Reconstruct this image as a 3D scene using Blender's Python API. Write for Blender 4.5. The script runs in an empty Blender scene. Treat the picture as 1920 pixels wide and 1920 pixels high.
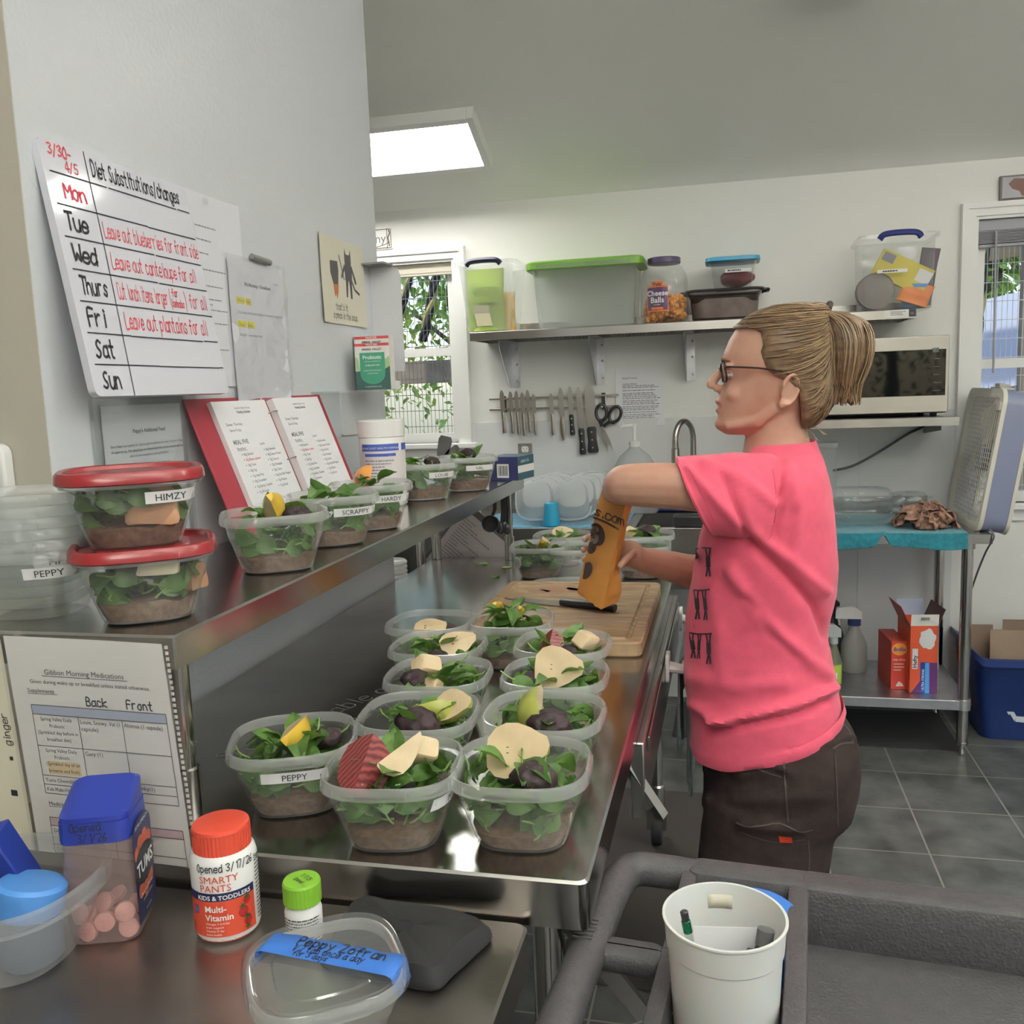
import bpy, bmesh, math, random
from mathutils import Vector, Matrix, Euler
S = bpy.context.scene
COL = S.collection
PI = math.pi
# ------------------------------------------------------------------ camera
F = 1708.8
R0 = Vector((0.97294238, 0.22803628, -0.03718301)); R1 = Vector((-0.00520818, -0.1392454, -0.99024421)); R2 = Vector((-0.23098917, 0.96364421, -0.1342901))
CAM = Vector((0, 0, 1.45))
cd = bpy.data.cameras.new('camera'); co = bpy.data.objects.new('camera', cd); COL.objects.link(co)
cd.sensor_width = 36; cd.lens = F / 1920 * 36; cd.clip_start = .02; cd.clip_end = 200
m = Matrix.Identity(4)
for i in range(3):
    m[i][0] = R0[i]; m[i][1] = -R1[i]; m[i][2] = -R2[i]; m[i][3] = CAM[i]
co.matrix_world = m
S.camera = co
# ------------------------------------------------------------------ world, sun, exposure
S.view_settings.view_transform = 'Standard'; S.view_settings.look = 'None'; S.view_settings.gamma = 1
S.view_settings.use_curve_mapping = False
S.view_settings.exposure = 0.8
S.cycles.transparent_max_bounces = 28
S.cycles.max_bounces = 8
S.cycles.sample_clamp_indirect = 6
W = bpy.data.worlds.new('sky'); S.world = W; W.use_nodes = True
nt = W.node_tree; bg = nt.nodes['Background']
sk = nt.nodes.new('ShaderNodeTexSky'); sk.sky_type = 'NISHITA'; sk.sun_disc = False; sk.sun_elevation = math.radians(48); sk.sun_rotation = math.radians(200)
nt.links.new(sk.outputs[0], bg.inputs[0]); bg.inputs[1].default_value = 0.17
sd = bpy.data.lights.new('sun', 'SUN'); sd.energy = 1.5; sd.angle = math.radians(2); sd.color = (1, .94, .82)
so = bpy.data.objects.new('sun', sd); COL.objects.link(so); so.rotation_euler = (math.radians(38), 0, math.radians(-35))
UP_FILL = 60.0  # upward glow of the added hanging lights
PANEL_LIGHT = 14      # ceiling fixtures' own glow

# ------------------------------------------------------------------ helpers
def ray(u, v): return R0 * ((u - 960) / F) + R1 * ((v - 960) / F) + R2
def onz(u, v, z):
    d = ray(u, v); return CAM + d * ((z - CAM.z) / d.z)
def ony(u, v, y):
    d = ray(u, v); return CAM + d * (y / d.y)
def onx(u, v, x):
    d = ray(u, v); return CAM + d * (x / d.x)
def V(*a): return Vector(a)
def srgb(r, g, b):
    f = lambda c: (c / 255 / 12.92) if c <= 10 else ((c / 255 + .055) / 1.055) ** 2.4
    return (f(r), f(g), f(b), 1)

class MB:
    """collects geometry; build() links it as one mesh object"""
    def __init__(s): s.v = []; s.f = []; s.m = []; s.mi = 0
    def add(s, vs, fs, mi=None):
        b = len(s.v); s.v += [Vector(v) for v in vs]
        for f in fs: s.f.append([b + i for i in f]); s.m.append(s.mi if mi is None else mi)
        return s
    def box(s, c, d, rot=None, mi=None):
        c = Vector(c); h = Vector(d) / 2
        vs = [V(x * h.x, y * h.y, z * h.z) for x in (-1, 1) for y in (-1, 1) for z in (-1, 1)]
        if rot is not None:
            if not isinstance(rot, Matrix): rot = Euler(rot).to_matrix()
            vs = [rot @ v for v in vs]
        return s.add([v + c for v in vs], [(0, 1, 3, 2), (4, 6, 7, 5), (0, 4, 5, 1), (2, 3, 7, 6), (0, 2, 6, 4), (1, 5, 7, 3)], mi)
    def span(s, a, b, mi=None):
        a = Vector(a); b = Vector(b)
        return s.box((a + b) / 2, [abs(x) for x in (b - a)], None, mi)
    def loft(s, rings, cap=(True, True), closed=True, mi=None, wrap=False):
        n = len(rings[0]); vs = [p for r in rings for p in r]; fs = []
        k = len(rings)
        for i in range(k if wrap else k - 1):
            a = i * n; b = ((i + 1) % k) * n
            for j in range(n if closed else n - 1):
                jj = (j + 1) % n; fs.append((a + j, a + jj, b + jj, b + j))
        if closed and not wrap:
            if cap[0]: fs.append(tuple(reversed(range(n))))
            if cap[1]: fs.append(tuple(range((k - 1) * n, k * n)))
        return s.add(vs, fs, mi)
    def tube(s, pts, r, n=10, cap=True, closed=False, mi=None):
        pts = [Vector(p) for p in pts]; k = len(pts); rr = r if isinstance(r, (list, tuple)) else [r] * k
        rings = []; up = None
        for i, p in enumerate(pts):
            if closed: t = pts[(i + 1) % k] - pts[i - 1]
            else: t = pts[min(i + 1, k - 1)] - pts[max(i - 1, 0)]
            t.normalize()
            if up is None:
                up = V(0, 0, 1) if abs(t.z) < .9 else V(1, 0, 0)
            x = up.cross(t).normalized(); y = t.cross(x).normalized(); up = y
            a = rr[i] if isinstance(rr[i], (list, tuple)) else (rr[i], rr[i])
            rings.append([p + x * (math.cos(q) * a[0]) + y * (math.sin(q) * a[1]) for q in [2 * PI * j / n for j in range(n)]])
        return s.loft(rings, (cap, cap), True, mi, closed)
    def lathe(s, prof, c=(0, 0, 0), n=32, cap=(True, True), axis=None, mi=None, a0=0, a1=2 * PI):
        c = Vector(c); full = abs(a1 - a0 - 2 * PI) < 1e-6
        k = n if full else n + 1
        rings = [[V(r * math.cos(a0 + (a1 - a0) * j / n), r * math.sin(a0 + (a1 - a0) * j / n), z) for j in range(k)] for r, z in prof]
        if axis is not None: rings = [[axis @ p for p in r] for r in rings]
        return s.loft([[p + c for p in r] for r in rings], cap if full else (False, False), full, mi)
    def prism(s, poly, o, ux, uy, d, mi=None):
        """flat outline (u,v) on plane o,ux,uy pushed by vector d"""
        o = Vector(o); ux = Vector(ux); uy = Vector(uy); d = Vector(d)
        a = [o + ux * p[0] + uy * p[1] for p in poly]; b = [p + d for p in a]
        if ux.cross(uy).dot(d) < 0: a, b = b, a
        return s.loft([a, b], (True, True), True, mi)
    def grid(s, fn, nu, nv, mi=None):
        vs = [fn(i / nu, j / nv) for i in range(nu + 1) for j in range(nv + 1)]
        fs = [(i * (nv + 1) + j, (i + 1) * (nv + 1) + j, (i + 1) * (nv + 1) + j + 1, i * (nv + 1) + j + 1) for i in range(nu) for j in range(nv)]
        return s.add(vs, fs, mi)
    def ball(s, c, r, n=14, k=9, rot=None, mi=None):
        c = Vector(c); r = (r, r, r) if not isinstance(r, (tuple, list, Vector)) else r
        rings = []
        for i in range(1, k):
            a = PI * i / k
            ring = [V(math.sin(a) * math.cos(2 * PI * j / n) * r[0], math.sin(a) * math.sin(2 * PI * j / n) * r[1], -math.cos(a) * r[2]) for j in range(n)]
            rings.append(ring)
        bot = V(0, 0, -r[2]); top = V(0, 0, r[2])
        vs = [bot] + [p for q in rings for p in q] + [top]
        if rot is not None:
            if not isinstance(rot, Matrix): rot = Euler(rot).to_matrix()
            vs = [rot @ p for p in vs]
        fs = []
        for j in range(n): fs.append((0, 1 + (j + 1) % n, 1 + j))
        for i in range(k - 2):
            a = 1 + i * n; b = a + n
            for j in range(n): fs.append((a + j, a + (j + 1) % n, b + (j + 1) % n, b + j))
        a = 1 + (k - 2) * n
        for j in range(n): fs.append((a + j, a + (j + 1) % n, len(vs) - 1))
        return s.add([p + c for p in vs], fs, mi)
    def build(s, name, mats, parent=None, world=True, smooth=35, solid=0, bevel=0, subsurf=0):
        me = bpy.data.meshes.new(name)
        off = parent.location if (parent is not None and world) else Vector()
        q = parent
        if parent is not None and world and parent.parent is not None: off = off + parent.parent.location
        me.from_pydata([v - off for v in s.v], [], s.f)
        for mt in (mats if isinstance(mats, (list, tuple)) else [mats]): me.materials.append(mt)
        if len(me.materials) > 1: me.polygons.foreach_set('material_index', s.m)
        me.validate()
        if smooth:
            me.polygons.foreach_set('use_smooth', [True] * len(me.polygons))
            me.set_sharp_from_angle(angle=math.radians(smooth))
        me.update()
        o = bpy.data.objects.new(name, me); COL.objects.link(o)
        if parent is not None: o.parent = parent
        if bevel:
            b = o.modifiers.new('bevel', 'BEVEL'); b.width = bevel; b.segments = 2; b.limit_method = 'ANGLE'; b.angle_limit = math.radians(40)
        if solid:
            b = o.modifiers.new('thick', 'SOLIDIFY'); b.thickness = solid; b.offset = 0
        if subsurf:
            b = o.modifiers.new('sub', 'SUBSURF'); b.levels = subsurf; b.render_levels = subsurf
        return o

def tag(o, label, cat, group=None, kind=None):
    if label: o['label'] = label
    if cat: o['category'] = cat
    if group: o['group'] = group
    if kind: o['kind'] = kind
    return o
def thing(name, label, cat, loc=(0, 0, 0), rz=0, group=None):
    o = bpy.data.objects.new(name, None); COL.objects.link(o); o.empty_display_size = .05
    o.location = loc; o.rotation_euler = (0, 0, rz)
    return tag(o, label, cat, group)
def struct(o): o['kind'] = 'structure'; return o
def dup(root, loc, rz=None, label=None, group=None):
    r = root.copy(); COL.objects.link(r); r.location = loc
    if rz is not None: r.rotation_euler = (0, 0, rz)
    if label: r['label'] = label
    if group: r['group'] = group
    for ch in list(root.children):
        c = ch.copy(); COL.objects.link(c); c.parent = r
        for g in ch.children:
            d = g.copy(); COL.objects.link(d); d.parent = c
    return r
def bez(pts, n=8):
    """smooth curve through points"""
    pts = [Vector(p) for p in pts]; out = []
    for i in range(len(pts) - 1):
        p0 = pts[max(i - 1, 0)]; p1 = pts[i]; p2 = pts[i + 1]; p3 = pts[min(i + 2, len(pts) - 1)]
        for k in range(n):
            t = k / n
            out.append(.5 * ((2 * p1) + (p2 - p0) * t + (2 * p0 - 5 * p1 + 4 * p2 - p3) * t * t + (3 * p1 - p0 - 3 * p2 + p3) * t ** 3))
    return out + [pts[-1]]
def rrect(w, h, r, k=5, cx=0, cy=0):
    """rounded rectangle outline"""
    o = []
    for sx, sy, a in ((1, 1, 0), (-1, 1, PI / 2), (-1, -1, PI), (1, -1, 1.5 * PI)):
        for i in range(k + 1):
            q = a + PI / 2 * i / k
            o.append((cx + sx * (w / 2 - r) + r * math.cos(q), cy + sy * (h / 2 - r) + r * math.sin(q)))
    return o
def sq(a, b, z, n=40, e=4.0):
    """superellipse ring"""
    o = []
    for j in range(n):
        q = 2 * PI * j / n; c, s_ = math.cos(q), math.sin(q)
        o.append(V(a * math.copysign(abs(c) ** (2 / e), c), b * math.copysign(abs(s_) ** (2 / e), s_), z))
    return o

# ------------------------------------------------------------------ materials
MATS = {}
def mat(name, col, rough=.5, metal=0, spec=.5, emit=0, noise=0, nscale=20, bump=0, bscale=60, sss=0, coat=0, stretch=None, trans=0, ncol=None, sheen=0):
    if name in MATS: return MATS[name]
    M = bpy.data.materials.new(name); M.use_nodes = True; N = M.node_tree.nodes; L = M.node_tree.links
    P = N['Principled BSDF']
    c = col if len(col) == 4 else (*col, 1)
    P.inputs['Base Color'].default_value = c; P.inputs['Roughness'].default_value = rough; P.inputs['Metallic'].default_value = metal
    P.inputs['Specular IOR Level'].default_value = spec
    if coat: P.inputs['Coat Weight'].default_value = coat; P.inputs['Coat Roughness'].default_value = .08
    if sss: P.inputs['Subsurface Weight'].default_value = sss; P.inputs['Subsurface Radius'].default_value = (.012, .005, .003); P.inputs['Subsurface Scale'].default_value = 1
    if trans: P.inputs['Transmission Weight'].default_value = trans
    if sheen: P.inputs['Sheen Weight'].default_value = sheen
    if emit: P.inputs['Emission Color'].default_value = c; P.inputs['Emission Strength'].default_value = emit
    if noise or bump:
        tc = N.new('ShaderNodeTexCoord'); mp = N.new('ShaderNodeMapping'); L.new(tc.outputs['Object'], mp.inputs[0])
        if stretch: mp.inputs['Scale'].default_value = stretch
    if noise:
        t = N.new('ShaderNodeTexNoise'); t.inputs['Scale'].default_value = nscale; t.inputs['Detail'].default_value = 5; L.new(mp.outputs[0], t.inputs[0])
        cr = N.new('ShaderNodeValToRGB'); L.new(t.outputs[0], cr.inputs[0])
        cr.color_ramp.elements[0].position = .32; cr.color_ramp.elements[1].position = .68
        d = ncol if ncol else tuple(x * (1 - noise) for x in c[:3])
        cr.color_ramp.elements[0].color = (*d[:3], 1); cr.color_ramp.elements[1].color = (*[min(1, x * (1 + noise * .6)) for x in c[:3]], 1)
        L.new(cr.outputs[0], P.inputs['Base Color'])
    if bump:
        t2 = N.new('ShaderNodeTexNoise'); t2.inputs['Scale'].default_value = bscale; t2.inputs['Detail'].default_value = 4; L.new(mp.outputs[0], t2.inputs[0])
        b = N.new('ShaderNodeBump'); b.inputs['Strength'].default_value = bump; b.inputs['Distance'].default_value = .004; L.new(t2.outputs[0], b.inputs['Height']); L.new(b.outputs[0], P.inputs['Normal'])
    MATS[name] = M
    return M
def clear(name, tint=(.95, .96, .95), milk=.12, rough=.12, gloss=1.0, mcol=(.8, .82, .82)):
    """thin see-through plastic or glass: straight transparency, a little milky scatter, fresnel gloss"""
    if name in MATS: return MATS[name]
    M = bpy.data.materials.new(name); M.use_nodes = True; N = M.node_tree.nodes; L = M.node_tree.links
    N.remove(N['Principled BSDF']); out = N['Material Output']
    t = N.new('ShaderNodeBsdfTransparent'); t.inputs[0].default_value = (*tint, 1)
    d = N.new('ShaderNodeBsdfDiffuse'); d.inputs[0].default_value = (*mcol, 1)
    tr = N.new('ShaderNodeBsdfTranslucent'); tr.inputs[0].default_value = (*mcol, 1)
    mm = N.new('ShaderNodeMixShader'); mm.inputs[0].default_value = .45; L.new(d.outputs[0], mm.inputs[1]); L.new(tr.outputs[0], mm.inputs[2])
    m1 = N.new('ShaderNodeMixShader'); m1.inputs[0].default_value = milk; L.new(t.outputs[0], m1.inputs[1]); L.new(mm.outputs[0], m1.inputs[2])
    g = N.new('ShaderNodeBsdfGlossy'); g.inputs['Roughness'].default_value = rough; g.inputs[0].default_value = (.95, .95, .95, 1)
    fr = N.new('ShaderNodeFresnel'); fr.inputs[0].default_value = 1.45
    ge = N.new('ShaderNodeNewGeometry'); mr = N.new('ShaderNodeMapRange'); L.new(ge.outputs['Backfacing'], mr.inputs[0]); mr.inputs[3].default_value = 1.45; mr.inputs[4].default_value = 1 / 1.45; L.new(mr.outputs[0], fr.inputs[0])
    mu = N.new('ShaderNodeMath'); mu.operation = 'MULTIPLY'; mu.inputs[1].default_value = gloss; L.new(fr.outputs[0], mu.inputs[0])
    m2 = N.new('ShaderNodeMixShader'); L.new(mu.outputs[0], m2.inputs[0]); L.new(m1.outputs[0], m2.inputs[1]); L.new(g.outputs[0], m2.inputs[2])
    L.new(m2.outputs[0], out.inputs[0])
    MATS[name] = M
    return M
def leafmat(name, c1, c2):
    if name in MATS: return MATS[name]
    M = mat(name, c1, .42, spec=.5, noise=.25, nscale=40, ncol=c2)
    N = M.node_tree.nodes; L = M.node_tree.links
    P = N['Principled BSDF']; out = N['Material Output']
    tr = N.new('ShaderNodeBsdfTranslucent'); tr.inputs[0].default_value = (c1[0] * 1.8, c1[1] * 1.8, c1[2], 1)
    mx = N.new('ShaderNodeMixShader'); mx.inputs[0].default_value = .25; L.new(P.outputs[0], mx.inputs[1]); L.new(tr.outputs[0], mx.inputs[2]); L.new(mx.outputs[0], out.inputs[0])
    return M
steel = mat('brushed_steel', (.50, .485, .465), .25, 1, noise=.10, nscale=6, bump=.05, bscale=25, stretch=(1, 1, 1))
steel_top = mat('worn_steel_top', (.50, .485, .46), .19, 1, noise=.16, nscale=5, bump=.05, bscale=14)
chrome = mat('polished_tube', (.58, .56, .54), .16, 1)
galv = mat('galvanised_shelf', (.52, .53, .56), .38, 1, noise=.12, nscale=18)
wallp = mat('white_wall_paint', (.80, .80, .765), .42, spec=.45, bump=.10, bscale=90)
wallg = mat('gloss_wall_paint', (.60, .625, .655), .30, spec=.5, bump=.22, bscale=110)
cream = mat('white_wall_warm_shade', (.47, .44, .375), .5, bump=.08, bscale=90)  # white wall in warm shade; the shade is put into the paint colour
ceilp = mat('ceiling_paint', (.84, .84, .80), .7)
frp = mat('wall_panel_gloss', (.72, .73, .73), .22, spec=.5, bump=.06, bscale=40)
trimw = mat('white_trim_paint', (.84, .84, .82), .35)
white = mat('white_plastic', (.82, .82, .80), .35)
paper = mat('paper', (.80, .80, .82), .75)
paperw = mat('warm_paper', (.78, .76, .72), .75)
ink = mat('black_ink', (.02, .02, .025), .6)
greyink = mat('grey_print', (.22, .22, .24), .7)
redink = mat('red_marker', (.62, .05, .07), .5)
black = mat('black_plastic', (.018, .018, .02), .38)
rubber = mat('dark_rubber', (.03, .03, .032), .7)
tub = clear('clear_tub_plastic', (.95, .965, .96), .12, .14, .9)
tubm = clear('milky_tub_plastic', (.93, .94, .94), .34, .2, .8)
glassy = clear('clear_hard_plastic', (.95, .96, .96), .08, .06, 1.2)
sleeve = clear('clear_sleeve', (.96, .96, .97), .06, .12, 1.2)
# ------------------------------------------------------------------ lettering
GL = {}
def _glyphs():
    cv = bpy.data.curves.new('tmp', 'FONT'); ob = bpy.data.objects.new('tmp', cv); COL.objects.link(ob)
    cv.resolution_u = 2; cv.size = 1
    def run(body, off):
        cv.body = body; cv.offset = off
        dg = bpy.context.evaluated_depsgraph_get(); dg.update()
        me = ob.evaluated_get(dg).to_mesh()
        r = ([tuple(v.co[:2]) for v in me.vertices], [tuple(p.vertices) for p in me.polygons])
        ob.evaluated_get(dg).to_mesh_clear(); return r
    def wd(vs): return max(v[0] for v in vs) if vs else 0
    base = wd(run('HH', 0)[0])
    for i in range(33, 127):
        ch = chr(i); adv = wd(run('H' + ch + 'H', 0)[0]) - base
        for st, off in ((0, 0), (1, .022)):
            vs, fs = run(ch, off); GL[(ch, st)] = (vs, fs, adv)
    bpy.data.objects.remove(ob); bpy.data.curves.remove(cv)
_glyphs()
def textw(s, st=0): return sum(.28 if c == ' ' else GL[(c, st)][2] for c in s)
def text(mb, s, fm, size, u=0, v=0, st=0, align='l', mi=None, shear=0, wide=1):
    w = textw(s, st) * size * wide
    x = u - (w / 2 if align == 'c' else w if align == 'r' else 0)
    for c in s:
        if c == ' ': x += .28 * size * wide; continue
        vs, fs, adv = GL[(c, st)]
        mb.add([fm(x + p[0] * size * wide + shear * p[1] * size, v + p[1] * size) for p in vs], fs, mi)
        x += adv * size * wide
    return w
HW = {'a': '55 36 15 01 10 30 51|56 51 60', 'b': '19 10|15 36 55 51 30 10', 'c': '55 36 16 03 10 40 51', 'd': '55 36 15 02 10 30 52|59 50', 'e': '03 53 55 36 15 02 10 40 51', 'f': '58 39 27 20|05 45', 'g': '55 36 15 02 10 40 52|56 5z 3y 0z',
      'h': '09 00|04 26 45 50', 'i': '26 20|28 29', 'j': '36 3z 1y|38 39', 'k': '09 00|56 03 50', 'l': '29 20', 'm': '06 00|05 16 25 30|35 46 55 60', 'n': '06 00|04 26 45 50', 'o': '36 15 02 20 40 54 46 36', 'p': '06 0y|05 36 54 41 20 01', 'q': '55 36 15 02 20 51|56 5y',
      'r': '06 00|04 26 46', 's': '55 36 15 23 42 30 01', 't': '29 21 40|06 46', 'u': '06 02 10 30 52|56 50', 'v': '06 20 56', 'w': '06 10 35 50 66', 'x': '06 50|56 00', 'y': '06 22|56 1y 0y', 'z': '06 56 00 50',
      'A': '00 39 60|13 53', 'B': '00 09 39 57 35 05|35 53 40 00', 'C': '58 39 18 04 10 40 51', 'D': '00 09 39 57 53 30 00', 'E': '59 09 00 50|05 45', 'F': '59 09 00|05 45', 'H': '09 00|59 50|05 55', 'I': '29 20', 'K': '09 00|59 04 50', 'L': '09 00 50', 'M': '00 09 34 69 60', 'N': '00 09 50 59',
      'O': '39 17 03 20 40 56 49 39', 'P': '00 09 49 57 45 05', 'R': '00 09 49 57 45 05|25 50', 'S': '58 39 17 25 43 41 20 01', 'T': '09 69|39 30', 'V': '09 30 69', 'W': '09 10 35 50 69', 'Y': '09 35 69|35 30', 'Z': '09 59 00 50',
      '0': '39 17 02 20 40 57 39', '1': '27 39 30', '2': '08 29 58 55 00 50', '3': '08 39 57 25 53 30 01', '4': '49 03 63|49 40', '5': '59 19 15 45 53 30 01', '6': '49 15 02 20 42 34 04', '7': '09 59 20', '8': '39 17 53 30 12 57 39', '9': '57 39 16 35 57 50', '/': '49 0z', '-': '04 44', '(': '3a 16 12 3y', ')': '1a 36 32 1y',
      '.': '20 21', ',': '21 1z', "'": '29 27', '&': '60 17 29 47 12 20 53', ':': '21 22|25 26'}
YV = {'z': -1.5, 'y': -3, 'x': -4, 'a': 10}
def hand(mb, s, fm, size, u=0, v=0, w=.09, jit=.25, slant=.0, mi=None, seed=1, adv=7.2):
    """handwriting: marker strokes as ribbons; size = height of a capital"""
    rnd = random.Random(seed * 7 + len(s)); k = size / 9; x = u
    for c in s:
        if c == ' ': x += 4.5 * k; continue
        for stroke in HW.get(c, '').split('|'):
            pts = []
            for t in stroke.split():
                yy = YV.get(t[1], None); yy = float(t[1]) if yy is None else yy
                pts.append(V(int(t[0]) + rnd.uniform(-jit, jit), yy + rnd.uniform(-jit, jit), 0))
            if not pts: continue
            if len(pts) > 2: pts = bez(pts, 3)
            h = w * 9 / 2; L = []; Rr = []
            for i, p in enumerate(pts):
                t = (pts[min(i + 1, len(pts) - 1)] - pts[max(i - 1, 0)]); t = t.normalized() if t.length > 1e-6 else V(1, 0, 0)
                e = t * (h if i == len(pts) - 1 else -h if i == 0 else 0)
                nn = V(-t.y, t.x, 0) * h
                L.append(p + e + nn); Rr.append(p + e - nn)
            q = L + Rr; n = len(L)
            mb.add([fm(x + (p.x + slant * p.y) * k, v + p.y * k) for p in q], [(n + i, n + i + 1, i + 1, i) for i in range(n - 1)], mi)
        x += (4.2 if c in "lI1'.,:i" else adv) * k
    return x - u
def plane_map(o, ux, uy, off=.0006):
    o = Vector(o); ux = Vector(ux).normalized(); uy = Vector(uy).normalized(); n = ux.cross(uy).normalized() * off
    return lambda a, b: o + ux * a + uy * b + n
def cyl_map(c, r, a0=0, z0=0, off=.0006):
    """u = arc length along a round body seen from outside, v = height; a0 the facing angle"""
    c = Vector(c)
    return lambda a, b: c + V((r + off) * math.cos(a0 + a / r), (r + off) * math.sin(a0 + a / r), z0 + b)
def rect(mb, fm, u0, v0, u1, v1, mi=None, nu=1):
    for i in range(nu):
        a = u0 + (u1 - u0) * i / nu; b = u0 + (u1 - u0) * (i + 1) / nu
        mb.add([fm(a, v0), fm(b, v0), fm(b, v1), fm(a, v1)], [(0, 1, 2, 3)], mi)
def poly(mb, fm, pts, mi=None):
    mb.add([fm(*p) for p in pts], [tuple(range(len(pts)))], mi)
def line(mb, fm, pts, w, mi=None):
    for a, b in zip(pts[:-1], pts[1:]):
        d = V(b[0] - a[0], b[1] - a[1], 0)
        if d.length < 1e-9: continue
        d.normalize(); n = V(-d.y, d.x, 0) * w / 2
        mb.add([fm(a[0] + n.x, a[1] + n.y), fm(a[0] - n.x, a[1] - n.y), fm(b[0] - n.x, b[1] - n.y), fm(b[0] + n.x, b[1] + n.y)], [(0, 1, 2, 3)], mi)
def greek(mb, fm, u, v, w, n, lh, th, rnd, mi=None, ragged=.35):
    """unreadably small print: rows of word-length bars"""
    for i in range(n):
        x = u; end = u + w * (1 - rnd.random() * ragged)
        while x < end:
            l = rnd.uniform(.02, .09) * w * 1.4; rect(mb, fm, x, v - i * lh, min(x + l, end), v - i * lh + th, mi); x += l + .018 * w

# ------------------------------------------------------------------ setting
XW, YB, ZC, SL = -.97, 4.15, 2.32, .462     # left partition face, back wall, eaves height, ceiling pitch
def zc(y): return ZC + SL * (YB - y)
def wall_with_hole(name, x0, x1, z0, z1, y, t, holes, m):
    mb = MB(); xs = x0
    for hx0, hx1, hz0, hz1 in holes:
        mb.span((xs, y, z0), (hx0, y + t, z1)); mb.span((hx0, y, z0), (hx1, y + t, hz0)); mb.span((hx0, y, hz1), (hx1, y + t, z1)); xs = hx1
    mb.span((xs, y, z0), (x1, y + t, z1))
    return struct(mb.build(name, m, smooth=0))
XL, XR, YF = -3.3, 3.2, -3.6
WL = (-2.10, -1.235, 1.205, 2.04)     # window openings (x0,x1,z0,z1)
WR = (.99, 1.95, .90, 2.055)
wall_with_hole('wall_back', XL - .1, XR + .1, 0, ZC + .06, YB, .14, [WL, WR], wallp)
# floor: dark slate-look tiles with raised pale grout lines
fm_ = mat('slate_floor_tile', (.105, .11, .105), .34, spec=.5, noise=.38, nscale=9, bump=.22, bscale=16, ncol=(.050, .053, .050))
def floor_nodes():
    N = fm_.node_tree.nodes; L = fm_.node_tree.links; P = N['Principled BSDF']
    tc = N.new('ShaderNodeTexCoord'); sx = N.new('ShaderNodeSeparateXYZ'); L.new(tc.outputs['Object'], sx.inputs[0])
    def edge(sock, off, T=.3035):
        a = N.new('ShaderNodeMath'); a.operation = 'ADD'; a.inputs[1].default_value = off; L.new(sock, a.inputs[0])
        d = N.new('ShaderNodeMath'); d.operation = 'PINGPONG'; d.inputs[1].default_value = T / 2; L.new(a.outputs[0], d.inputs[0])
        l = N.new('ShaderNodeMath'); l.operation = 'LESS_THAN'; l.inputs[1].default_value = .0028; L.new(d.outputs[0], l.inputs[0]); return l.outputs[0]
    ex = edge(sx.outputs[0], -.591 + 12 * .3035); ey = edge(sx.outputs[1], -3.118 + 30 * .3035)
    mx = N.new('ShaderNodeMath'); mx.operation = 'MAXIMUM'; L.new(ex, mx.inputs[0]); L.new(ey, mx.inputs[1])
    src = P.inputs['Base Color'].links[0].from_socket
    mc = N.new('ShaderNodeMix'); mc.data_type = 'RGBA'; L.new(mx.outputs[0], mc.inputs[0]); L.new(src, mc.inputs[6]); mc.inputs[7].default_value = (.27, .26, .23, 1)
    L.new(mc.outputs[2], P.inputs['Base Color'])
floor_nodes()
struct(MB().span((XL, YF, -.05), (XR, YB, 0)).build('floor', fm_, smooth=0))
# ceiling: two slopes meeting over the room, a soft cove where it meets the back wall
def ceil():
    mb = MB(); yr = .25; zr = zc(yr); zf = zr - SL * (yr - YF)
    pts = [(YB + .02, ZC - .055), (YB - .012, ZC - .02), (YB - .04, ZC + .008)] + [(YB - .09, zc(YB - .09))] + [(yr, zr), (YF, zf)]
    a = [V(XL, y, z) for y, z in pts]; b = [V(XR, y, z) for y, z in pts]
    mb.loft([b, a], (False, False), False)
    return struct(mb.build('ceiling', ceilp, smooth=50))
ceil()
zr_ = zc(.25); zf_ = zr_ - SL * (.25 - YF)
def gable(name, x, t, holes=()):
    mb = MB()
    prof = [(YF, 0), (YF, zf_), (.25, zr_), (YB, ZC), (YB, 0)]
    if not holes:
        mb.loft([[V(x, y, z) for y, z in prof], [V(x + t, y, z) for y, z in prof]])
    else:
        h0, h1, z0, z1 = holes
        mb.loft([[V(x, y, z) for y, z in p] for p in [[(YF, 0), (YF, zf_), (h0, zc(.25) - SL * (.25 - h0)), (h0, 0)]]] + [[V(x + t, y, z) for y, z in [(YF, 0), (YF, zf_), (h0, zc(.25) - SL * (.25 - h0)), (h0, 0)]]])
        mb.loft([[V(x + k, y, z) for y, z in [(h1, 0), (h1, zc(h1)), (YB, ZC), (YB, 0)]] for k in (0, t)])
        mb.loft([[V(x + k, y, z) for y, z in [(h0, 0), (h0, z0), (h1, z0), (h1, 0)]] for k in (0, t)])
        mb.loft([[V(x + k, y, z) for y, z in [(h0, z1), (h0, zc(.25) - SL * (.25 - h0)), (.25, zr_), (h1, zc(h1)), (h1, z1)]] for k in (0, t)])
    return struct(mb.build(name, wallp, smooth=0))
gable('wall_left', XL - .1, .1)
gable('wall_right', XR, .1, (-1.8, 1.2, .9, 2.1))
wf = MB()
for a, b, z0, z1 in ((XL, .8, 0, zf_), (.8, 3.0, 2.15, zf_), (3.0, XR, 0, zf_)): wf.span((a, YF - .1, z0), (b, YF, z1))
struct(wf.build('wall_front', wallp, smooth=0))
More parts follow.
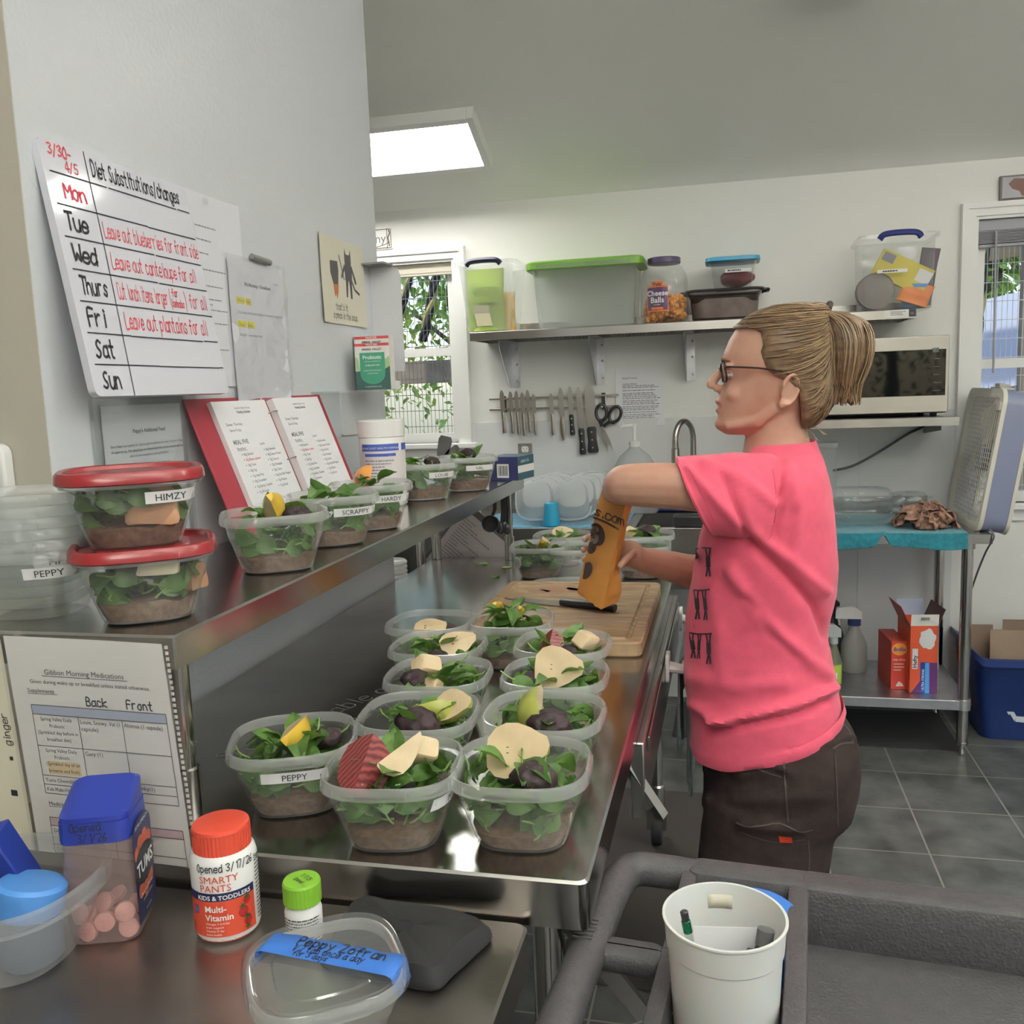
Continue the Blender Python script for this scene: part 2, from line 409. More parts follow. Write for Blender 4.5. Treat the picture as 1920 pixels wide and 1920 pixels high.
# the partition the board hangs on, and the white wall, its warm shade painted in, that turns off it
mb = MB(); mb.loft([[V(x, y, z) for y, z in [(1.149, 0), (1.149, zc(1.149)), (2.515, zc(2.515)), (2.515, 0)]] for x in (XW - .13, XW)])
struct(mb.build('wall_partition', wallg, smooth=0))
struct(MB().span((XL, 1.150, 0), (XW - .131, 1.28, zc(1.28))).build('wall_white_shaded', cream, smooth=0))
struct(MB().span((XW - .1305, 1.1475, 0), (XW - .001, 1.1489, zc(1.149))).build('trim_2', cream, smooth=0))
# glossy panel on the lower back wall
struct(MB().span((-1.158, YB - .006, 0), (.925, YB, 1.295)).build('trim_1', frp, smooth=0))
mb = MB()
for x in (-.62, .12, .56): mb.span((x - .012, YB - .009, 0), (x + .012, YB - .0055, 1.295))
struct(mb.build('trim_3', frp, smooth=0))
struct(MB().span((.925, YB - .012, 0), (XR, YB, .1)).build('baseboard_back', trimw, bevel=.004))

def window(n, o, sill_z, rail, casing=.066, blind=.09, apron=.05):
    x0, x1, z0, z1 = o; y = YB
    r = thing('window_%d' % n, None, None, ((x0 + x1) / 2, y, z0)); r['kind'] = 'structure'
    mb = MB()     # casing of stepped moulding with mitred corners
    for d, w0, w1 in ((.014, 0, casing), (.022, .012, casing - .012), (.028, casing - .024, casing - .002)):
        a, b = w0, w1
        for s in (0, 1):
            xa = x0 - b if s == 0 else x1 + a; xb = x0 - a if s == 0 else x1 + b
            mb.span((xa, y - d, z0 - .0), (xb, y, z1 + (b if 1 else 0)))
        mb.span((x0 - a, y - d, z1 + a), (x1 + a, y, z1 + b))
    mb.build('window_casing', trimw, r, smooth=0)
    mb = MB(); mb.span((x0 - .09, y - .045, z0 - .025), (x1 + .09, y + .1, z0)); mb.span((x0 - casing, y - .016, z0 - .025 - apron), (x1 + casing, y, z0 - .025))
    mb.build('window_sill', trimw, r, smooth=0, bevel=.004)
    fr = MB(); ya, yb = y + .035, y + .075
    for a, b in (((x0 + .001, z0 + .001), (x0 + .038, z1 - .001)), ((x1 - .038, z0 + .001), (x1 - .001, z1 - .001)), ((x0 + .038, z1 - .04), (x1 - .038, z1)), ((x0 + .038, z0), (x1 - .038, z0 + .045)), ((x0 + .038, rail[0]), (x1 - .038, rail[1]))):
        fr.span((a[0], ya, a[1]), (b[0], yb, b[1]))
    fr.build('window_frame', trimw, r, smooth=0)
    MB().span((x0 + .03, y + .055, z0 + .03), (x1 - .03, y + .058, z1 - .03)).build('glass', clear('window_glass', (.97, .98, .98), .0, .02, .8), r, smooth=0)
    return r
window(1, WL, 1.19, (1.615, 1.653))
window(2, WR, .87, (1.458, 1.497))
blindm = mat('grey_blind', (.36, .36, .40), .55)
blindl = mat('cream_blind', (.62, .58, .48), .55)
def blind(o, bot, m, label, wand):
    x0, x1, z0, z1 = o
    r = thing('window_blind', label, 'window blind', ((x0 + x1) / 2, YB + .015, z1))
    MB().span((x0 + .004, YB + .004, z1 - .045), (x1 - .004, YB + .03, z1)).build('head_rail', m, r, bevel=.003)
    s = MB(); n = 9; zt = z1 - .047
    for i in range(n):
        z = zt - (zt - bot - .012) * (i + .5) / n
        s.box(((x0 + x1) / 2, YB + .018, z), (x1 - x0 - .014, .024, .0028), (math.radians(-14), 0, 0))
    s.build('slats', m, r, smooth=0)
    MB().span((x0 + .006, YB + .006, bot), (x1 - .006, YB + .03, bot + .012)).build('bottom_rail', m, r, bevel=.002)
    if wand: MB().tube([(wand[0], YB - .004, z1 - .05), (wand[0] + .002, YB - .010, (z1 + wand[1]) / 2), (wand[0] + .004, YB - .014, wand[1])], .0045, 8).build('tilt_wand', m, r)
blind(WL, 1.985, blindl, 'raised cream blind at the top of the window over the sink', None)
blind(WR, 1.945, blindm, 'raised grey blind with a hanging wand in the window behind the box fan', (1.057, 1.44))

# ceiling light panels
panelm = mat('lit_diffuser', (1, .98, .92), .5, emit=PANEL_LIGHT)
def light_panel(x0, x1, y0, y1, label):
    yc = (y0 + y1) / 2; side = 1 if yc > .25 else -1
    z = lambda y: zc(y) if side > 0 else zr_ - SL * (.25 - y)
    r = thing('ceiling_light', label, 'ceiling light', ((x0 + x1) / 2, yc, z(yc)), group='ceiling light panels')
    n = V(0, SL * side, 1).normalized(); t = V(0, -side, SL).normalized(); L = (y1 - y0) / abs(t.y)
    o = V((x0 + x1) / 2, yc, z(yc)); W_ = x1 - x0
    fr = MB(); R_ = Matrix((V(1, 0, 0), t, V(1, 0, 0).cross(t))).transposed()
    b = .03
    for cx, cy, sx, sy in ((-(W_ + b) / 2, 0, b, L + 2 * b), ((W_ + b) / 2, 0, b, L + 2 * b), (0, -(L + b) / 2, W_, b), (0, (L + b) / 2, W_, b)):
        fr.box(o + R_ @ V(cx, cy, 0) - n * .03, (sx, sy, .058), R_)
    fr.build('frame', trimw, r, smooth=0, bevel=.003)
    MB().box(o - n * .045, (W_, L, .012), R_).build('diffuser', panelm, r, smooth=0)
light_panel(-2.19, -.995, 3.665, 3.90, 'bright flat ceiling light panel above the window over the sink')
light_panel(.27, .45, 3.15, 3.27, 'small square ceiling light over the woman, just above the photo')
def added_pendant(x, y, z, label):  # unseen hanging light, added so its upward glow brightens the ceiling
    r = thing('added_fill_light', label, 'added fill light', (x, y, z), 0, 'added fill lights'); h = zc(y) if y > .25 else zr_ - SL * (.25 - y)
    MB().span((x - .6, y - .09, z), (x + .6, y + .09, z + .05)).build('housing', trimw, r, smooth=0, bevel=.004)
    MB().span((x - .58, y - .075, z - .008), (x + .58, y + .075, z - .001)).build('diffuser', panelm, r, smooth=0)
    MB().span((x - .58, y - .075, z + .051), (x + .58, y + .075, z + .058)).build('added_up_glow', mat('added_ceiling_fill', (1, .98, .92), .5, emit=UP_FILL), r, smooth=0)
    for s in (-.5, .5): MB().tube([(x + s, y, z + .045), (x + s, y, h - .002)], .003, 6).build('hanging_rod', steel, r)
for x, y, lab in ((1.9, 1.6, 'added fill light over the right of the room, out of view'), (.6, -.3, 'added fill light over the camera'), (2.2, -.6, 'added fill light behind and right of the camera'), (.4, -2.2, 'added fill light at the rear of the room')): added_pendant(x, y, 2.75, lab)
# ------------------------------------------------------------------ steel furniture
CT = .90                                   # counter top height
CX0, CX1, CY0, CY1 = -.958, -.155, .941, 2.875
def tray_top(mb, x0, x1, y0, y1, z, drop, r=.012, t=.002):
    """sheet-steel top with rolled edges and turned-down aprons"""
    o = rrect(x1 - x0, y1 - y0, r, 4, (x0 + x1) / 2, (y0 + y1) / 2)
    i1 = rrect(x1 - x0 - .006, y1 - y0 - .006, r, 4, (x0 + x1) / 2, (y0 + y1) / 2)
    rings = [[V(x, y, z) for x, y in i1], [V(x, y, z - .003) for x, y in o], [V(x, y, z - drop) for x, y in o], [V(x, y, z - drop) for x, y in rrect(x1 - x0 - .03, y1 - y0 - .03, r, 4, (x0 + x1) / 2, (y0 + y1) / 2)]]
    rings = rings[::-1]
    mb.loft(rings, (False, True))
t = thing('prep_counter', 'long stainless prep counter with two rows of salad tubs on it', 'counter', (-.55, 1.9, 0))
mb = MB(); tray_top(mb, CX0, CX1, CY0, CY1, CT, .058); mb.build('worktop', steel_top, t)
for x in (CX1 - .07, CX0 + .07):
    for y in (1.05, 2.74):
        lg = MB().tube([(x, y, CT - .058), (x, y, .135)], .0206, 16).build('leg', chrome, t)
        c = MB(); c.lathe([(.026, .13), (.026, .20), (.022, .205)], (x, y, 0), 16); c.span((x - .03, y - .02, .06), (x + .03, y + .02, .125)); c.build('caster_fork', steel, lg)
        MB().lathe([(.02, -.016), (.05, -.016), (.052, -.008), (.052, .008), (.05, .016), (.02, .016)], (x, y + .015, .052), 24, axis=Euler((0, PI / 2, 0)).to_matrix()).build('caster_wheel', rubber, lg)
mb = MB()
for x in (CX1 - .07, CX0 + .07): mb.span((x - .018, 1.05, .785), (x + .018, 2.74, .84))
mb.span((CX0 + .07, 1.03, .785), (CX1 - .07, 1.07, .84)); mb.build('rail', steel, t)
mb = MB(); mb.span((CX1 - .012, 1.5, .70), (CX1 + .012, 2.62, .84)); d_ = mb.build('drawer', steel, t, bevel=.003)
MB().span((CX1 + .013, 1.56, .80), (CX1 + .017, 2.58, .828)).build('drawer_pull', steel_top, d_, bevel=.001)
# sloping angle brace below the near corner
br = MB(); br.tube([(-.20, .99, .84), (-.13, 1.22, .55), (-.10, 1.30, .40)], .016, 4); br.build('brace', steel, t)
mb = MB(); mb.tube([(-.20, 1.5, .845), (-.115, 1.52, .70)], .012, 4); mb.build('brace', steel, t)
# faint marker writing left on the steel
mb = MB(); f_ = plane_map((-.855, 1.17, CT), (.36, .93, 0), (-.93, .36, 0), .0004)
hand(mb, 'Save available on Thurs', f_, .036, .06, -.09, .07, .3, seed=5, adv=6.6); hand(mb, 'on Blueberry Stickers for DJ', f_, .026, .16, -.15, .07, .3, seed=8, adv=6.6)
mb.build('marker_writing', mat('wiped_marker', (.13, .13, .13), .4), t, smooth=0)

# over-shelf on the counter
SZ, SX0, SX1 = 1.172, -.966, -.645
t = thing('overshelf', 'stainless shelf on pipe legs standing along the back of the prep counter', 'shelf', (-.8, 1.9, CT))
mb = MB(); tray_top(mb, SX0, SX1, CY0 - .005, CY1, SZ, .042, .004); mb.build('shelf_top', steel_top, t)
for x, y in ((-.69, 1.005), (-.69, 2.83), (-.94, 2.83), (-.94, 1.02)):
    if (x, y) == (-.94, 1.02): continue
    lg = MB().tube([(x, y, CT + .001), (x, y, SZ - .04)], .0125, 16).build('leg', chrome, t)
    MB().tube([(x, y, CT + .0012), (x, y, CT + .075)], .0165, 16).build('leg_collar', steel, lg)

# lower table in front
t = thing('side_table', 'lower steel table in the corner under the medicine bottles', 'table', (-.6, .5, 0))
FT, FX1, FY1 = .85, -.222, .934
mb = MB(); tray_top(mb, -1.5, FX1, -.2, FY1, FT, .05); mb.build('table_top', mat('scuffed_steel', (.33, .30, .275), .32, 1, noise=.2, nscale=5, bump=.12, bscale=18), t)
for x, y in ((-.28, .875), (-.28, -.1), (-1.44, .875)):
    MB().tube([(x, y, .001), (x, y, FT - .05)], .02, 16).build('leg', chrome, t)

# sink unit along the back wall
t = thing('sink_unit', 'stainless sink with drainboard along the back wall under the knife rack', 'sink', (-.4, 3.84, 0))
KZ = .885; ky0, ky1 = 3.50, YB - .007; bx0, bx1, by0, by1 = -.36, .17, 3.60, 4.0
mb = MB()
for a, b in (((-1.14, ky0), (bx0, ky1)), ((bx1, ky0), (.242, ky1)), ((bx0, ky0), (bx1, by0)), ((bx0, by1), (bx1, ky1))): mb.span((a[0], a[1], KZ - .004), (b[0], b[1], KZ))
mb.span((-1.14, ky0 - .004, KZ - .16), (.242, ky0, KZ + .012)); mb.span((-1.14, ky1 - .02, KZ), (.242, ky1, KZ + .10))
mb.build('drainboard', steel, t, smooth=0, bevel=.002)
mb = MB(); bz = KZ - .25
mb.span((bx0 - .003, by0, bz), (bx0, by1, KZ)); mb.span((bx1, by0, bz), (bx1 + .003, by1, KZ)); mb.span((bx0, by0 - .003, bz), (bx1, by0, KZ)); mb.span((bx0, by1, bz), (bx1, by1 + .003, KZ)); mb.span((bx0, by0, bz), (bx1, by1, bz + .003))
mb.build('basin', steel, t, smooth=0)
for x, y in ((-1.1, 3.56), (.215, 3.56), (-1.1, 4.08), (.215, 4.08)): MB().tube([(x, y, .001), (x, y, KZ - .004)], .02, 14).build('leg', chrome, t)
# faucet
fx = ony(1300, 870, 4.06).x; t = thing('faucet', 'tall gooseneck pull-down faucet rising behind the sink', 'faucet', (fx, 4.07, KZ))
ap = [(fx, 4.07, KZ + .001), (fx, 4.07, 1.17)] + [(fx - .036 + .036 * math.cos(a), 4.07 - .05 + .05 * math.cos(a), 1.20 + .082 * math.sin(a)) for a in [PI * k / 12 for k in range(0, 13)]]
nick = mat('brushed_nickel', (.42, .39, .35), .28, 1)
MB().tube(ap[:2] + ap[2:], .0125, 16).build('spout', nick, t)
e = Vector(ap[-1]); MB().tube([e, e + V(0, 0, -.03), e + V(0, 0, -.034), e + V(0, -.004, -.10)], [.013, .0135, .017, .0175], 18).build('spray_head', nick, t)
MB().tube([e + V(0, -.004, -.1001), e + V(0, -.0045, -.108)], .014, 16).build('nozzle', black, t)
MB().lathe([(.03, 0), (.03, .012), (.018, .02), (.016, .09)], (fx, 4.07, KZ + .001), 20).build('base', nick, t)

# ---------------------------------------------------------------- wall shelf over the sink
WSZ = 1.72
t = thing('wall_shelf', 'long stainless wall shelf on brackets over the sink, holding the storage bins', 'shelf', (-.35, 4.0, WSZ))
sy0 = YB - .30
xL = ony(880, 626, sy0).x; ZS = ony(1120, 611, sy0).z
mb = MB(); tray_top(mb, xL, .24, sy0, YB, ZS, .036, .003); mb.span((xL, YB - .012, ZS), (.24, YB - .002, ZS + .045)); mb.build('shelf_top', steel, t)
for u in (966, 1126, 1295):
    x = ony(u, 690, YB - .01).x
    b = MB(); zt = ZS - .037
    b.prism([(0, 0), (.235, 0), (.235, -.022), (.045, -.205), (0, -.205)], (x - .019, YB - .002, zt), (0, -1, 0), (0, 0, 1), (.0022, 0, 0))
    b.span((x - .019, YB - .004, zt - .205), (x + .019, YB - .001, zt)); b.span((x - .019, YB - .235, zt - .0025), (x + .019, YB - .004, zt))
    bo = b.build('bracket', galv, t, smooth=0)
    s = MB()
    for dz in (.03, .10, .175): s.ball((x + .008, YB - .005, zt - dz), (.0055, .003, .0055), 10, 6)
    s.build('screw', steel, bo)

# small upper shelf, right
YU = 3.85
ux0, ux1 = ony(1540, 597, YU).x, ony(1719, 594, YU).x; UZ = ony(1700, 579, YU).z
t = thing('wall_shelf', 'short stainless wall shelf under the clear bin, above the microwave', 'shelf', (.6, 4.0, UZ))
mb = MB(); tray_top(mb, ux0, ux1, YU, YB, UZ, .036, .003); mb.span((ux0, YB - .012, UZ), (ux1, YB - .002, UZ + .045)); mb.build('shelf_top', steel, t)
f_ = plane_map((ux1 - .115, YU, UZ - .033), (1, 0, 0), (0, 0, 1), .0005)
mb = MB(); rect(mb, f_, 0, .002, .085, .031); mb.build('price_sticker', paperw, t, smooth=0)
mb = MB(); rect(mb, f_, .087, .002, .112, .031); mb.build('dark_sticker', ink, t, smooth=0)
mb = MB(); rnd = random.Random(3); greek(mb, plane_map((ux1 - .115, YU, UZ - .033), (1, 0, 0), (0, 0, 1), .0009), .02, .022, .06, 3, .006, .003, rnd); text(mb, '5%', plane_map((ux1 - .115, YU, UZ - .033), (1, 0, 0), (0, 0, 1), .0009), .01, .092, .012, 1, mi=0); mb.build('sticker_print', greyink, t, smooth=0)

# microwave and its shelf
YM = 3.74
mx0, mx1 = ony(1440, 790, YM).x, ony(1800, 783, YM).x; MZ = ony(1700, 783, YM).z
t = thing('wall_shelf', 'deep stainless wall shelf carrying the microwave', 'shelf', (.6, 3.95, MZ))
mb = MB(); tray_top(mb, mx0, mx1, YM, YB, MZ, .034, .003); mb.build('shelf_top', steel, t)
for x in (mx0 + .1, mx1 - .05):
    b = MB(); b.prism([(0, 0), (.34, 0), (.34, -.02), (.02, -.05), (0, -.05)], (x, YB - .002, MZ - .0345), (0, -1, 0), (0, 0, 1), (.003, 0, 0)); b.build('bracket', galv, t, smooth=0)
t = thing('microwave', 'stainless microwave with a dark glass door on the wall shelf', 'microwave', (.6, 3.95, MZ))
wy = YM + .035; wx0 = ony(1490, 640, wy).x; wx1 = ony(1781, 640, wy).x; wz1 = ony(1700, 631, wy).z; wz0 = MZ + .012
MB().span((wx0, wy + .03, wz0), (wx1, YB - .03, wz1)).build('body', mat('dark_case', (.03, .03, .033), .4), t, bevel=.004)
dr = MB().span((wx0, wy, wz0 + .004), (wx1, wy + .03, wz1)).build('door', steel, t, bevel=.003)
hz = wz1 - wz0
dg = mat('microwave_glass', (.006, .007, .008), .03, spec=.32)
MB().span((wx0 + .004, wy - .003, wz0 + .068), (wx1 - .012, wy + .001, wz1 - .052)).build('door_glass', dg, dr, bevel=.001)
mb = MB(); f_ = plane_map((wx1 - .10, wy - .003, wz0 + .075), (1, 0, 0), (0, 0, 1), .0004); rnd = random.Random(4)
for i in range(5): greek(mb, f_, .045, .01 + i * .03, .03, 1, .01, .003, rnd)
rect(mb, f_, .04, .155, .062, .172); mb.build('keypad_print', mat('panel_print', (.12, .13, .13), .3), t, smooth=0)
for x in (wx0 + .04, wx1 - .04):
    for y in (wy + .06, YB - .07): MB().lathe([(.012, 0), (.014, .0125)], (x, y, MZ), 12).build('foot', rubber, t)
# cable below it
pts = [ony(1562, 882, 4.05), ony(1600, 873, 4.06), ony(1650, 846, 4.08), ony(1700, 815, 4.1), ony(1728, 801, 4.12), ony(1740, 792, 4.12)]
tag(MB().tube(bez(pts), .0055, 8).build('power_cable', mat('grey_cable', (.09, .09, .095), .5)), 'thick grey power cable drooping under the microwave shelf', 'cable')

# ---------------------------------------------------------------- work table, right
TZ = .862; ty0 = 3.57; tx0, tx1 = .25, ony(1863, 1003, ty0).x
t = thing('work_table', 'steel work table with a lower shelf by the right-hand window', 'table', (.6, 3.85, 0))
mb = MB(); tray_top(mb, tx0, tx1, ty0, YB - .012, TZ, .036, .006); mb.span((tx0, YB - .05, TZ), (tx1 - .12, YB - .03, TZ + .075)); mb.build('table_top', steel_top, t)
LZ = .222; lx1 = tx1 - .075
for x in (tx0 + .06, lx1):
    for y in (3.612, 4.06):
        lg = MB().tube([(x, y, .045), (x, y, TZ - .036)], .0205, 16).build('leg', chrome, t)
        MB().lathe([(.012, .001), (.013, .012), (.009, .02), (.009, .046), (.0225, .047), (.0225, .055)], (x, y, 0), 14).build('foot', steel, lg)
        if y < 3.8: MB().tube([(x, y, TZ - .06), (x, y, TZ - .0365)], .027, 16).build('leg_socket', steel, lg)
mb = MB(); tray_top(mb, tx0 + .03, lx1 + .022, 3.592, 4.083, LZ, .037, .006); mb.build('lower_shelf', galv, t)
for x in (tx0 + .06, lx1):
    MB().tube([(x, 3.612, LZ - .038), (x, 3.612, LZ + .002)], .026, 16).build('shelf_collar', mat('cast_collar', (.55, .56, .57), .45, .9), t)
# dark mat on the floor below
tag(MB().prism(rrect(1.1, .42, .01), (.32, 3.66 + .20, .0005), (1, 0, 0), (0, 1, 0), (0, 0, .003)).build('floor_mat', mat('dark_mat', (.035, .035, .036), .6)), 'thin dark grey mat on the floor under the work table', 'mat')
tag(MB().prism(rrect(.40, 1.1, .01), (-.22, 2.58, .0005), (1, 0, 0), (0, 1, 0), (0, 0, .004)).build('floor_mat', mat('brown_mat', (.052, .044, .040), .6)), 'dark brown floor mat beside the prep counter, behind the hanging towel', 'mat')
# ---------------------------------------------------------------- salad tubs
PROF = [(.0, .049), (.0025, .0555), (.010, .0585), (.030, .0650), (.050, .0712), (.053, .0735), (.066, .0762), (.079, .0785), (.0795, .0858), (.0815, .0868), (.091, .0855), (.0945, .0835), (.0948, .0815), (.0925, .0800), (.082, .0785)]
EXP = 3.1
def wall_r(z):
    for (z0, a0), (z1, a1) in zip(PROF[:7], PROF[1:8]):
        if z <= z1: return a0 + (a1 - a0) * max(0, (z - z0)) / (z1 - z0)
    return .0785
def tub_mesh(ks=1, kh=1, n=96):
    mb = MB(); rg = [sq(a * ks, a * ks, z * kh, n, EXP) for z, a in PROF]
    mb.loft(rg[:9], (True, False), mi=0); mb.loft(rg[8:], (False, False), mi=1)
    return mb
def tub_mb():
    mb = tub_mesh()
    for s in range(8):   # little ribs on the rim
        q = PI / 4 * s + .2; ex = 2 / EXP; c, si = math.cos(q), math.sin(q)
        p = V(.0862 * math.copysign(abs(c) ** ex, c), .0862 * math.copysign(abs(si) ** ex, si), .0865); n = V(c, si, 0)
        mb.box(p, (.0012, .0012, .009), (0, 0, q), 1)
    return mb
rimm = clear('tub_rim_plastic', (.93, .94, .94), .30, .18, .9, (.84, .85, .85))
TUB_ME = tub_mb().build('tub_body', [tub, rimm], None); _me_tub = TUB_ME.data; bpy.data.objects.remove(TUB_ME)
def tub_lid_mb():
    mb = MB(); pr = [(.084, .0885), (.0855, .0905), (.096, .0895), (.0995, .0868), (.1, .084), (.0985, .080), (.0935, .0775), (.0935, .058), (.0955, .056), (.0955, .0)]
    rings = [sq(a, a, z, 96, EXP) for z, a in pr[:-1]]
    mb.loft(rings, (False, True)); return mb
redlid = mat('red_lid_plastic', (.24, .018, .022), .25, spec=.5)
_o = tub_lid_mb().build('lid', redlid, None); _me_lid = _o.data; bpy.data.objects.remove(_o)
def child(me, name, parent):
    o = bpy.data.objects.new(name, me); COL.objects.link(o); o.parent = parent; return o
labelm = mat('white_label', (.80, .80, .80), .6)
def wall_map(side, zc_=.066, ks=1):
    rot = Matrix.Rotation(side * PI / 2, 3, 'Z')
    def f(u, v, off=0):
        z = zc_ + v; a = (wall_r(z) + .0007) * ks
        y = -a * max(0, 1 - abs(min(abs(u) / a, .999)) ** EXP) ** (1 / EXP)
        return rot @ V(u, y, z)
    return f
def tub_thing(label, loc, rz, name=None, side=0, u0=0, wl=.075, lid=False, txt=None, group='salad tubs on the prep counter', material=None, align='c', v0=.0):
    r = thing('salad_tub', label, 'food container', loc, rz, group)
    child(_me_tub, 'tub_body', r)
    if name is not None:
        f = wall_map(side, .0655 + v0); mb = MB(); rect(mb, f, u0 - wl / 2, -.0075, u0 + wl / 2, .0075, nu=8)
        lb = mb.build('name_label', labelm, r, world=False, smooth=0)
        rot = Matrix.Rotation(side * PI / 2, 3, 'Z')
        g = lambda a, b: f(a, b) + rot @ V(0, -.0006, 0)
        mb = MB(); text(mb, name, g, .0125, u0 + (wl * .5 - .006 if align == 'r' else .0), -.0045, 0, align); mb.build('lettering', ink, lb, world=False, smooth=0)
    if lid: child(_me_lid, 'lid', r)
    return r

# --- greens
green1 = leafmat('spinach_leaf', (.105, .200, .045), (.045, .110, .026))
green2 = leafmat('spinach_stem', (.24, .36, .10), (.16, .28, .07))
def leaf(mb, c, R_, L, w, curl, stem):
    vs = []; n = 6
    for i in range(n + 1):
        t = i / n; ww = w * (math.sin(PI * min(1, t * .93 + .07)) ** .75) * (1 - .35 * t) * 1.25 if i not in (0, n) else w * .06
        z = -curl * L * (t - .3) ** 2
        for j, s in enumerate((-1, -.5, 0, .5, 1)): vs.append(c + R_ @ V(L * (t - .5), ww * s, z + abs(s) * ww * .35 + math.sin(7 * t + s * 3) * .0018))
    fs = [(i * 5 + j, i * 5 + j + 1, (i + 1) * 5 + j + 1, (i + 1) * 5 + j) for i in range(n) for j in range(4)]
    mb.add(vs, fs, 0)
    if stem:
        a = c + R_ @ V(-L * .5, 0, -curl * L * .09)
        mb.tube([a + R_ @ V(.004, 0, .0006), a + R_ @ V(-stem * .5, 0, .002), a + R_ @ V(-stem, 0, .006)], [.0012, .0014, .0012], 5, mi=1)
def greens(seed, n=30, top=.10, ks=1, zmin=.032, poke=3, gap=None):
    rnd = random.Random(seed); mb = MB()
    for k in range(n):
        near = k % 5 < 2
        z = rnd.uniform(zmin, top - .012); a = wall_r(min(z, .079)) * ks
        if near:
            q = rnd.uniform(0, 2 * PI); ex = 2 / EXP; c, s = math.cos(q), math.sin(q); rr = a - .012
            p = V(rr * math.copysign(abs(c) ** ex, c), rr * math.copysign(abs(s) ** ex, s), min(z, .070))
            R_ = Euler((0, 0, q + PI / 2)).to_matrix() @ Euler((PI / 2 + rnd.uniform(-.3, .1), 0, 0)).to_matrix() @ Euler((0, 0, rnd.uniform(-.6, .6))).to_matrix()
            L = rnd.uniform(.034, .05); w = rnd.uniform(.009, .015); cu = .5
        else:
            b = a - .030; p = V(rnd.uniform(-b, b), rnd.uniform(-b, b), z)
            R_ = Euler((rnd.uniform(-.7, .7), rnd.uniform(-.7, .7), rnd.uniform(0, 6.3))).to_matrix(); L = rnd.uniform(.038, .056); w = rnd.uniform(.011, .018); cu = rnd.uniform(-.5, 1.4)
        leaf(mb, p, R_, L, w, cu, rnd.choice((0, .015, .022)))
    for k in range(poke):   # leaves standing up above the rim
        q = rnd.uniform(0, 6.3); b = .035 * ks
        p = V(b * math.cos(q), b * math.sin(q), top + rnd.uniform(-.006, .010))
        R_ = Euler((0, 0, q)).to_matrix() @ Euler((rnd.uniform(-.5, .5), rnd.uniform(-1.0, .3), 0)).to_matrix()
        leaf(mb, p, R_, rnd.uniform(.042, .062), rnd.uniform(.012, .019), rnd.uniform(-.4, 1), rnd.choice((.012, .02)))
    for i, v in enumerate(mb.v):
        if v.z < .0945:
            r_ = (abs(v.x) ** EXP + abs(v.y) ** EXP) ** (1 / EXP); lim = wall_r(min(max(v.z, 0), .079)) * ks - .0018
            if r_ > lim: v.x *= lim / r_; v.y *= lim / r_
            v.z = max(v.z, .012)
    return mb
brown = mat('brown_mash', (.15, .085, .048), .55, noise=.5, nscale=110, bump=.5, bscale=140, ncol=(.09, .048, .028))
from mathutils import noise as NZ
def bumpy(mb, amp, sc, seed=0, start=0):
    for i in range(start, len(mb.v)):
        v = mb.v[i]; mb.v[i] = v + v.normalized() * amp * NZ.noise(v * sc + V(seed, seed * 2, 0))
    return mb
def mash(seed, h=.026):
    mb = MB(); n = 36
    rings = [sq(a - .0025, a - .0025, z, n, EXP) for z, a in ((.003, .054), (.011, .0585), (.02, .0615), (h, wall_r(h)))]
    for k in (.8, .55, .3, .08): rings.append([p * 1 for p in sq(wall_r(h) * k, wall_r(h) * k, h + .004 * (1 - k), n, EXP)])
    mb.loft(rings)
    for i in range(n * 3, len(mb.v)):
        v = mb.v[i]; v.z += .006 * NZ.noise(v * 70 + V(seed, 0, 0))
    return mb
# --- fruit
flesh = mat('pear_flesh', (.66, .52, .32), .42, noise=.12, nscale=30, sss=.1)
skin_g = mat('green_pear_skin', (.36, .38, .08), .35, noise=.2, nscale=40)
skin_y = mat('yellow_skin', (.66, .43, .05), .38, noise=.15, nscale=25)
skin_r = mat('red_apple_skin', (.50, .10, .045), .3, noise=.5, nscale=14, ncol=(.62, .33, .06))
seedm = mat('pear_core', (.10, .06, .03), .6)
beetm = mat('beet_skin', (.026, .012, .014), .62, noise=.5, nscale=60, bump=.6, bscale=80)
def beet_cut():
    M = mat('beet_flesh', (.26, .045, .045), .38); N = M.node_tree.nodes; L = M.node_tree.links
    w = N.new('ShaderNodeTexWave'); w.inputs['Scale'].default_value = 75; w.inputs['Distortion'].default_value = 4; w.wave_type = 'BANDS'; w.bands_direction = 'DIAGONAL'
    tc = N.new('ShaderNodeTexCoord'); L.new(tc.outputs['Object'], w.inputs[0]); cr = N.new('ShaderNodeValToRGB'); L.new(w.outputs[0], cr.inputs[0])
    cr.color_ramp.elements[0].color = (.10, .012, .014, 1); cr.color_ramp.elements[1].color = (.26, .055, .05, 1); L.new(cr.outputs[0], N['Principled BSDF'].inputs['Base Color']); return M
beetf = beet_cut()
melon = mat('orange_melon', (.52, .29, .17), .45, noise=.15, nscale=40, sss=.1)
PEAR = [(0, -.034), (.016, -.033), (.027, -.024), (.031, -.012), (.029, .002), (.022, .016), (.014, .027), (.010, .034), (0, .037)]
APPLE = [(0, -.024), (.012, -.028), (.024, -.022), (.032, -.006), (.031, .010), (.022, .024), (.010, .026), (0, .021)]
BEET = [(0, -.028), (.014, -.026), (.025, -.016), (.029, 0), (.025, .015), (.014, .023), (.006, .026), (0, .027)]
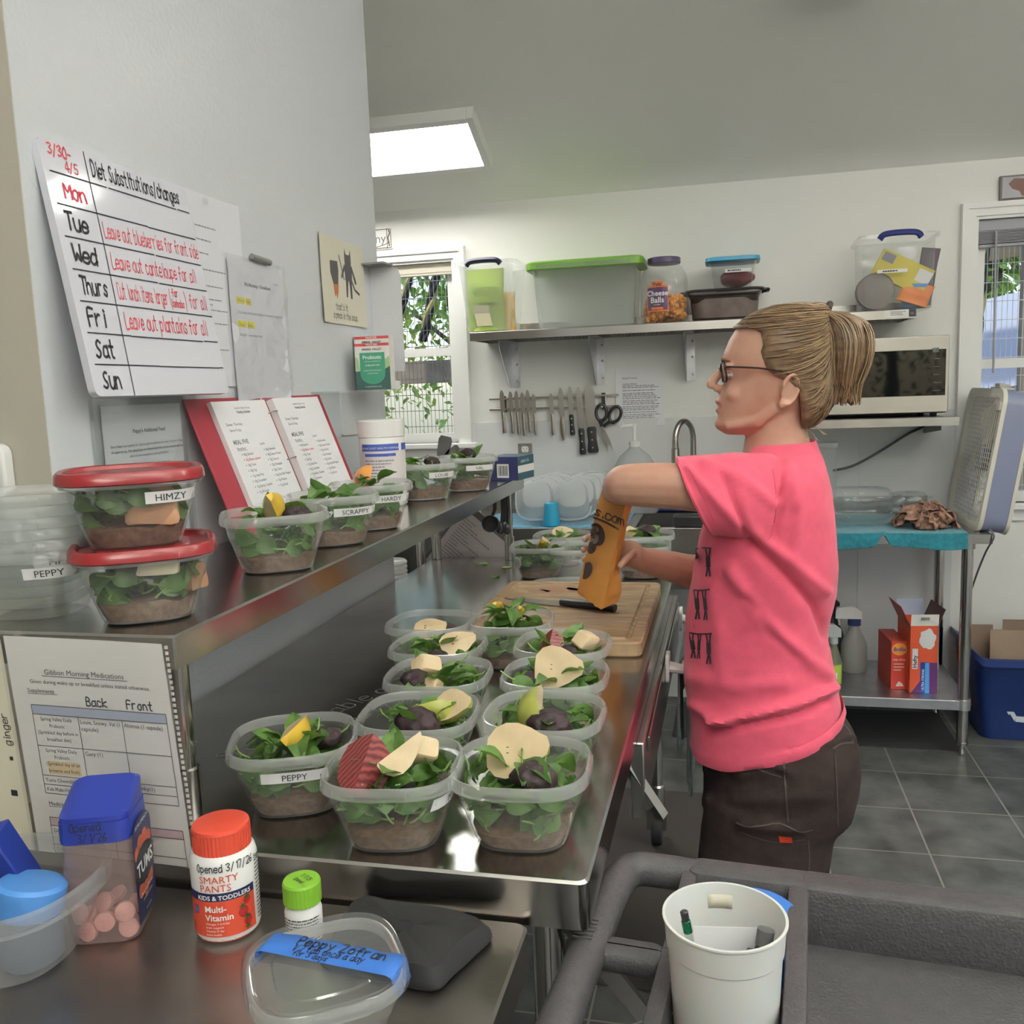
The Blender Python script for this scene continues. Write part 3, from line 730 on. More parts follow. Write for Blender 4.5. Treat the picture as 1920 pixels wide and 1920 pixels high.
def piece(prof, ang, k=1, cut=None):
    """a wedge cut from a round fruit: rind outside (0), two cut faces (1); the wedge faces +X"""
    mb = MB(); P = [(r * k, z * k) for r, z in prof]; n = max(3, int(ang / .3))
    mb.lathe(P, n=n, a0=-ang / 2, a1=ang / 2, mi=0)
    for s in (-1, 1):
        a = s * ang / 2; pts = [V(r * math.cos(a), r * math.sin(a), z) for r, z in P]
        mb.add(pts, [tuple(range(len(pts))) if s > 0 else tuple(reversed(range(len(pts))))], 1)
    if ang > 2.4:
        for dy in (-.0032, .0032): mb.ball((.0009, dy * k, -.010 * k), (.0012, .0011 * k, .0028 * k), 8, 6, mi=2)
        mb.box((.0006, 0, .006 * k), (.001, .0012 * k, .030 * k), None, 0)
    c = sum(mb.v, Vector()) / len(mb.v); mb.v = [v - c for v in mb.v]
    return mb
def chunk(w, d, h, seed):
    mb = MB(); mb.loft([sq(w * .46, d * .46, 0, 16, 5), sq(w * .5, d * .5, h * .1, 16, 6), sq(w * .5, d * .48, h * .85, 16, 6), sq(w * .44, d * .42, h, 16, 5)])
    mb.v = [v - V(0, 0, h / 2) for v in mb.v]; return bumpy(MB().add([V(v.x * (1 - 9 * max(0, v.z) * (seed % 3 + 1) / 3) + .25 * v.z * (seed % 2), v.y * (1 + 7 * v.z * (seed % 2 - .6)), v.z) for v in mb.v], mb.f), .005, 34, seed)
FR = {
 'pear': lambda: ('pear_wedge', piece(PEAR, 1.7, 1), [skin_g, flesh], 'pear'), 'halfpear': lambda: ('pear_half', piece(PEAR, PI, 1.05), [skin_g, flesh, seedm], 'pear'),
 'yellow': lambda: ('yellow_fruit_wedge', piece(PEAR, 1.5, 1.05), [skin_y, flesh], 'fruit'), 'halfyellow': lambda: ('yellow_fruit_half', piece(PEAR, 2.6, 1.0), [skin_y, flesh, seedm], 'fruit'),
 'apple': lambda: ('apple_wedge', piece(APPLE, 1.6, 1), [skin_r, flesh], 'apple'), 'beet': lambda: ('beet', bumpy(bumpy(MB().ball((0, 0, 0), (.028, .022, .018), 36, 24), .009, 34), .0028, 130, 2), [beetm], 'beet'),
 'cutbeet': lambda: ('beet_quarter', piece(BEET, 1.9, 1.15), [beetm, beetf], 'beet'), 'chunk': lambda: ('pear_chunk', chunk(.036, .03, .024, 1), [flesh], 'pear'),
 'bigchunk': lambda: ('pear_chunk', chunk(.055, .038, .026, 4), [flesh], 'pear'), 'melon': lambda: ('melon_chunk', chunk(.06, .02, .045, 2), [melon], 'melon'), 'slab': lambda: ('apple_slab', chunk(.05, .014, .018, 3), [mat('pale_flesh', (.74, .66, .48), .45)], 'apple'),
}
FCACHE = {}
def fruit(kind, tubr, lx, ly, z, rot, k, label, group=None):
    if kind not in FCACHE:
        nm, mb, ms, cat = FR[kind](); o = mb.build(nm, ms, None, smooth=40); FCACHE[kind] = (nm, o.data, cat); bpy.data.objects.remove(o)
    nm, me, cat = FCACHE[kind]
    o = bpy.data.objects.new(nm, me); COL.objects.link(o)
    rz = tubr.rotation_euler.z
    o.location = tubr.location + Matrix.Rotation(rz, 3, 'Z') @ V(lx, ly, z); o.rotation_euler = (rot[0], rot[1], rot[2]); o.scale = (k, k, k)
    return tag(o, label, cat, group)
def fill(tubr, D, seed, n=30, top=.098, poke=3, brown_h=.026, items=(), empty_brown=False):
    loc, rz = tubr.location, tubr.rotation_euler.z
    if n:
        o = greens(seed, n, top, poke=poke).build('salad_leaves', [green1, green2], None); o.location = loc; o.rotation_euler.z = rz
        tag(o, 'green spinach leaves in the ' + D, 'salad leaves', None, 'stuff')
    if brown_h:
        o = mash(seed, brown_h).build('brown_mash', brown, None); o.location = loc + V(0, 0, .0005); o.rotation_euler.z = rz
        tag(o, 'brown mash at the bottom of the ' + D, 'mash', None, 'stuff')
    for kind, lx, ly, z, rot, k, txt in items:
        fruit(kind, tubr, lx, ly, z, rot, k, txt + ' in the ' + D)
d2 = lambda *a: tuple(math.radians(x) for x in a)
# (D, x, y, yaw, name args, seed, items)
G = CT + .0006
TUBS = [
 ('tub at the near right corner of the counter', 'nearest the near right counter corner', -.250, 1.045, 4, None, 11, [('halfpear', -.010, .014, .100, d2(75, 42, 78), 1.12, 'big pear half'), ('beet', .018, -.030, .086, d2(0, 0, 20), 1.0, 'dark whole beet')]),
 ('MAY tub with the cut beet', 'labelled MAY holding the red cut beet', -.408, 1.020, 9, dict(name='MAY', side=1, u0=-.030, wl=.07), 12, [('cutbeet', -.034, -.010, .096, d2(20, 38, 110), 1.2, 'cut beet quarter with red ringed face'), ('pear', .010, .006, .100, d2(20, 60, 60), .95, 'nearer pale pear chunk'), ('chunk', .030, .028, .096, d2(40, 20, 30), 1.0, 'farther pale pear chunk')]),
 ('PEPPY tub', 'labelled PEPPY at the left end of the nearest row', -.578, 1.085, 22, dict(name='PEPPY', side=0, u0=.006, wl=.085), 13, [('yellow', .004, -.012, .098, d2(80, 10, 20), 1.1, 'yellow skinned fruit wedge'), ('beet', .042, .010, .082, d2(0, 0, 60), .8, 'small dark beet')]),
 ('second tub back on the right side', 'second back on the right, with a green pear wedge', -.257, 1.225, 0, None, 14, [('pear', -.018, .008, .100, d2(70, -30, 200), 1.2, 'green skinned pear wedge'), ('beet', .010, -.026, .082, d2(0, 0, 5), 1.15, 'large dark beet')]),
 ('second tub back, left of centre', 'second back in the left row, with a beet and sliced pear', -.437, 1.20, 6, None, 15, [('halfpear', .046, .012, .096, d2(70, 50, 60), .85, 'pale halved pear'), ('pear', .026, .0, .093, d2(80, 0, 300), .8, 'slim pear slice'), ('beet', .0, -.02, .082, d2(0, 0, 0), 1.2, 'large dark beet')]),
 ('third tub back on the right side', 'third back on the right, with a pear half showing its core', -.274, 1.40, 2, None, 16, [('halfpear', .004, -.006, .102, d2(90, 28, 90), 1.08, 'halved pear with core showing'), ('beet', -.036, -.01, .082, d2(0, 0, 40), .75, 'dark beet')]),
 ('third tub back on the left side', 'third back in the left row, leaves at its right end', -.465, 1.38, 4, None, 17, [('chunk', -.022, .010, .098, d2(40, 20, 40), 1.1, 'pale pear chunk'), ('beet', -.034, -.022, .085, d2(0, 0, 0), .95, 'dark beet'), ('chunk', .0, -.03, .083, d2(0, 10, 70), .8, 'low pear chunk')]),
 ('fourth tub back on the left side', 'fourth back in the left row, with a yellow wedge', -.518, 1.545, 0, None, 18, [('halfyellow', .035, -.005, .095, d2(70, 50, 100), .95, 'yellow fruit half'), ('beet', .008, -.035, .075, d2(0, 0, 0), .8, 'dark beet')]),
 ('fourth tub back on the right side', 'beside the near edge of the cutting board', -.292, 1.575, 0, None, 19, [('chunk', .042, .0, .097, d2(20, 20, 60), 1.05, 'square pale fruit chunk'), ('cutbeet', -.018, -.012, .094, d2(0, 40, 80), .8, 'cut beet wedge'), ('beet', .012, -.02, .078, d2(0, 0, 0), .8, 'dark beet')]),
 ('fifth tub back on the left side', 'farthest in the left row, with few leaves and a peach half', -.585, 1.705, -2, None, 20, [('halfyellow', .0, -.015, .080, d2(80, 55, 90), .95, 'peach coloured fruit half'), ('beet', .035, -.005, .075, d2(0, 0, 0), .7, 'dark beet')]),
 ('fifth tub back beside the cutting board', 'heaped with leaves against the left side of the cutting board', -.425, 1.735, 8, None, 21, [('yellow', -.035, .045, .102, d2(60, 20, 10), .8, 'yellow fruit wedge at the far side'), ('yellow', .015, -.01, .108, d2(50, 50, 0), .65, 'yellow fruit piece')]),
 ('dark tub behind the cutting board', 'packed with dark leaves behind the cutting board by the shelf leg', -.541, 2.585, 6, None, 22, [('yellow', .012, .0, .098, d2(80, 80, 0), 1.0, 'yellow fruit wedge')]),
 ('far left tub behind the clear one', 'farthest left by the shelf leg with sprigs standing up', -.508, 2.775, -4, None, 23, [('halfpear', .0, .0, .094, d2(80, 55, 90), .9, 'pale green pear half')]),
 ('far right tub behind the bag', 'farthest right, beyond the orange bag', -.245, 2.79, 5, None, 24, [('beet', .0, .0, .1, d2(0, 0, 0), 1.1, 'dark beet'), ('chunk', -.05, -.01, .095, d2(30, 30, 0), 1.1, 'pale pear chunk')]),
 ('near right tub behind the bag', 'half hidden behind the woman hand and the orange bag', -.245, 2.60, 5, None, 25, []),
]
for i, (D, lab, x, y, yaw, nm, seed, items) in enumerate(TUBS):
    few = {9: 14, 14: 18}.get(i, 46)
    tp = {9: .072, 8: .088, 14: .075, 10: .106, 4: .088, 3: .088}.get(i, .096)
    r = tub_thing('clear salad tub ' + lab, (x, y, G), math.radians(yaw), **(nm or {}))
    fill(r, D, seed, few, tp, {9: 0, 14: 1, 10: 9, 11: 2, 2: 7, 6: 5}.get(i, 4), .024, items)
# empty clear tub and a loose lid beside the board
r = tub_thing('empty clear tub without leaves behind the cutting board', (-.425, 2.56, G), math.radians(10), group='empty tubs')
o = bpy.data.objects.new('tub_cover', _me_lid.copy()); COL.objects.link(o); o.data.materials.clear(); o.data.materials.append(tubm); o.location = (-.44, 2.41, CT - .074); o.rotation_euler = (0, 0, .3)
o.location.z = CT + .0855 - .168; o.location.z = CT - .0835
tag(o, 'loose clear tub lid lying flat just behind the cutting board', 'lid')

# on the overshelf
GS = SZ + .0006
SH = [
 ('lower red lidded tub', 'lower of the two with red lids', -.742, 1.03, 33, None, True, 31, [('slab', .018, -.062, .073, d2(0, 0, 20), 1.0, 'white apple slab'), ('melon', .060, -.01, .048, d2(0, 0, 95), .75, 'orange melon chunk')], 46, .082, 0),
 ('upper red lidded tub', 'upper of the two with red lids, labelled HIMZY', -.755, 1.035, 35, dict(name='HIMZY', side=0, u0=.045, wl=.06), True, 32, [('melon', .022, -.050, .055, d2(0, 0, 30), 1.1, 'big orange melon chunk')], 44, .080, 0),
 ('unlabelled open tub on the shelf', 'largest looking open one on the shelf, nearest the red lidded pair', -.722, 1.345, 32, None, False, 33, [('yellow', .0, -.01, .102, d2(60, 10, 30), 1.1, 'bright yellow fruit wedge'), ('beet', .034, -.02, .088, d2(0, 0, 30), .8, 'dark beet')], 46, .098, 4),
 ('SCRAPPY tub', 'labelled SCRAPPY on the shelf', -.728, 1.585, 30, dict(name='SCRAPPY', side=0, u0=.034, wl=.08), False, 34, [], 46, .098, 5),
 ('HARDY tub', 'labelled HARDY on the shelf, with a red apple piece on top', -.728, 1.775, 28, dict(name='HARDY', side=0, u0=.034, wl=.08), False, 35, [('apple', -.01, -.01, .108, d2(20, -40, 250), .95, 'red and yellow apple wedge')], 46, .102, 6),
 ('LOUIE tub', 'labelled LOUIE on the shelf', -.775, 2.265, 22, dict(name='LOUIE', side=0, u0=.040, wl=.065), False, 36, [('beet', .02, .0, .095, d2(0, 0, 0), .8, 'dark beet')], 44, .094, 3),
 ('VAL tub', 'labelled VAL at the far end of the shelf', -.715, 2.46, 20, dict(name='VAL', side=0, u0=.03, wl=.075), False, 37, [('beet', .0, -.01, .102, d2(0, 0, 0), .9, 'dark beet'), ('yellow', -.05, -.035, .068, d2(60, 10, 60), .8, 'yellow fruit wedge')], 44, .098, 4),
]
for i, (D, lab, x, y, yaw, nm, lid, seed, items, n, top, poke) in enumerate(SH):
    z = GS + (.0945 if i == 1 else 0)
    r = tub_thing('clear salad tub ' + lab, (x, y, z), math.radians(yaw), lid=lid, group='salad tubs on the overshelf', **(nm or {}))
    fill(r, D, seed, n, top, poke, .028, items)
# nested stack of empty tubs at the shelf's left end
for k in range(6):
    nm = {0: dict(name='PEPPY', side=0, u0=.045, wl=.06), 1: dict(name='PIP', side=0, u0=.05, wl=.05), 2: dict(name='HAZEL', side=0, u0=.02, wl=.07)}.get(k, {})
    tub_thing('empty clear tub, %s of the nested stack at the near shelf end' % ['bottom', 'second', 'third', 'fourth', 'fifth', 'top'][k], (-.912 + .002 * (k % 2), 1.032, GS + k * .0145), math.radians(18 + k * 2), group='nested empty tubs', **nm)
# tubs drying upside down on the towel
rot_ = {}
cnt = ['nearest', 'second', 'third', 'farthest']
for row, (u, nm) in enumerate(((1015, 'left'), (1080, 'right'))):
    for k in range(4):
        x = ony(1006 if row == 0 else 1073, 930, 3.62).x + k * .022; y = 3.615 + k * .062
        r = tub_thing('empty white tub drying on edge, %s of the %s row beside the sink' % (cnt[k], nm), (x, y, KZ + .1335 + .004 * k), 0, group='tubs drying on the blue towel')
        r.rotation_euler = (math.radians(-116 + 2 * k), 0, math.radians(14))
        pass
MB_T = _me_tub.copy(); MB_T.materials.clear(); MB_T.materials.append(clear('white_tub_plastic', (.90, .91, .91), .5, .25, .8))
for o in list(bpy.data.objects):
    if o.get('group') == 'tubs drying on the blue towel':
        for c in o.children: c.data = MB_T
# ---------------------------------------------------------------- goods on the back wall shelf
def bin_mb(w, d, h, taper=.03, r=.03, rim=.012, n=6):
    mb = MB(); rr = lambda k, z: [V(x, y, z) for x, y in rrect(w - 2 * k, d - 2 * k, max(.004, r - k * .2), n)]
    mb.loft([rr(taper + .006, 0), rr(taper, .006), rr(.004, h - .02), rr(.002, h - .018), rr(-rim, h - .016), rr(-rim, h), rr(-rim + .004, h), rr(.003, h - .004)], (True, False))
    return mb
navy = mat('navy_handle', (.012, .016, .055), .4)
binm = clear('bin_plastic', (.93, .95, .94), .30, .15, .8); binc = clear('bin_clear', (.955, .96, .96), .09, .1, .9)
SF = ZS + .0008
def pouch(w, d, h, seed=0, top=.25):
    mb = MB(); rings = []
    for k in range(9):
        t = k / 8; dd = d * (1 - t) ** .6 + .004; ww = w * (1 - .06 * math.sin(PI * t)); rings.append([V(ww / 2 * math.cos(q) * (1 if abs(math.cos(q)) < .9 else 1), dd / 2 * math.sin(q) + .004 * math.sin(3 * t * PI + seed), h * t) for q in [2 * PI * j / 20 for j in range(20)]])
    return mb.loft(rings)
b1y = 3.865; b1x0, b1x1 = ony(859, 600, b1y).x, ony(965, 600, b1y).x; b1w = b1x1 - b1x0; b1h = ony(905, 488, b1y).z - SF
cx1 = (b1x0 + b1x1) / 2
t = thing('storage_bin', 'open clear bin with a navy handle at the left end of the shelf', 'storage bin', (cx1, b1y + .14, SF))
bm = bin_mb(b1w, .27, b1h); bm.build('bin_body', binm, t, world=False)
hb = MB(); hb.tube(bez([(-.075, -.152, b1h - .020), (-.05, -.156, b1h - .004), (.05, -.156, b1h - .004), (.075, -.152, b1h - .020)], 6), [.012] * 18 + [.012], 8); hb.build('handle', navy, t, world=False)
t2 = thing('snack_pouch', 'lime green snack pouch standing in the open clear bin', 'pouch', (cx1 - .012, b1y + .055, SF + .006))
pouchm = mat('lime_pouch', (.42, .55, .12), .4)
pouch(.17, .05, b1h * .88).build('pouch_body', pouchm, t2, world=False)
f_ = lambda a, b: V(a, -.03 * max(0, (1 - b / (b1h * .88))) ** .6 - .0025, b)
mb = MB(); hand(mb, 'Nature', lambda a, b: f_(a * .72, b), .042, -.088, .155, .07, .2, slant=.2, seed=3, adv=6.2); rect(mb, f_, -.02, .112, .055, .118); mb.build('lettering', mat('pouch_print', (.10, .16, .05), .5), t2, world=False, smooth=0)
mb = MB(); mb.grid(lambda u, v: f_(-.055 + .07 * u + .02 * (1 - v), .02 + .09 * v), 4, 4); mb.build('cream_print', mat('pouch_cream', (.62, .58, .40), .5), t2, world=False)
t3 = thing('snack_bag', 'clear bag of orange snacks standing in the open clear bin', 'bag', (cx1 + .103, b1y + .09, SF + .006)); t3.location.x = b1x1 - .05
pouch(.07, .06, .165).build('bag_body', mat('orange_snack', (.58, .33, .06), .45, noise=.5, nscale=40, ncol=(.75, .62, .35)), t3, world=False)
# bin with the green lid
b2y = 3.862; x0, x1 = ony(997, 600, b2y).x, ony(1196, 600, b2y).x; h2 = ony(1100, 490, b2y).z - SF
t = thing('storage_bin', 'long clear bin with a green lid, second from the left on the shelf', 'storage bin', ((x0 + x1) / 2, b2y + .135, SF))
bin_mb(x1 - x0, .26, h2, .02, .035, .008).build('bin_body', binm, t, world=False)
lm = mat('green_lid', (.17, .36, .055), .38)
w2 = x1 - x0 + .05; mb = MB(); q = lambda k, z: [V(x, y, z) for x, y in rrect(w2 - 2 * k, .275 - 2 * k, .045, 6)]
mb.loft([q(.004, h2 - .022), q(0, h2 - .018), q(0, h2 + .008), q(.006, h2 + .014), q(.03, h2 + .016), q(.034, h2 + .010)]); mb.build('lid', lm, t, world=False)
# cheese ball jar
jy = 3.96; jx = ony(1246, 560, jy).x; jr = .098; jh = ony(1246, 488, jy).z - SF
t = thing('snack_jar', 'big clear jar a third full of orange cheese balls, with a purple lid', 'jar', (jx, jy, SF))
pr = [(.085, .0), (.095, .012), (.098, .03), (.098, .10), (.0975, .17), (.092, .20), (.08, jh - .035), (.064, jh - .022), (.062, jh - .012)]
mb = MB(); mb.loft([sq(a, a, z, 40, 2.8) for z, a in [(z, a) for a, z in pr]], (True, False)); mb.build('jar_body', binc, t, world=False)
mb = MB(); mb.lathe([(.066, jh - .016), (.068, jh - .014), (.068, jh + .006), (.064, jh + .009)], n=40); mb.build('lid', mat('purple_lid', (.075, .055, .13), .4), t, world=False)
rnd = random.Random(9); mb = MB()
for k in range(420):
    a = rnd.uniform(0, 6.28); r_ = .084 * math.sqrt(rnd.uniform(.25, 1)); z = .012 + .085 * rnd.random() + .012 * math.cos(a + 1)
    mb.ball((r_ * math.cos(a), r_ * math.sin(a), z), .0085, 7, 5)
cb = mb.build('cheese_balls', mat('cheese_orange', (.75, .30, .035), .6), None); cb.location = t.location + V(0, 0, .002); tag(cb, 'orange cheese balls filling the bottom of the big jar', 'snack', None, 'stuff')
a0 = math.radians(-104); cm = lambda off: cyl_map((0, 0, 0), .0985, a0, .045, off)
mb = MB(); poly2 = [(-.045, .0), (.045, .0), (.047, .03), (.045, .085), (.040, .105), (.02, .125), (-.02, .125), (-.040, .105), (-.045, .085), (-.047, .03)]
def curved(mb, f, w, z0, z1, n=8, mi=None):
    rect(mb, f, -w / 2, z0, w / 2, z1, mi, n)
curved(mb, cm(.0008), .094, .0, .105); curved(mb, cm(.0008), .05, .105, .122); lb = mb.build('label', mat('orange_label', (.72, .17, .03), .4), t, world=False)
mb = MB(); curved(mb, cm(.0014), .086, .006, .098); mb.build('label_panel', mat('purple_label', (.07, .025, .10), .4), lb, world=False)
mb = MB(); text(mb, 'Cheese', cm(.002), .030, 0, .064, 1, 'c'); text(mb, 'Balls', cm(.002), .032, 0, .036, 1, 'c'); text(mb, 'cheddar', cm(.002), .009, 0, .025, 0, 'c'); mb.build('lettering', white, lb, world=False, smooth=0)
mb = MB(); text(mb, 'Putz', cm(.002), .020, 0, .104, 1, 'c'); mb.build('maker_lettering', ink, lb, world=False, smooth=0)
mb = MB(); curved(mb, cm(.002), .05, .008, .018); mb.build('label_band', mat('orange_label', (.7, .2, .05)), lb, world=False)
# smoky tub and the blue-lidded box on it
gy = 3.90; gx0, gx1 = ony(1290, 590, gy).x, ony(1428, 590, gy).x; gh = ony(1360, 543, gy).z - SF
t = thing('smoky_tub', 'smoky brown plastic tub with a dark rim under the blue-lidded box', 'tub', ((gx0 + gx1) / 2, gy + .115, SF))
smoke = clear('smoky_plastic', (.42, .38, .36), .25, .1, .9, (.22, .19, .18))
bin_mb(gx1 - gx0, .22, gh, .035, .05, .003).build('tub_body', smoke, t, world=False)
mb = MB(); q = lambda k, z: [V(x, y, z) for x, y in rrect(gx1 - gx0 + .03 - 2 * k, .25 - 2 * k, .06, 6)]
mb.loft([q(.0, gh - .006), q(-.002, gh), q(.002, gh + .006), q(.014, gh + .006), q(.016, gh)], (False, False))
for s in (-1, 1): mb.tube([(s * (gx1 - gx0 + .03) / 2, -.03, gh), (s * ((gx1 - gx0) / 2 + .03), -.02, gh), (s * ((gx1 - gx0) / 2 + .03), .02, gh), (s * (gx1 - gx0 + .03) / 2, .03, gh)], .008, 6)
mb.build('rim', black, t, world=False)
mb = MB().loft([q(.05, .004), q(.03, .012), q(.022, gh * .8)]); mb.build('contents', mat('brown_contents', (.13, .10, .09), .6, noise=.3), t, world=False)
zb = SF + gh + .0065; hx0, hx1 = ony(1330, 520, gy).x, ony(1418, 520, gy).x; hh = ony(1370, 482, gy).z - zb
t = thing('food_box', 'clear food box with a bright blue lid on top of the smoky tub', 'food container', ((hx0 + hx1) / 2, gy + .10, zb))
bin_mb(hx1 - hx0, .16, hh, .018, .03, .004).build('box_body', binc, t, world=False)
blue_lid = mat('blue_lid', (.03, .30, .50), .3)
mb = MB(); q = lambda k, z: [V(x, y, z) for x, y in rrect(hx1 - hx0 + .035 - 2 * k, .19 - 2 * k, .035, 6)]
mb.loft([q(.003, hh - .012), q(0, hh - .010), q(.002, hh + .004), q(.02, hh + .008), q(.024, hh + .004)]); mb.build('lid', blue_lid, t, world=False)
f_ = plane_map((-.01, -.075, hh * .52), (1, 0, 0), (0, 0, 1), .004)
mb = MB(); rect(mb, f_, -.02, 0, .085, .014); lb = mb.build('label', labelm, t, world=False)
mb = MB(); greek(mb, plane_map((-.01, -.0765, hh * .52), (1, 0, 0), (0, 0, 1), .004), -.01, .005, .08, 1, .01, .005, random.Random(2)); mb.build('label_print', ink, lb, world=False, smooth=0)
mb = bumpy(MB().ball((0, 0, 0), (.07, .05, .035), 16, 10), .012, 30); o = mb.build('beet_pieces', mat('dark_red', (.14, .015, .02), .4), None); o.location = t.location + V(.02, 0, .045); tag(o, 'dark red beet pieces inside the blue-lidded box', 'beets', None, 'stuff')

# clear bin on the small upper shelf
uy = 3.868; UF = UZ + .0008; vx0, vx1 = ony(1614, 570, uy).x, ony(1757, 570, uy).x; vh = ony(1690, 437, uy).z - UF
t = thing('storage_bin', 'clear lidded bin with a blue handle, packed with boxes, above the microwave', 'storage bin', ((vx0 + vx1) / 2, uy + .135, UF))
bin_mb(vx1 - vx0, .26, vh, .012, .03, .010).build('bin_body', binc, t, world=False)
hb = MB(); hb.tube(bez([(-.075, -.145, vh - .020), (-.05, -.150, vh - .001), (.05, -.150, vh - .001), (.075, -.145, vh - .020)], 6), .012, 8); hb.build('handle', mat('blue_handle', (.02, .03, .17), .4), t, world=False)
f_ = plane_map((-.06, -.134, vh * .49), (1, 0, 0), (0, 0, 1), .001)
mb = MB(); rect(mb, f_, -.02, 0, .09, .013); lb = mb.build('label', labelm, t, world=False)
mb = MB(); greek(mb, plane_map((-.06, -.1345, vh * .49), (1, 0, 0), (0, 0, 1), .0012), 0, .004, .07, 1, .01, .005, random.Random(5)); mb.build('label_print', ink, lb, world=False, smooth=0)
c0 = Vector(t.location)
yb = thing('snack_box', 'yellow snack box tilted inside the clear bin above the microwave', 'box', c0 + V(.0, -.075, .105)); yb.rotation_euler = (0, math.radians(28), 0)
MB().box((0, 0, .045), (.21, .035, .105)).build('carton', mat('yellow_carton', (.62, .52, .06), .5), yb, world=False, bevel=.001)
fy = plane_map((.1, -.0177, .088), (-1, 0, 0), (0, 0, -1), -.0006)
mb = MB(); text(mb, 'Oreccos', fy, .032, .055, .005, 0); mb.build('lettering', mat('brown_print', (.10, .06, .02), .5), yb, world=False, smooth=0)
mb = MB(); fz = plane_map((-.105, -.0177, 0), (1, 0, 0), (0, 0, 1), .0006); rect(mb, fz, .155, .035, .21, .085); mb.build('white_panel', labelm, yb, world=False)
mb = MB(); poly(mb, plane_map((-.105, -.0180, 0), (1, 0, 0), (0, 0, 1), .0009), [(.155, .02), (.21, .045), (.21, .03), (.17, .012)]); mb.build('blue_panel', mat('print_blue', (.05, .25, .6), .5), yb, world=False)
mb = MB(); rect(mb, fz, .008, .055, .055, .09); mb.build('grey_panel', mat('print_grey', (.22, .22, .27), .5), yb, world=False)
cn = thing('round_tin', 'round grey tin lying on its side in the clear bin', 'tin', c0 + V(-.078, -.08, .078))
MB().lathe([(.0, .02), (.062, .02), (.066, .018), (.070, .02), (.070, -.05), (0, -.05)], n=36, axis=Euler((PI / 2, 0, 0)).to_matrix()).build('tin_body', mat('grey_tin', (.21, .185, .18), .5), cn, world=False)
op = pouch(.12, .03, .085); o = op.build('orange_pouch', mat('orange_pouch', (.72, .21, .05), .45), None); o.location = c0 + V(.055, -.085, .022); o.rotation_euler = (0, math.radians(20), 0); tag(o, 'crumpled orange pouch at the bottom of the clear bin', 'pouch')
o = pouch(.10, .04, .05, 2).build('blue_pouch', mat('blue_pouch', (.03, .16, .34), .4), None); o.location = c0 + V(.07, -.05, .006); tag(o, 'blue and green pouch at the right bottom of the clear bin', 'pouch')
o = pouch(.07, .03, .22, 1).build('dark_pouch', mat('mauve_pouch', (.10, .075, .10), .4), None); o.location = c0 + V(.105, -.02, .02); o.rotation_euler = (0, math.radians(8), 0); tag(o, 'tall dark mauve pouch along the right side of the clear bin', 'pouch')

# ---------------------------------------------------------------- knife rack
KY = YB - .02
kx0, kx1 = ony(917, 748, KY).x, ony(1160, 742, KY).x; zt, zb_ = ony(1000, 746, KY).z, ony(1000, 766, KY).z
t = thing('knife_rack', 'two-bar magnetic steel knife rack on the wall under the shelf', 'knife rack', (kx0, YB, zb_))
for z in (zt, zb_): MB().span((kx0, KY - .002, z - .0045), (kx1, KY + .004, z + .0045)).build('bar', nick, t, bevel=.001)
for x in (kx0 + .07, kx1 - .07): MB().span((x - .008, KY + .0005, zb_ - .012), (x + .008, YB - .0002, zt + .012)).build('bracket', black, t, smooth=0)
bladem = mat('knife_blade', (.55, .52, .48), .28, 1); handm = mat('knife_handle_steel', (.36, .33, .29), .35, 1)
def knife(u, vt, vj, vb, w, kind, label):
    """tip, joint and butt given on the wall plane"""
    ky = KY - .006; p = ony(u, (vt + vb) / 2, ky); a = ony(u, vt, ky).z; j = ony(u, vj, ky).z; b = ony(u, vb, ky).z
    r = thing('kitchen_knife', label, 'knife', (p.x, ky, b), group='knives on the wall rack')
    tilt = math.radians(3); r.rotation_euler = (0, -tilt, 0)
    L, Lb = a - b, j - b
    bl = [(-w * .45, Lb), (w * .55, Lb), (w * .55, L * .80 + Lb * .2), (w * .40, L * .93 + Lb * .07), (0 if kind != 'chef' else w * .45, L), (-w * .25, L * .90 + Lb * .10), (-w * .45, L * .72 + Lb * .28)]
    mb = MB().prism(bl, (0, .0, 0), (1, 0, 0), (0, 0, 1), (0, .0018, 0)); mb.build('blade', bladem, r, world=False, smooth=0)
    hw = w * (.34 if kind == 'slim' else .5)
    prof = [(0.0, hw * .9), (.08, hw * 1.1), (.5, hw * .85), (.9, hw * .95), (1.0, hw * .7)] if kind != 'pen' else [(0, hw * .5), (.25, hw * 1.1), (.7, hw * 1.0), (1, hw * .5)]
    hb = MB(); hb.loft([[V(x * hwk, y * .007 + (.001), Lb * t_) for x, y in ((-1, -1), (-.4, -1.25), (.4, -1.25), (1, -1), (1, .5), (-1, .5))] for t_, hwk in prof])
    hd = hb.build('handle', black if kind in ('black', 'chef') else handm, r, world=False, smooth=50)
    if kind in ('black', 'chef'):
        for t_ in (.2, .5, .8): MB().ball((0, -.0085, Lb * t_), (.0035, .0015, .0035), 8, 5).build('rivet', bladem, hd, world=False)
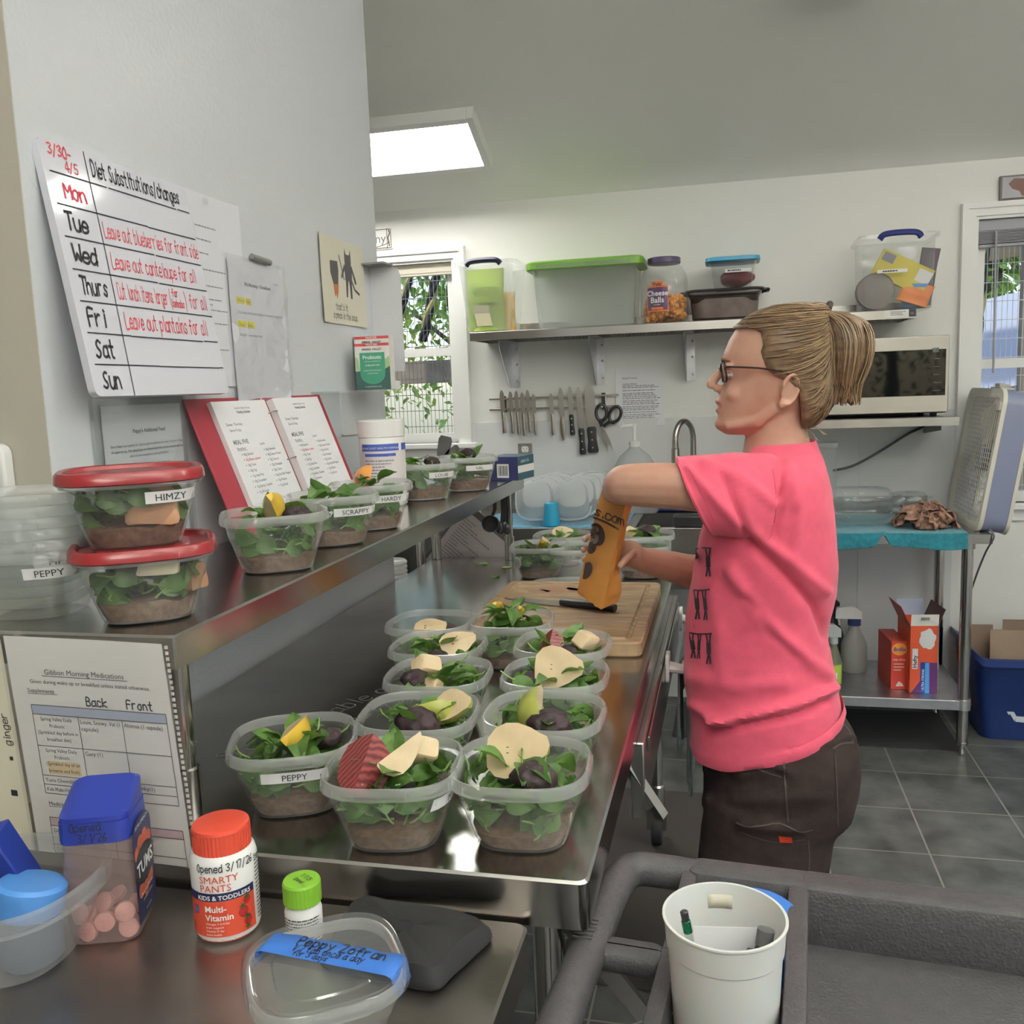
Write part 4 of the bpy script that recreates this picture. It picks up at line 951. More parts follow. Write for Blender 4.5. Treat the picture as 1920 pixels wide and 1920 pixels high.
SPEC = [(945, 731, 771, 812, .022, 'slim', 'leftmost slim steel knife on the wall rack'), (961, 733, 772, 813, .019, 'slim', 'second slim steel knife from the left end of the rack'), (972, 732, 772, 814, .019, 'slim', 'third slim steel knife from the left end of the rack'),
 (983, 735, 775, 817, .022, 'slim', 'fourth steel knife from the left, in the tight bunch'), (993, 730, 772, 810, .018, 'slim', 'fifth steel knife from the left, in the tight bunch'), (1004, 738, 774, 815, .018, 'slim', 'last steel knife of the tight bunch, before the gap'),
 (1037, 737, 776, 816, .020, 'slim', 'slim steel knife alone in the middle of the rack'), (1056, 725, 781, 825, .022, 'pen', 'steel knife with a rounded shiny handle on the rack'), (1073, 723, 777, 816, .022, 'black', 'small black-handled knife, left of the two big ones'),
 (1092, 724, 803, 852, .028, 'black', 'long black-handled knife hanging lowest on the rack'), (1111, 719, 800, 849, .046, 'chef', 'wide chef knife with black riveted handle beside the scissors')]
for sp in SPEC: knife(*sp)
# scissors on a hook
cy = KY - .012; ps = ony(1130, 806, cy)
t = thing('scissors', 'black-handled kitchen scissors hanging at the right end of the rack', 'scissors', ps)
for s, lean in ((-1, -.08), (1, .42)):
    rot = Matrix.Rotation(lean, 3, 'Y')
    mb = MB(); o = [(.0, -.012), (.012, .0), (.010, .055), (.0, .06)]
    bl = MB().prism([(-.011, .02), (.009, .02), (.010, -.05), (s * .004, -.108)], (0, .003 * s, 0), (1, 0, 0), (0, 0, 1), (0, .002, 0))
    bl.v = [Matrix.Rotation(-.22 if s < 0 else -.42, 3, 'Y') @ v for v in bl.v]; bl.build('blade', bladem, t, world=False, smooth=0)
    cx, cz = (-.004, .078) if s < 0 else (.058, .068)
    ring = [V(cx + .024 * math.cos(q) * (1 if s < 0 else 1.05), .0, cz + .036 * math.sin(q)) for q in [2 * PI * k / 20 for k in range(20)]]
    if s > 0: ring = [V(cx, 0, cz) + Matrix.Rotation(.45, 3, 'Y') @ (p - V(cx, 0, cz)) for p in ring]
    h = MB().tube(ring, .0075, 8, closed=True); h.tube([V(s * .004, 0, .015), V(cx * .4 + s * .006, 0, .035), V(cx - s * .002, 0, cz - .036)], [.008, .009, .009], 8); h.build('handle', black, t, world=False)
MB().lathe([(.006, -.006), (.006, .006)], n=12, axis=Euler((PI / 2, 0, 0)).to_matrix()).build('pivot', steel, t, world=False)
hk = MB().tube(bez([(kx1 - .06, KY - .003, zt - .004), (kx1 - .058, KY - .012, zb_ - .01), (ps.x, cy, ps.z + .118), (ps.x + .002, cy - .004, ps.z + .102), (ps.x - .006, cy - .002, ps.z + .112)]), .0018, 6); tag(hk.build('wire_hook', steel), 'thin wire hook holding the scissors on the knife rack', 'hook')

def sheet(name, label, o, ux, uy, w, h, m, cat='paper', curl=.0, group=None, thick=.0006):
    """a sheet of paper: u along ux, v along uy, a touch of curl"""
    o = Vector(o); ux = Vector(ux).normalized(); uy = Vector(uy).normalized(); n = ux.cross(uy).normalized()
    r = thing(name, label, cat, o, 0, group); mb = MB()
    fn = lambda u, v, k=0: o + ux * (u * w) + uy * (v * h) + n * (curl * (u - .5) ** 2 * 4 + curl * .6 * (1 - v) ** 3 + k)
    a = mb.grid(lambda u, v: fn(u, v, 0), 6, 8); b = len(mb.v); mb.grid(lambda u, v: fn(u, v, -thick), 6, 8)
    mb.build('sheet', m, r, smooth=60)
    return r, (lambda u, v: fn(u / w, v / h, .0005)), (lambda u, v: fn(u / w, v / h, .0010))
pl, pr_, pb, ptp = ony(1155, 742, YB).x, ony(1246, 742, YB).x, ony(1200, 798, YB).z, ony(1200, 690, YB).z
r, f_, f2 = sheet('wall_notice', 'printed white notice on the wall right of the scissors', (pl, YB - .002, pb), (1, 0, 0), (0, 0, 1), pr_ - pl, ptp - pb, paper, 'notice', .004)
mb = MB(); rnd = random.Random(6); w = pr_ - pl; h = ptp - pb
text(mb, 'Sample Protocol', f_, .010, .03, h * .82, 1); text(mb, 'Looking Glasses', f_, .010, .03, h * .72, 1)
for z, n in ((.69, 2), (.61, 1), (.56, 3), (.47, 1), (.43, 3), (.33, 3), (.23, 1), (.19, 3)): greek(mb, f_, .03, h * z, w * .78, n, .0075, .0035, rnd, ragged=.2)
mb.build('print', greyink, r, smooth=0)
# outlet
ox = ony(986, 850, YB).x; oz0, oz1 = ony(986, 873, YB).z, ony(986, 831, YB).z
t = thing('power_outlet', 'double power outlet in a grey plate behind the drying tubs', 'outlet', (ox, YB - .006, (oz0 + oz1) / 2))
MB().span((ox - .034, YB - .012, oz0), (ox + .034, YB - .006, oz1)).build('cover_plate', mat('grey_plate', (.28, .27, .25), .4, .6), t, bevel=.002)
for z in (.025, -.018):
    rc = MB().prism(rrect(.033, .028, .008), (ox, YB - .0125, t.location.z + z), (1, 0, 0), (0, 0, 1), (0, -.0015, 0)).build('receptacle', white, t, smooth=0)
    mb = MB(); f_ = plane_map((ox, YB - .014, t.location.z + z), (1, 0, 0), (0, 0, 1), .0003)
    rect(mb, f_, -.008, 0, -.006, .008); rect(mb, f_, .006, 0, .008, .008); rect(mb, f_, -.002, -.009, .002, -.005); mb.build('slots', ink, rc, smooth=0)
# soap jug with pump
jp = onz(1193, 958, KZ); jx, jy = ony(1190, 850, 4.03).x, 4.03
t = thing('soap_jug', 'white pump-top soap jug behind the sink, left of the faucet', 'soap bottle', (jx, jy, KZ + .001))
jz = ony(1190, 838, jy).z - KZ
mb = MB(); mb.loft([[V(x, y, z) for x, y in rrect(w, d, r)] for z, w, d, r in ((0, .19, .11, .03), (.01, .205, .12, .035), (jz * .62, .205, .12, .04), (jz * .86, .13, .09, .04), (jz * .98, .05, .05, .024), (jz, .045, .045, .022))]); mb.build('jug_body', clear('milky_jug', (.90, .91, .90), .5, .2, .8), t, world=False)
mb = MB(); mb.lathe([(.024, jz), (.024, jz + .022), (.012, jz + .026), (.008, jz + .028), (.008, jz + .085), (.011, jz + .086), (.011, jz + .10)], n=16); mb.tube([(0, 0, jz + .093), (-.05, -.012, jz + .093), (-.058, -.014, jz + .084)], [.008, .006, .005], 8); mb.build('pump', white, t, world=False)
# things round the sink: towel, blue cup, black caddy, dark blue tray
tw = mat('blue_towel', (.05, .22, .33), .9, noise=.3, nscale=60, bump=.8, bscale=160, sheen=.3)
p0 = onz(952, 992, KZ)
mb = MB(); mb.grid(lambda u, v: V(-1.02 + .62 * u, 3.535 + .46 * v, KZ + .004 + .003 * math.sin(9 * u + 4 * v) * 1.0 + (.002 * math.sin(30 * v)) - (0.0)), 24, 16)
tag(mb.build('dish_towel', tw, solid=.006), 'blue terry dish towel spread under the drying tubs', 'towel')
cp = onz(1034, 984, KZ + .006); cp = V(cp.x, 3.60, 0)
u0 = ony(1034, 980, 3.60); ht = ony(1034, 942, 3.60).z - (KZ + .008); wd_ = (ony(1050, 980, 3.6).x - ony(1018, 980, 3.6).x) / 2
t = thing('cup', 'upside-down bright blue cup in front of the drying tubs', 'cup', (u0.x, 3.60, KZ + .008))
mb = MB(); mb.lathe([(wd_, 0), (wd_ + .001, .004), (wd_ * .76, ht - .003), (wd_ * .68, ht), (wd_ * .66, ht - .003)], n=28); mb.build('cup_body', mat('bright_blue', (.025, .30, .48), .35), t, world=False)
sp = ony(1290, 990, 3.575)
mb = MB(); mb.span((sp.x - .06, 3.56, KZ + .0005), (sp.x + .10, 3.60, KZ + .055)); tag(mb.build('sponge_caddy', black, bevel=.012), 'black sponge caddy on the near rim of the sink', 'caddy')
mb = MB(); mb.span((-.38, 4.02, KZ + .002), (.06, 4.125, KZ + .045)); tag(mb.build('sink_tray', mat('dark_blue', (.015, .04, .13), .4), bevel=.01), 'dark blue tray behind the sink under the arm', 'tray')
# ---------------------------------------------------------------- whiteboard and wall papers
bx, bz0, by0_, bw, bh = -.905, 1.461, 1.178, .372, .379
uyb = V(-.058, 0, .374).normalized(); ob_ = V(bx, by0_, bz0); nb = V(0, 1, 0).cross(uyb).normalized()
t = thing('whiteboard', 'white dry-erase board titled Diet substitutions with a weekly list in red and black', 'whiteboard', ob_)
mb = MB(); mb.prism(rrect(bw, bh, .012, 5, bw / 2, bh / 2), ob_ - nb * .012, (0, 1, 0), uyb, nb * .012)
mb.build('panel', mat('whiteboard_gloss', (.66, .67, .74), .09, spec=.55), t, smooth=30)
f_ = plane_map(ob_, (0, 1, 0), uyb, .0007)
mb = MB(); rw = bh / 8; rnd = random.Random(1)
for k in range(1, 8):
    x = .012
    while x < bw - .004:
        e = min(bw - .004, x + rnd.uniform(.06, .22)); line(mb, f_, [(x, k * rw + rnd.uniform(-.0006, .0006)), (e, k * rw + rnd.uniform(-.0006, .0006))], .0021); x = e + rnd.choice((0, 0, .004))
dv = .098; line(mb, f_, [(dv - .008, 0), (dv, bh * .6), (dv + .001, bh)], .0018); mb.build('ruled_lines', ink, t, smooth=0)
def hw(mb, s, u, v, size, length, w=.12, seed=1, slant=.06, adv=6.9):
    L = hand(MB(), s, f_, size, 0, 0, w, .3, slant, seed=seed, adv=adv); k = length / L
    hand(mb, s, lambda a, b: f_(u + a * k, v + b), size, 0, 0, w, .3, slant, seed=seed, adv=adv)
mb = MB(); hw(mb, 'Diet Substitutions/changes', dv + .012, 7 * rw + .012, .024, .235, .15, 2)
for i, (d, l) in enumerate((('Tue', .050), ('Wed', .055), ('Thurs', .062), ('Fri', .042), ('Sat', .046), ('Sun', .044))): hw(mb, d, .022, (5 - i) * rw + .012, .025, l, .17, i + 3)
mb.build('black_lettering', ink, t, smooth=0)
mb = MB(); hw(mb, '3/30-', .018, 7 * rw + .026, .016, .052, .16, 4); hw(mb, '4/5', .048, 7 * rw + .006, .015, .03, .14, 5)
hw(mb, 'Mon', .034, 6 * rw + .012, .022, .05, .16, 6)
hw(mb, 'Leave out blueberries for front side', dv + .008, 5 * rw + .012, .023, .262, .11, 7); hw(mb, 'Leave out canteloupe for all', dv + .010, 4 * rw + .012, .023, .235, .11, 8)
hw(mb, 'Cut lunch items larger (', dv + .008, 3 * rw + .012, .024, .145, .11, 9); hw(mb, 'for', dv + .156, 3 * rw + .028, .013, .02, .16, 10); hw(mb, 'kebobs', dv + .152, 3 * rw + .010, .012, .036, .18, 11); hw(mb, ') for all', dv + .190, 3 * rw + .012, .024, .072, .11, 12)
hw(mb, 'Leave out plantains for all', dv + .010, 2 * rw + .012, .025, .235, .12, 13)
mb.build('red_lettering', redink, t, smooth=0)
WX = XW + .0015
def wall_sheet(name, label, y0, z0, w, h, m, cat='paper', x=WX, curl=.003, lean=0):
    return sheet(name, label, (x, y0, z0), (0, 1, 0), (lean, 0, 1), w, h, m, cat, curl)
papw = mat('wall_paper_sheet', (.70, .71, .755), .6)
r, f_, f2 = wall_sheet('printed_sheet', 'printed sheet on the wall half hidden behind the right edge of the whiteboard', 1.53, 1.475, .215, .362, papw, 'paper')
mb = MB(); rnd = random.Random(11)
for z in (.30, .275, .25, .22, .19, .165, .155, .145, .12, .10, .07, .05, .03): greek(mb, f_, .05, z, .10, 1, .01, .0022, rnd, ragged=.6)
mb.build('print', greyink, r, smooth=0)
mb = MB().lathe([(.0, .006), (.006, .005), (.007, 0)], (0, 0, 0), 14, axis=Euler((0, PI / 2, 0)).to_matrix()); mb.v = [v + V(WX + .006, 1.612, 1.822) for v in mb.v]; tag(mb.build('push_pin', glassy), 'clear push pin holding the sheet beside the whiteboard', 'pin')
# sheet in a plastic sleeve
r, f_, f2 = wall_sheet('sleeved_sheet', 'notice in a wrinkled clear plastic sleeve with yellow highlighted headings', 1.680, 1.445, .232, .285, papw, x=WX + .002)
mb = MB(); rnd = random.Random(12); text(mb, 'Mid-Morning + Breakfasts', f_, .0105, .12, .235, 1, 'c'); text(mb, 'Updated', f_, .006, .21, .248, 0, 'r')
text(mb, 'Bring a packs here to their separate at 10 minutes or longer than', f_, .0072, .03, .178, 0); text(mb, 'One 50g Primrose in lunch salad', f_, .0072, .03, .132, 0); text(mb, 'Whole Grain', f_, .010, .03, .200, 0); text(mb, 'Peppy + Daisy', f_, .010, .03, .152, 0)
mb.build('print', greyink, r, smooth=0)
mb = MB(); rect(mb, lambda a, b: f_(a, b) - V(.0003, 0, 0), .026, .196, .088, .210); rect(mb, lambda a, b: f_(a, b) - V(.0003, 0, 0), .026, .149, .096, .163); mb.build('highlight', mat('highlighter', (.72, .66, .05), .6), r, smooth=0)
mb = MB(); mb.grid(lambda u, v: V(WX + .0055 + .004 * NZ.noise(V(u * 5, v * 7, 3)) + .003 * abs(NZ.noise(V(u * 13, v * 9, 8))), 1.664 + .262 * u, 1.432 + .305 * v), 22, 26); mb.build('sleeve', sleeve, r)
# marker cap clip
mb = MB(); mb.tube([(WX + .008, 1.775, 1.742), (WX + .008, 1.85, 1.738)], [.006, .007], 12); tag(mb.build('magnetic_clip', mat('grey_clip', (.22, .22, .21), .35)), 'small grey marker cap stuck on the wall above the sleeved notice', 'marker cap')
# cat card
card = mat('cream_card', (.66, .63, .52), .65)
r, f_, f2 = wall_sheet('picture_card', 'cream card with a grey cat drawing, pinned near the wall end', 2.12, 1.63, .275, .215, card, 'card', curl=.004)
catg = mat('grey_drawing', (.085, .08, .085), .7)
mb = MB(); f3 = lambda a, b: f_(a, b)
poly(mb, f3, [(.155, .115), (.195, .115), (.198, .14), (.192, .165), (.158, .165), (.152, .14)]); poly(mb, f3, [(.155, .16), (.195, .16), (.195, .178), (.193, .197), (.185, .182), (.165, .182), (.157, .197), (.155, .178)])
poly(mb, f3, [(.152, .158), (.130, .128), (.127, .118), (.134, .118), (.156, .146)]); poly(mb, f3, [(.196, .158), (.222, .118), (.222, .110), (.213, .110), (.194, .145)])
poly(mb, f3, [(.157, .118), (.172, .118), (.163, .072), (.155, .072)]); poly(mb, f3, [(.178, .118), (.194, .118), (.192, .070), (.182, .070)]); line(mb, f3, [(.192, .118), (.21, .095), (.238, .085)], .007); line(mb, f3, [(.120, .175), (.146, .115)], .005)
poly(mb, f3, [(.060, .155), (.108, .158), (.112, .135), (.106, .100), (.076, .098), (.060, .125)]); mb.build('drawing', catg, r, smooth=0)
mb = MB(); poly(mb, f3, [(.074, .098), (.108, .100), (.104, .080), (.094, .062), (.088, .075), (.080, .066)]); mb.build('flames', mat('flame_print', (.42, .15, .06), .6), r, smooth=0)
mb = MB(); hand(mb, "that's it", lambda a, b: f3(a * .8, b), .016, .10, .036, .12, .2); hand(mb, "a pinch in the soup.", lambda a, b: f3(a * .72, b), .016, .085, .014, .12, .2, seed=4); mb.build('lettering', ink, r, smooth=0)
# acrylic sign holder with a page, under the board
t = thing('sign_holder', 'clear acrylic holder with a typed page, on the wall under the whiteboard', 'sign holder', (XW + .001, 1.24, 1.174))
mb = MB(); mb.prism(rrect(.255, .285, .008, 4, .1275, .1425), (XW + .001, 1.24, 1.174), (0, 1, 0), (.0, 0, 1), (.0025, 0, 0)); mb.prism(rrect(.255, .285, .008, 4, .1275, .1425), (XW + .0075, 1.24, 1.174), (0, 1, 0), (.0, 0, 1), (.002, 0, 0)); mb.build('acrylic', glassy, t, smooth=0)
r, f_, f2 = sheet('typed_page', "typed page headed Peppy's Additional Food in the acrylic holder", (XW + .0055, 1.262, 1.178), (0, 1, 0), (0, 0, 1), .216, .268, papw, 'paper')
mb = MB(); text(mb, "Peppy's Additional Food", f_, .0092, .12, .222, 1, 'c')
for i, s in enumerate(("Due to Peppy's poor appetite, Dr. Todd has approved additional food items to be given to Peppy", "throughout the day. When giving Peppy any additional food items, you must document what was", "offered and the consumption on the log (See Below)")): text(mb, s, f_, .0062, .115, .200 - i * .009, 0, 'c', wide=.82)
text(mb, "Below is a list of approved additional foods to try", f_, .0068, .035, .165, 0); line(mb, f_, [(.035, .1635), (.17, .1635)], .0006)
for i, s in enumerate(("Whole nut pieces", "Carrots", "Bell peppers", "Celery", "Cucumber", "Sweet potato (if unopened)", "Canned Pineapple")): text(mb, s, f_, .0068, .058, .147 - i * .0105, 0); rect(mb, f_, .046, .1485 - i * .0105, .0485, .151 - i * .0105)
mb.build('print', ink, r, smooth=0)

# red binder, open, leaning on the wall
bo = V(-.868, 1.492, SZ + .0012); by_ = V(-.103, 0, .282).normalized(); bn = V(0, 1, 0).cross(by_).normalized()
t = thing('ring_binder', 'open red ring binder with typed meal pages leaning on the wall', 'binder', bo)
redb = mat('binder_red', (.30, .028, .045), .45)
mb = MB()
for a, b in ((0, .282), (.290, .575)): mb.prism([(a, 0), (b, 0), (b, .296), (a, .296)], bo, (0, 1, 0), by_, bn * .004)
mb.prism([(.280, 0), (.292, 0), (.292, .296), (.280, .296)], bo - bn * .001, (0, 1, 0), by_, bn * .004); mb.build('cover', redb, t, smooth=0, bevel=.001)
g = MB(); g.prism([(.281, .02), (.291, .02), (.291, .276), (.281, .276)], bo + bn * .0045, (0, 1, 0), by_, bn * .002); ringo = g.build('ring_bar', chrome, t, smooth=0)
for v in (.045, .15, .255):
    c = bo + V(0, .286, 0) + by_ * v; MB().tube([c + V(0, .018 * math.cos(a), 0) + bn * (.006 + .020 * math.sin(a)) for a in [PI * k / 10 for k in range(11)]], .0016, 8).build('ring', chrome, ringo)
for side, (a, w_, tl) in enumerate(((.068, .208, 0), (.300, .222, 0))):
    thick = .010 if side == 0 else .016
    o2 = bo + V(0, a, 0) + bn * .0045 + by_ * .006
    pg = MB(); pg.prism([(0, 0), (w_, 0), (w_, .279), (0, .279)], o2, (0, 1, 0), by_, bn * thick); po = pg.build('pages', paper, t, smooth=0)
    f_ = plane_map(o2 + bn * thick, (0, 1, 0), by_, .0005); mb = MB(); m2 = MB(); rnd = random.Random(20 + side)
    text(mb, 'Southern Gibbon Group', f_, .006, w_ / 2, .262, 0, 'c'); text(mb, 'Feeding Schedule', f_, .0075, w_ / 2, .253, 1, 'c')
    text(mb, 'Dinner, Thursday', f_, .0085, .02, .228, 0); text(mb, 'Serve Friday', f_, .0085, .025, .216, 0); text(mb, 'MEAL FIVE', f_, .0125, .02, .19, 1); text(mb, 'Breakfast', f_, .0085, .025, .178, 0); text(mb, 'Lunch', f_, .0085, .115, .183, 0); line(mb, f_, [(.025, .1765), (.062, .1765)], .0006)
    L1 = ('60g Spinach', '20g Beets cooked', '30g Yams', '30g Figs', '15g Snap Peas', '10g Cucumber', '15g Barley Cooked', '15g Brownie'); L2 = ('60g Romaine', '40g Sweet Potato', '20g Carrots', '20g Pineapple', '20g Celery', '30g Red Bell Pepper', '15g Walnut', '15g Biscuit')
    for i, s in enumerate(L1): text(m2 if i == 1 else mb, s, f_, .0078, .04, .166 - i * .0112, 0); rect(mb, f_, .033, .1675 - i * .0112, .0352, .1697 - i * .0112)
    for i, s in enumerate(L2): text(mb, s, f_, .0078, .13, .170 - i * .0112, 0); rect(mb, f_, .123, .1715 - i * .0112, .1252, .1737 - i * .0112)
    text(mb, 'Total: 497g', f_, .0085, .03, .062, 0); text(mb, 'Total: 462g', f_, .0085, .12, .066, 0); text(mb, 'Approved substitutions', f_, .007, .03, .036, 0); text(mb, '1. Cucumber 12', f_, .007, .04, .018, 0)
    mb.build('print', greyink, po, smooth=0); m2.build('red_print', redink, po, smooth=0)

# white holder, probiotic cartons, supplement tub at the wall end
t = thing('wall_holder', 'white wall holder with a clear ledge at the end of the wall', 'holder', (XW, 2.2, 1.34))
MB().prism(rrect(.27, .115, .006, 4, .135, .0575), (XW + .0005, 2.19, 1.345), (0, 1, 0), (0, 0, 1), (.006, 0, 0)).build('back_plate', mat('pale_plate', (.66, .68, .70), .4), t, smooth=0)
MB().span((XW + .0005, 2.03, 1.455), (XW + .13, 2.49, 1.459)).build('clear_ledge', clear('clear_ledge', (.93, .95, .95), .12, .1), t, smooth=0)
wx1 = ony(754, 600, 2.45).x; pz0, pz1 = ony(730, 697, 2.45).z, ony(730, 499, 2.45).z
MB().prism([(0, 0), (wx1 - XW, 0), (wx1 - XW, pz1 - pz0 - .025), (wx1 - XW - .008, pz1 - pz0 - .007), (wx1 - XW - .03, pz1 - pz0), (0, pz1 - pz0)], (XW + .0005, 2.45, pz0), (1, 0, 0), (0, 0, 1), (0, .004, 0)).build('side_panel', mat('panel_white', (.68, .69, .72), .35), t, smooth=0)
MB().span((XW + .0005, 2.38, pz1 - .001), (wx1 - .02, 2.454, pz1 + .004)).build('top_strip', mat('grey_clip', (.2, .2, .2)), t, smooth=0)
gd, gm, gk = mat('carton_dark_green', (.03, .085, .075), .4), mat('carton_green', (.05, .27, .17), .4), mat('carton_light_green', (.33, .50, .24), .4)
def probiotic(y, z0, label):
    x0, x1 = ony(668, 700, y).x, ony(731, 700, y).x; w, h = x1 - x0, .118
    r = thing('supplement_carton', label, 'carton', ((x0 + x1) / 2, y, z0), math.radians(5), 'green supplement cartons')
    MB().span((-w / 2, 0, 0), (w / 2, .045, h)).build('carton', paperw, r, world=False, smooth=0, bevel=.0008)
    f = plane_map((-w / 2, 0, 0), (1, 0, 0), (0, 0, 1), .0004); g2 = plane_map((-w / 2, 0, 0), (1, 0, 0), (0, 0, 1), .0008); g3 = plane_map((-w / 2, 0, 0), (1, 0, 0), (0, 0, 1), .0012)
    mb = MB(); rect(mb, f, 0, h * .94, w, h); mb.build('red_band', mat('carton_red', (.50, .05, .06), .4), r, world=False, smooth=0)
    mb = MB(); poly(mb, f, [(0, 0), (w, 0), (w, h * .5), (w * .85, h * .44), (0, h * .40)]); mb.build('lower_panel', gd, r, world=False, smooth=0)
    mb = MB(); poly(mb, f, [(w * .84, h * .44), (w, h * .5), (w, h * .72), (w * .84, h * .64)]); poly(mb, f, [(w * .02, h * .42), (w * .13, h * .42), (w * .10, h * .66), (w * .02, h * .72)]); mb.build('side_shape', gk, r, world=False, smooth=0)
    mb = MB(); c = w * .5; R_ = w * .36; pts = [(c - R_, h * .80), (c - R_, h * .36)] + [(c - R_ * math.cos(a), h * .34 - R_ * .8 * math.sin(a)) for a in [PI * k / 14 for k in range(1, 14)]] + [(c + R_, h * .36), (c + R_, h * .80)]; poly(mb, g2, pts); mb.build('badge', gm, r, world=False, smooth=0)
    mb = MB(); text(mb, 'Probiotic', g3, .0135, w / 2, h * .66, 1, 'c'); text(mb, 'VALUE SIZE', g3, .006, w / 2, h * .953, 1, 'c'); text(mb, 'with Dairy and Prebiotics', g3, .0042, w / 2, h * .60, 0, 'c'); text(mb, '10 BILLION CFU', g3, .0055, w / 2, h * .51, 1, 'c')
    text(mb, 'DIGESTIVE & IMMUNITY', g3, .0045, w / 2, h * .40, 0, 'c'); text(mb, 'SUPPORT DAILY', g3, .004, w / 2, h * .34, 0, 'c'); text(mb, '60 VEGETARIAN CAPS', g3, .0045, w / 2, h * .05, 0, 'c'); mb.build('white_lettering', white, r, world=False, smooth=0)
    mb = MB(); text(mb, 'SPRING  VALLEY', g3, .0072, w / 2, h * .85, 1, 'c'); mb.build('dark_lettering', ink, r, world=False, smooth=0)
probiotic(2.235, 1.4605, 'green and white probiotic carton, the lower front one of the two on the clear ledge')
probiotic(2.30, 1.4605 + .022, 'green and white probiotic carton, the raised one behind the other on the clear ledge')
tag(MB().span((-.965, 2.302, 1.4597), (-.86, 2.35, 1.482)).build('white_block', white), 'white block under the raised probiotic carton on the ledge', 'block')
sx, sy_ = -.836, 2.13; sh = ony(718, 787, sy_).z - SZ
t = thing('supplement_tub', 'tall white supplement tub with blue banded label, between the binder and the labelled tubs', 'tub', (sx, sy_, SZ + .0008))
mb = MB(); mb.lathe([(.052, 0), (.056, .004), (.057, sh - .045), (.054, sh - .04)], n=40); mb.build('tub_body', white, t, world=False)
mb = MB(); mb.lathe([(.057, sh - .042), (.0585, sh - .041), (.0585, sh - .003), (.055, sh)], n=40); mb.build('lid', trimw, t, world=False)
a0 = math.radians(-70); f1 = cyl_map((0, 0, 0), .057, a0, 0, .0005); f2 = cyl_map((0, 0, 0), .057, a0, 0, .001)
mb = MB(); rect(mb, f1, -.06, .02, .07, sh - .075, nu=14); lb = mb.build('label', mat('pinkish_label', (.70, .66, .66), .5), t, world=False)
mb = MB(); rect(mb, f2, -.055, sh - .075, .045, sh - .058, nu=10); rect(mb, f2, .055, sh - .075, .08, sh - .058, nu=3); rect(mb, f2, -.045, sh - .088, .035, sh - .081, nu=8); mb.build('blue_bands', mat('label_blue', (.05, .09, .38), .4), lb, world=False)
mb = MB(); rnd = random.Random(8); greek(mb, f2, -.045, sh - .10, .08, 12, .0075, .003, rnd); mb.build('print', greyink, lb, world=False, smooth=0)
mb = MB(); text(mb, 'EQUINE JOINT HEALTH FORMULA', cyl_map((0, 0, 0), .057, a0, 0, .0016), .0065, -.005, sh - .07, 0, 'c'); mb.build('white_lettering', white, lb, world=False, smooth=0)

# far end of the overshelf: carton, rack, utensils; below it the cups and the clipboard
t = thing('tea_carton', 'small dark blue and teal carton at the far end of the overshelf', 'carton', (-.672, 2.74, SZ + .0008), math.radians(-12))
MB().span((-.035, -.05, 0), (.065, .07, .072)).build('carton', mat('teal_carton', (.03, .09, .12), .45), t, world=False, smooth=0, bevel=.001)
f = plane_map((.0652, -.05, 0), (0, 1, 0), (0, 0, 1), .0004); mb = MB(); rect(mb, f, 0, .022, .12, .044); lo = mb.build('cream_band', paperw, t, world=False, smooth=0)
mb = MB(); text(mb, 'GREEN TEA', plane_map((.0652, -.05, 0), (0, 1, 0), (0, 0, 1), .0008), .012, .02, .052, 0); mb.build('lettering', paperw, t, world=False, smooth=0)
f = plane_map((-.035, -.05, 0), (1, 0, 0), (0, 0, 1), .0004); mb = MB(); rect(mb, f, 0, 0, .1, .072); po = mb.build('navy_end', mat('navy_print', (.03, .035, .12), .45), t, world=False, smooth=0)
mb = MB(); g = plane_map((-.035, -.05, 0), (1, 0, 0), (0, 0, 1), .0008); rect(mb, g, .03, .008, .07, .05); mb.build('barcode_panel', white, po, world=False, smooth=0)
mb = MB(); g = plane_map((-.035, -.05, 0), (1, 0, 0), (0, 0, 1), .0012)
for i in range(9): rect(mb, g, .034 + i * .0036, .014, .0352 + i * .0036 + .0006 * (i % 3), .045)
mb.build('barcode', ink, po, world=False, smooth=0)
t = thing('wire_rack', 'small white coiled wire rack on the shelf behind the labelled tubs', 'rack', (-.90, 2.70, SZ))
mb = MB(); mb.tube([(-.93 + .16 * k / 60 , 2.70 + .012 * math.cos(k * .9), SZ + .055 + .014 * math.sin(k * .9)) for k in range(61)], .003, 6); mb.tube([(-.93, 2.70, SZ + .002), (-.93, 2.70, SZ + .045), (-.77, 2.70, SZ + .045), (-.77, 2.70, SZ + .002)], .003, 6); mb.build('wire', white, t)
t = thing('spatula_pair', 'pair of dark grey spatulas sticking up beyond the far labelled tubs', 'spatulas', (-.86, 2.77, SZ))
for u0_, v0_, u1_, v1_, w_ in ((828, 862, 836, 818, .022), (838, 858, 862, 842, .020)):
    a, b = ony(u0_, v0_, 2.77), ony(u1_, v1_, 2.77); d = (b - a); n_ = V(-d.z, 0, d.x).normalized()
    mb = MB(); mb.loft([[a + d * t_ + n_ * s * w_ * k_ + V(0, y, 0) for s, y in ((-1, 0), (1, 0), (1, .004), (-1, .004))] for t_, k_ in ((0, .7), (.3, .9), (.85, 1), (1, .75))]); mb.tube([a + V(0, .002, .004), a + V(0, .002, SZ + .003 - a.z)], .004, 6); mb.build('spatula', mat('grey_rubber', (.085, .085, .082), .5), t, smooth=30)
t = thing('measuring_cups', 'black measuring cups and spoons hanging under the far end of the overshelf', 'measuring cups', (-.69, 2.68, SZ - .05))
hk = [ony(u, v, 2.68) for u, v in ((933, 940), (925, 978))]
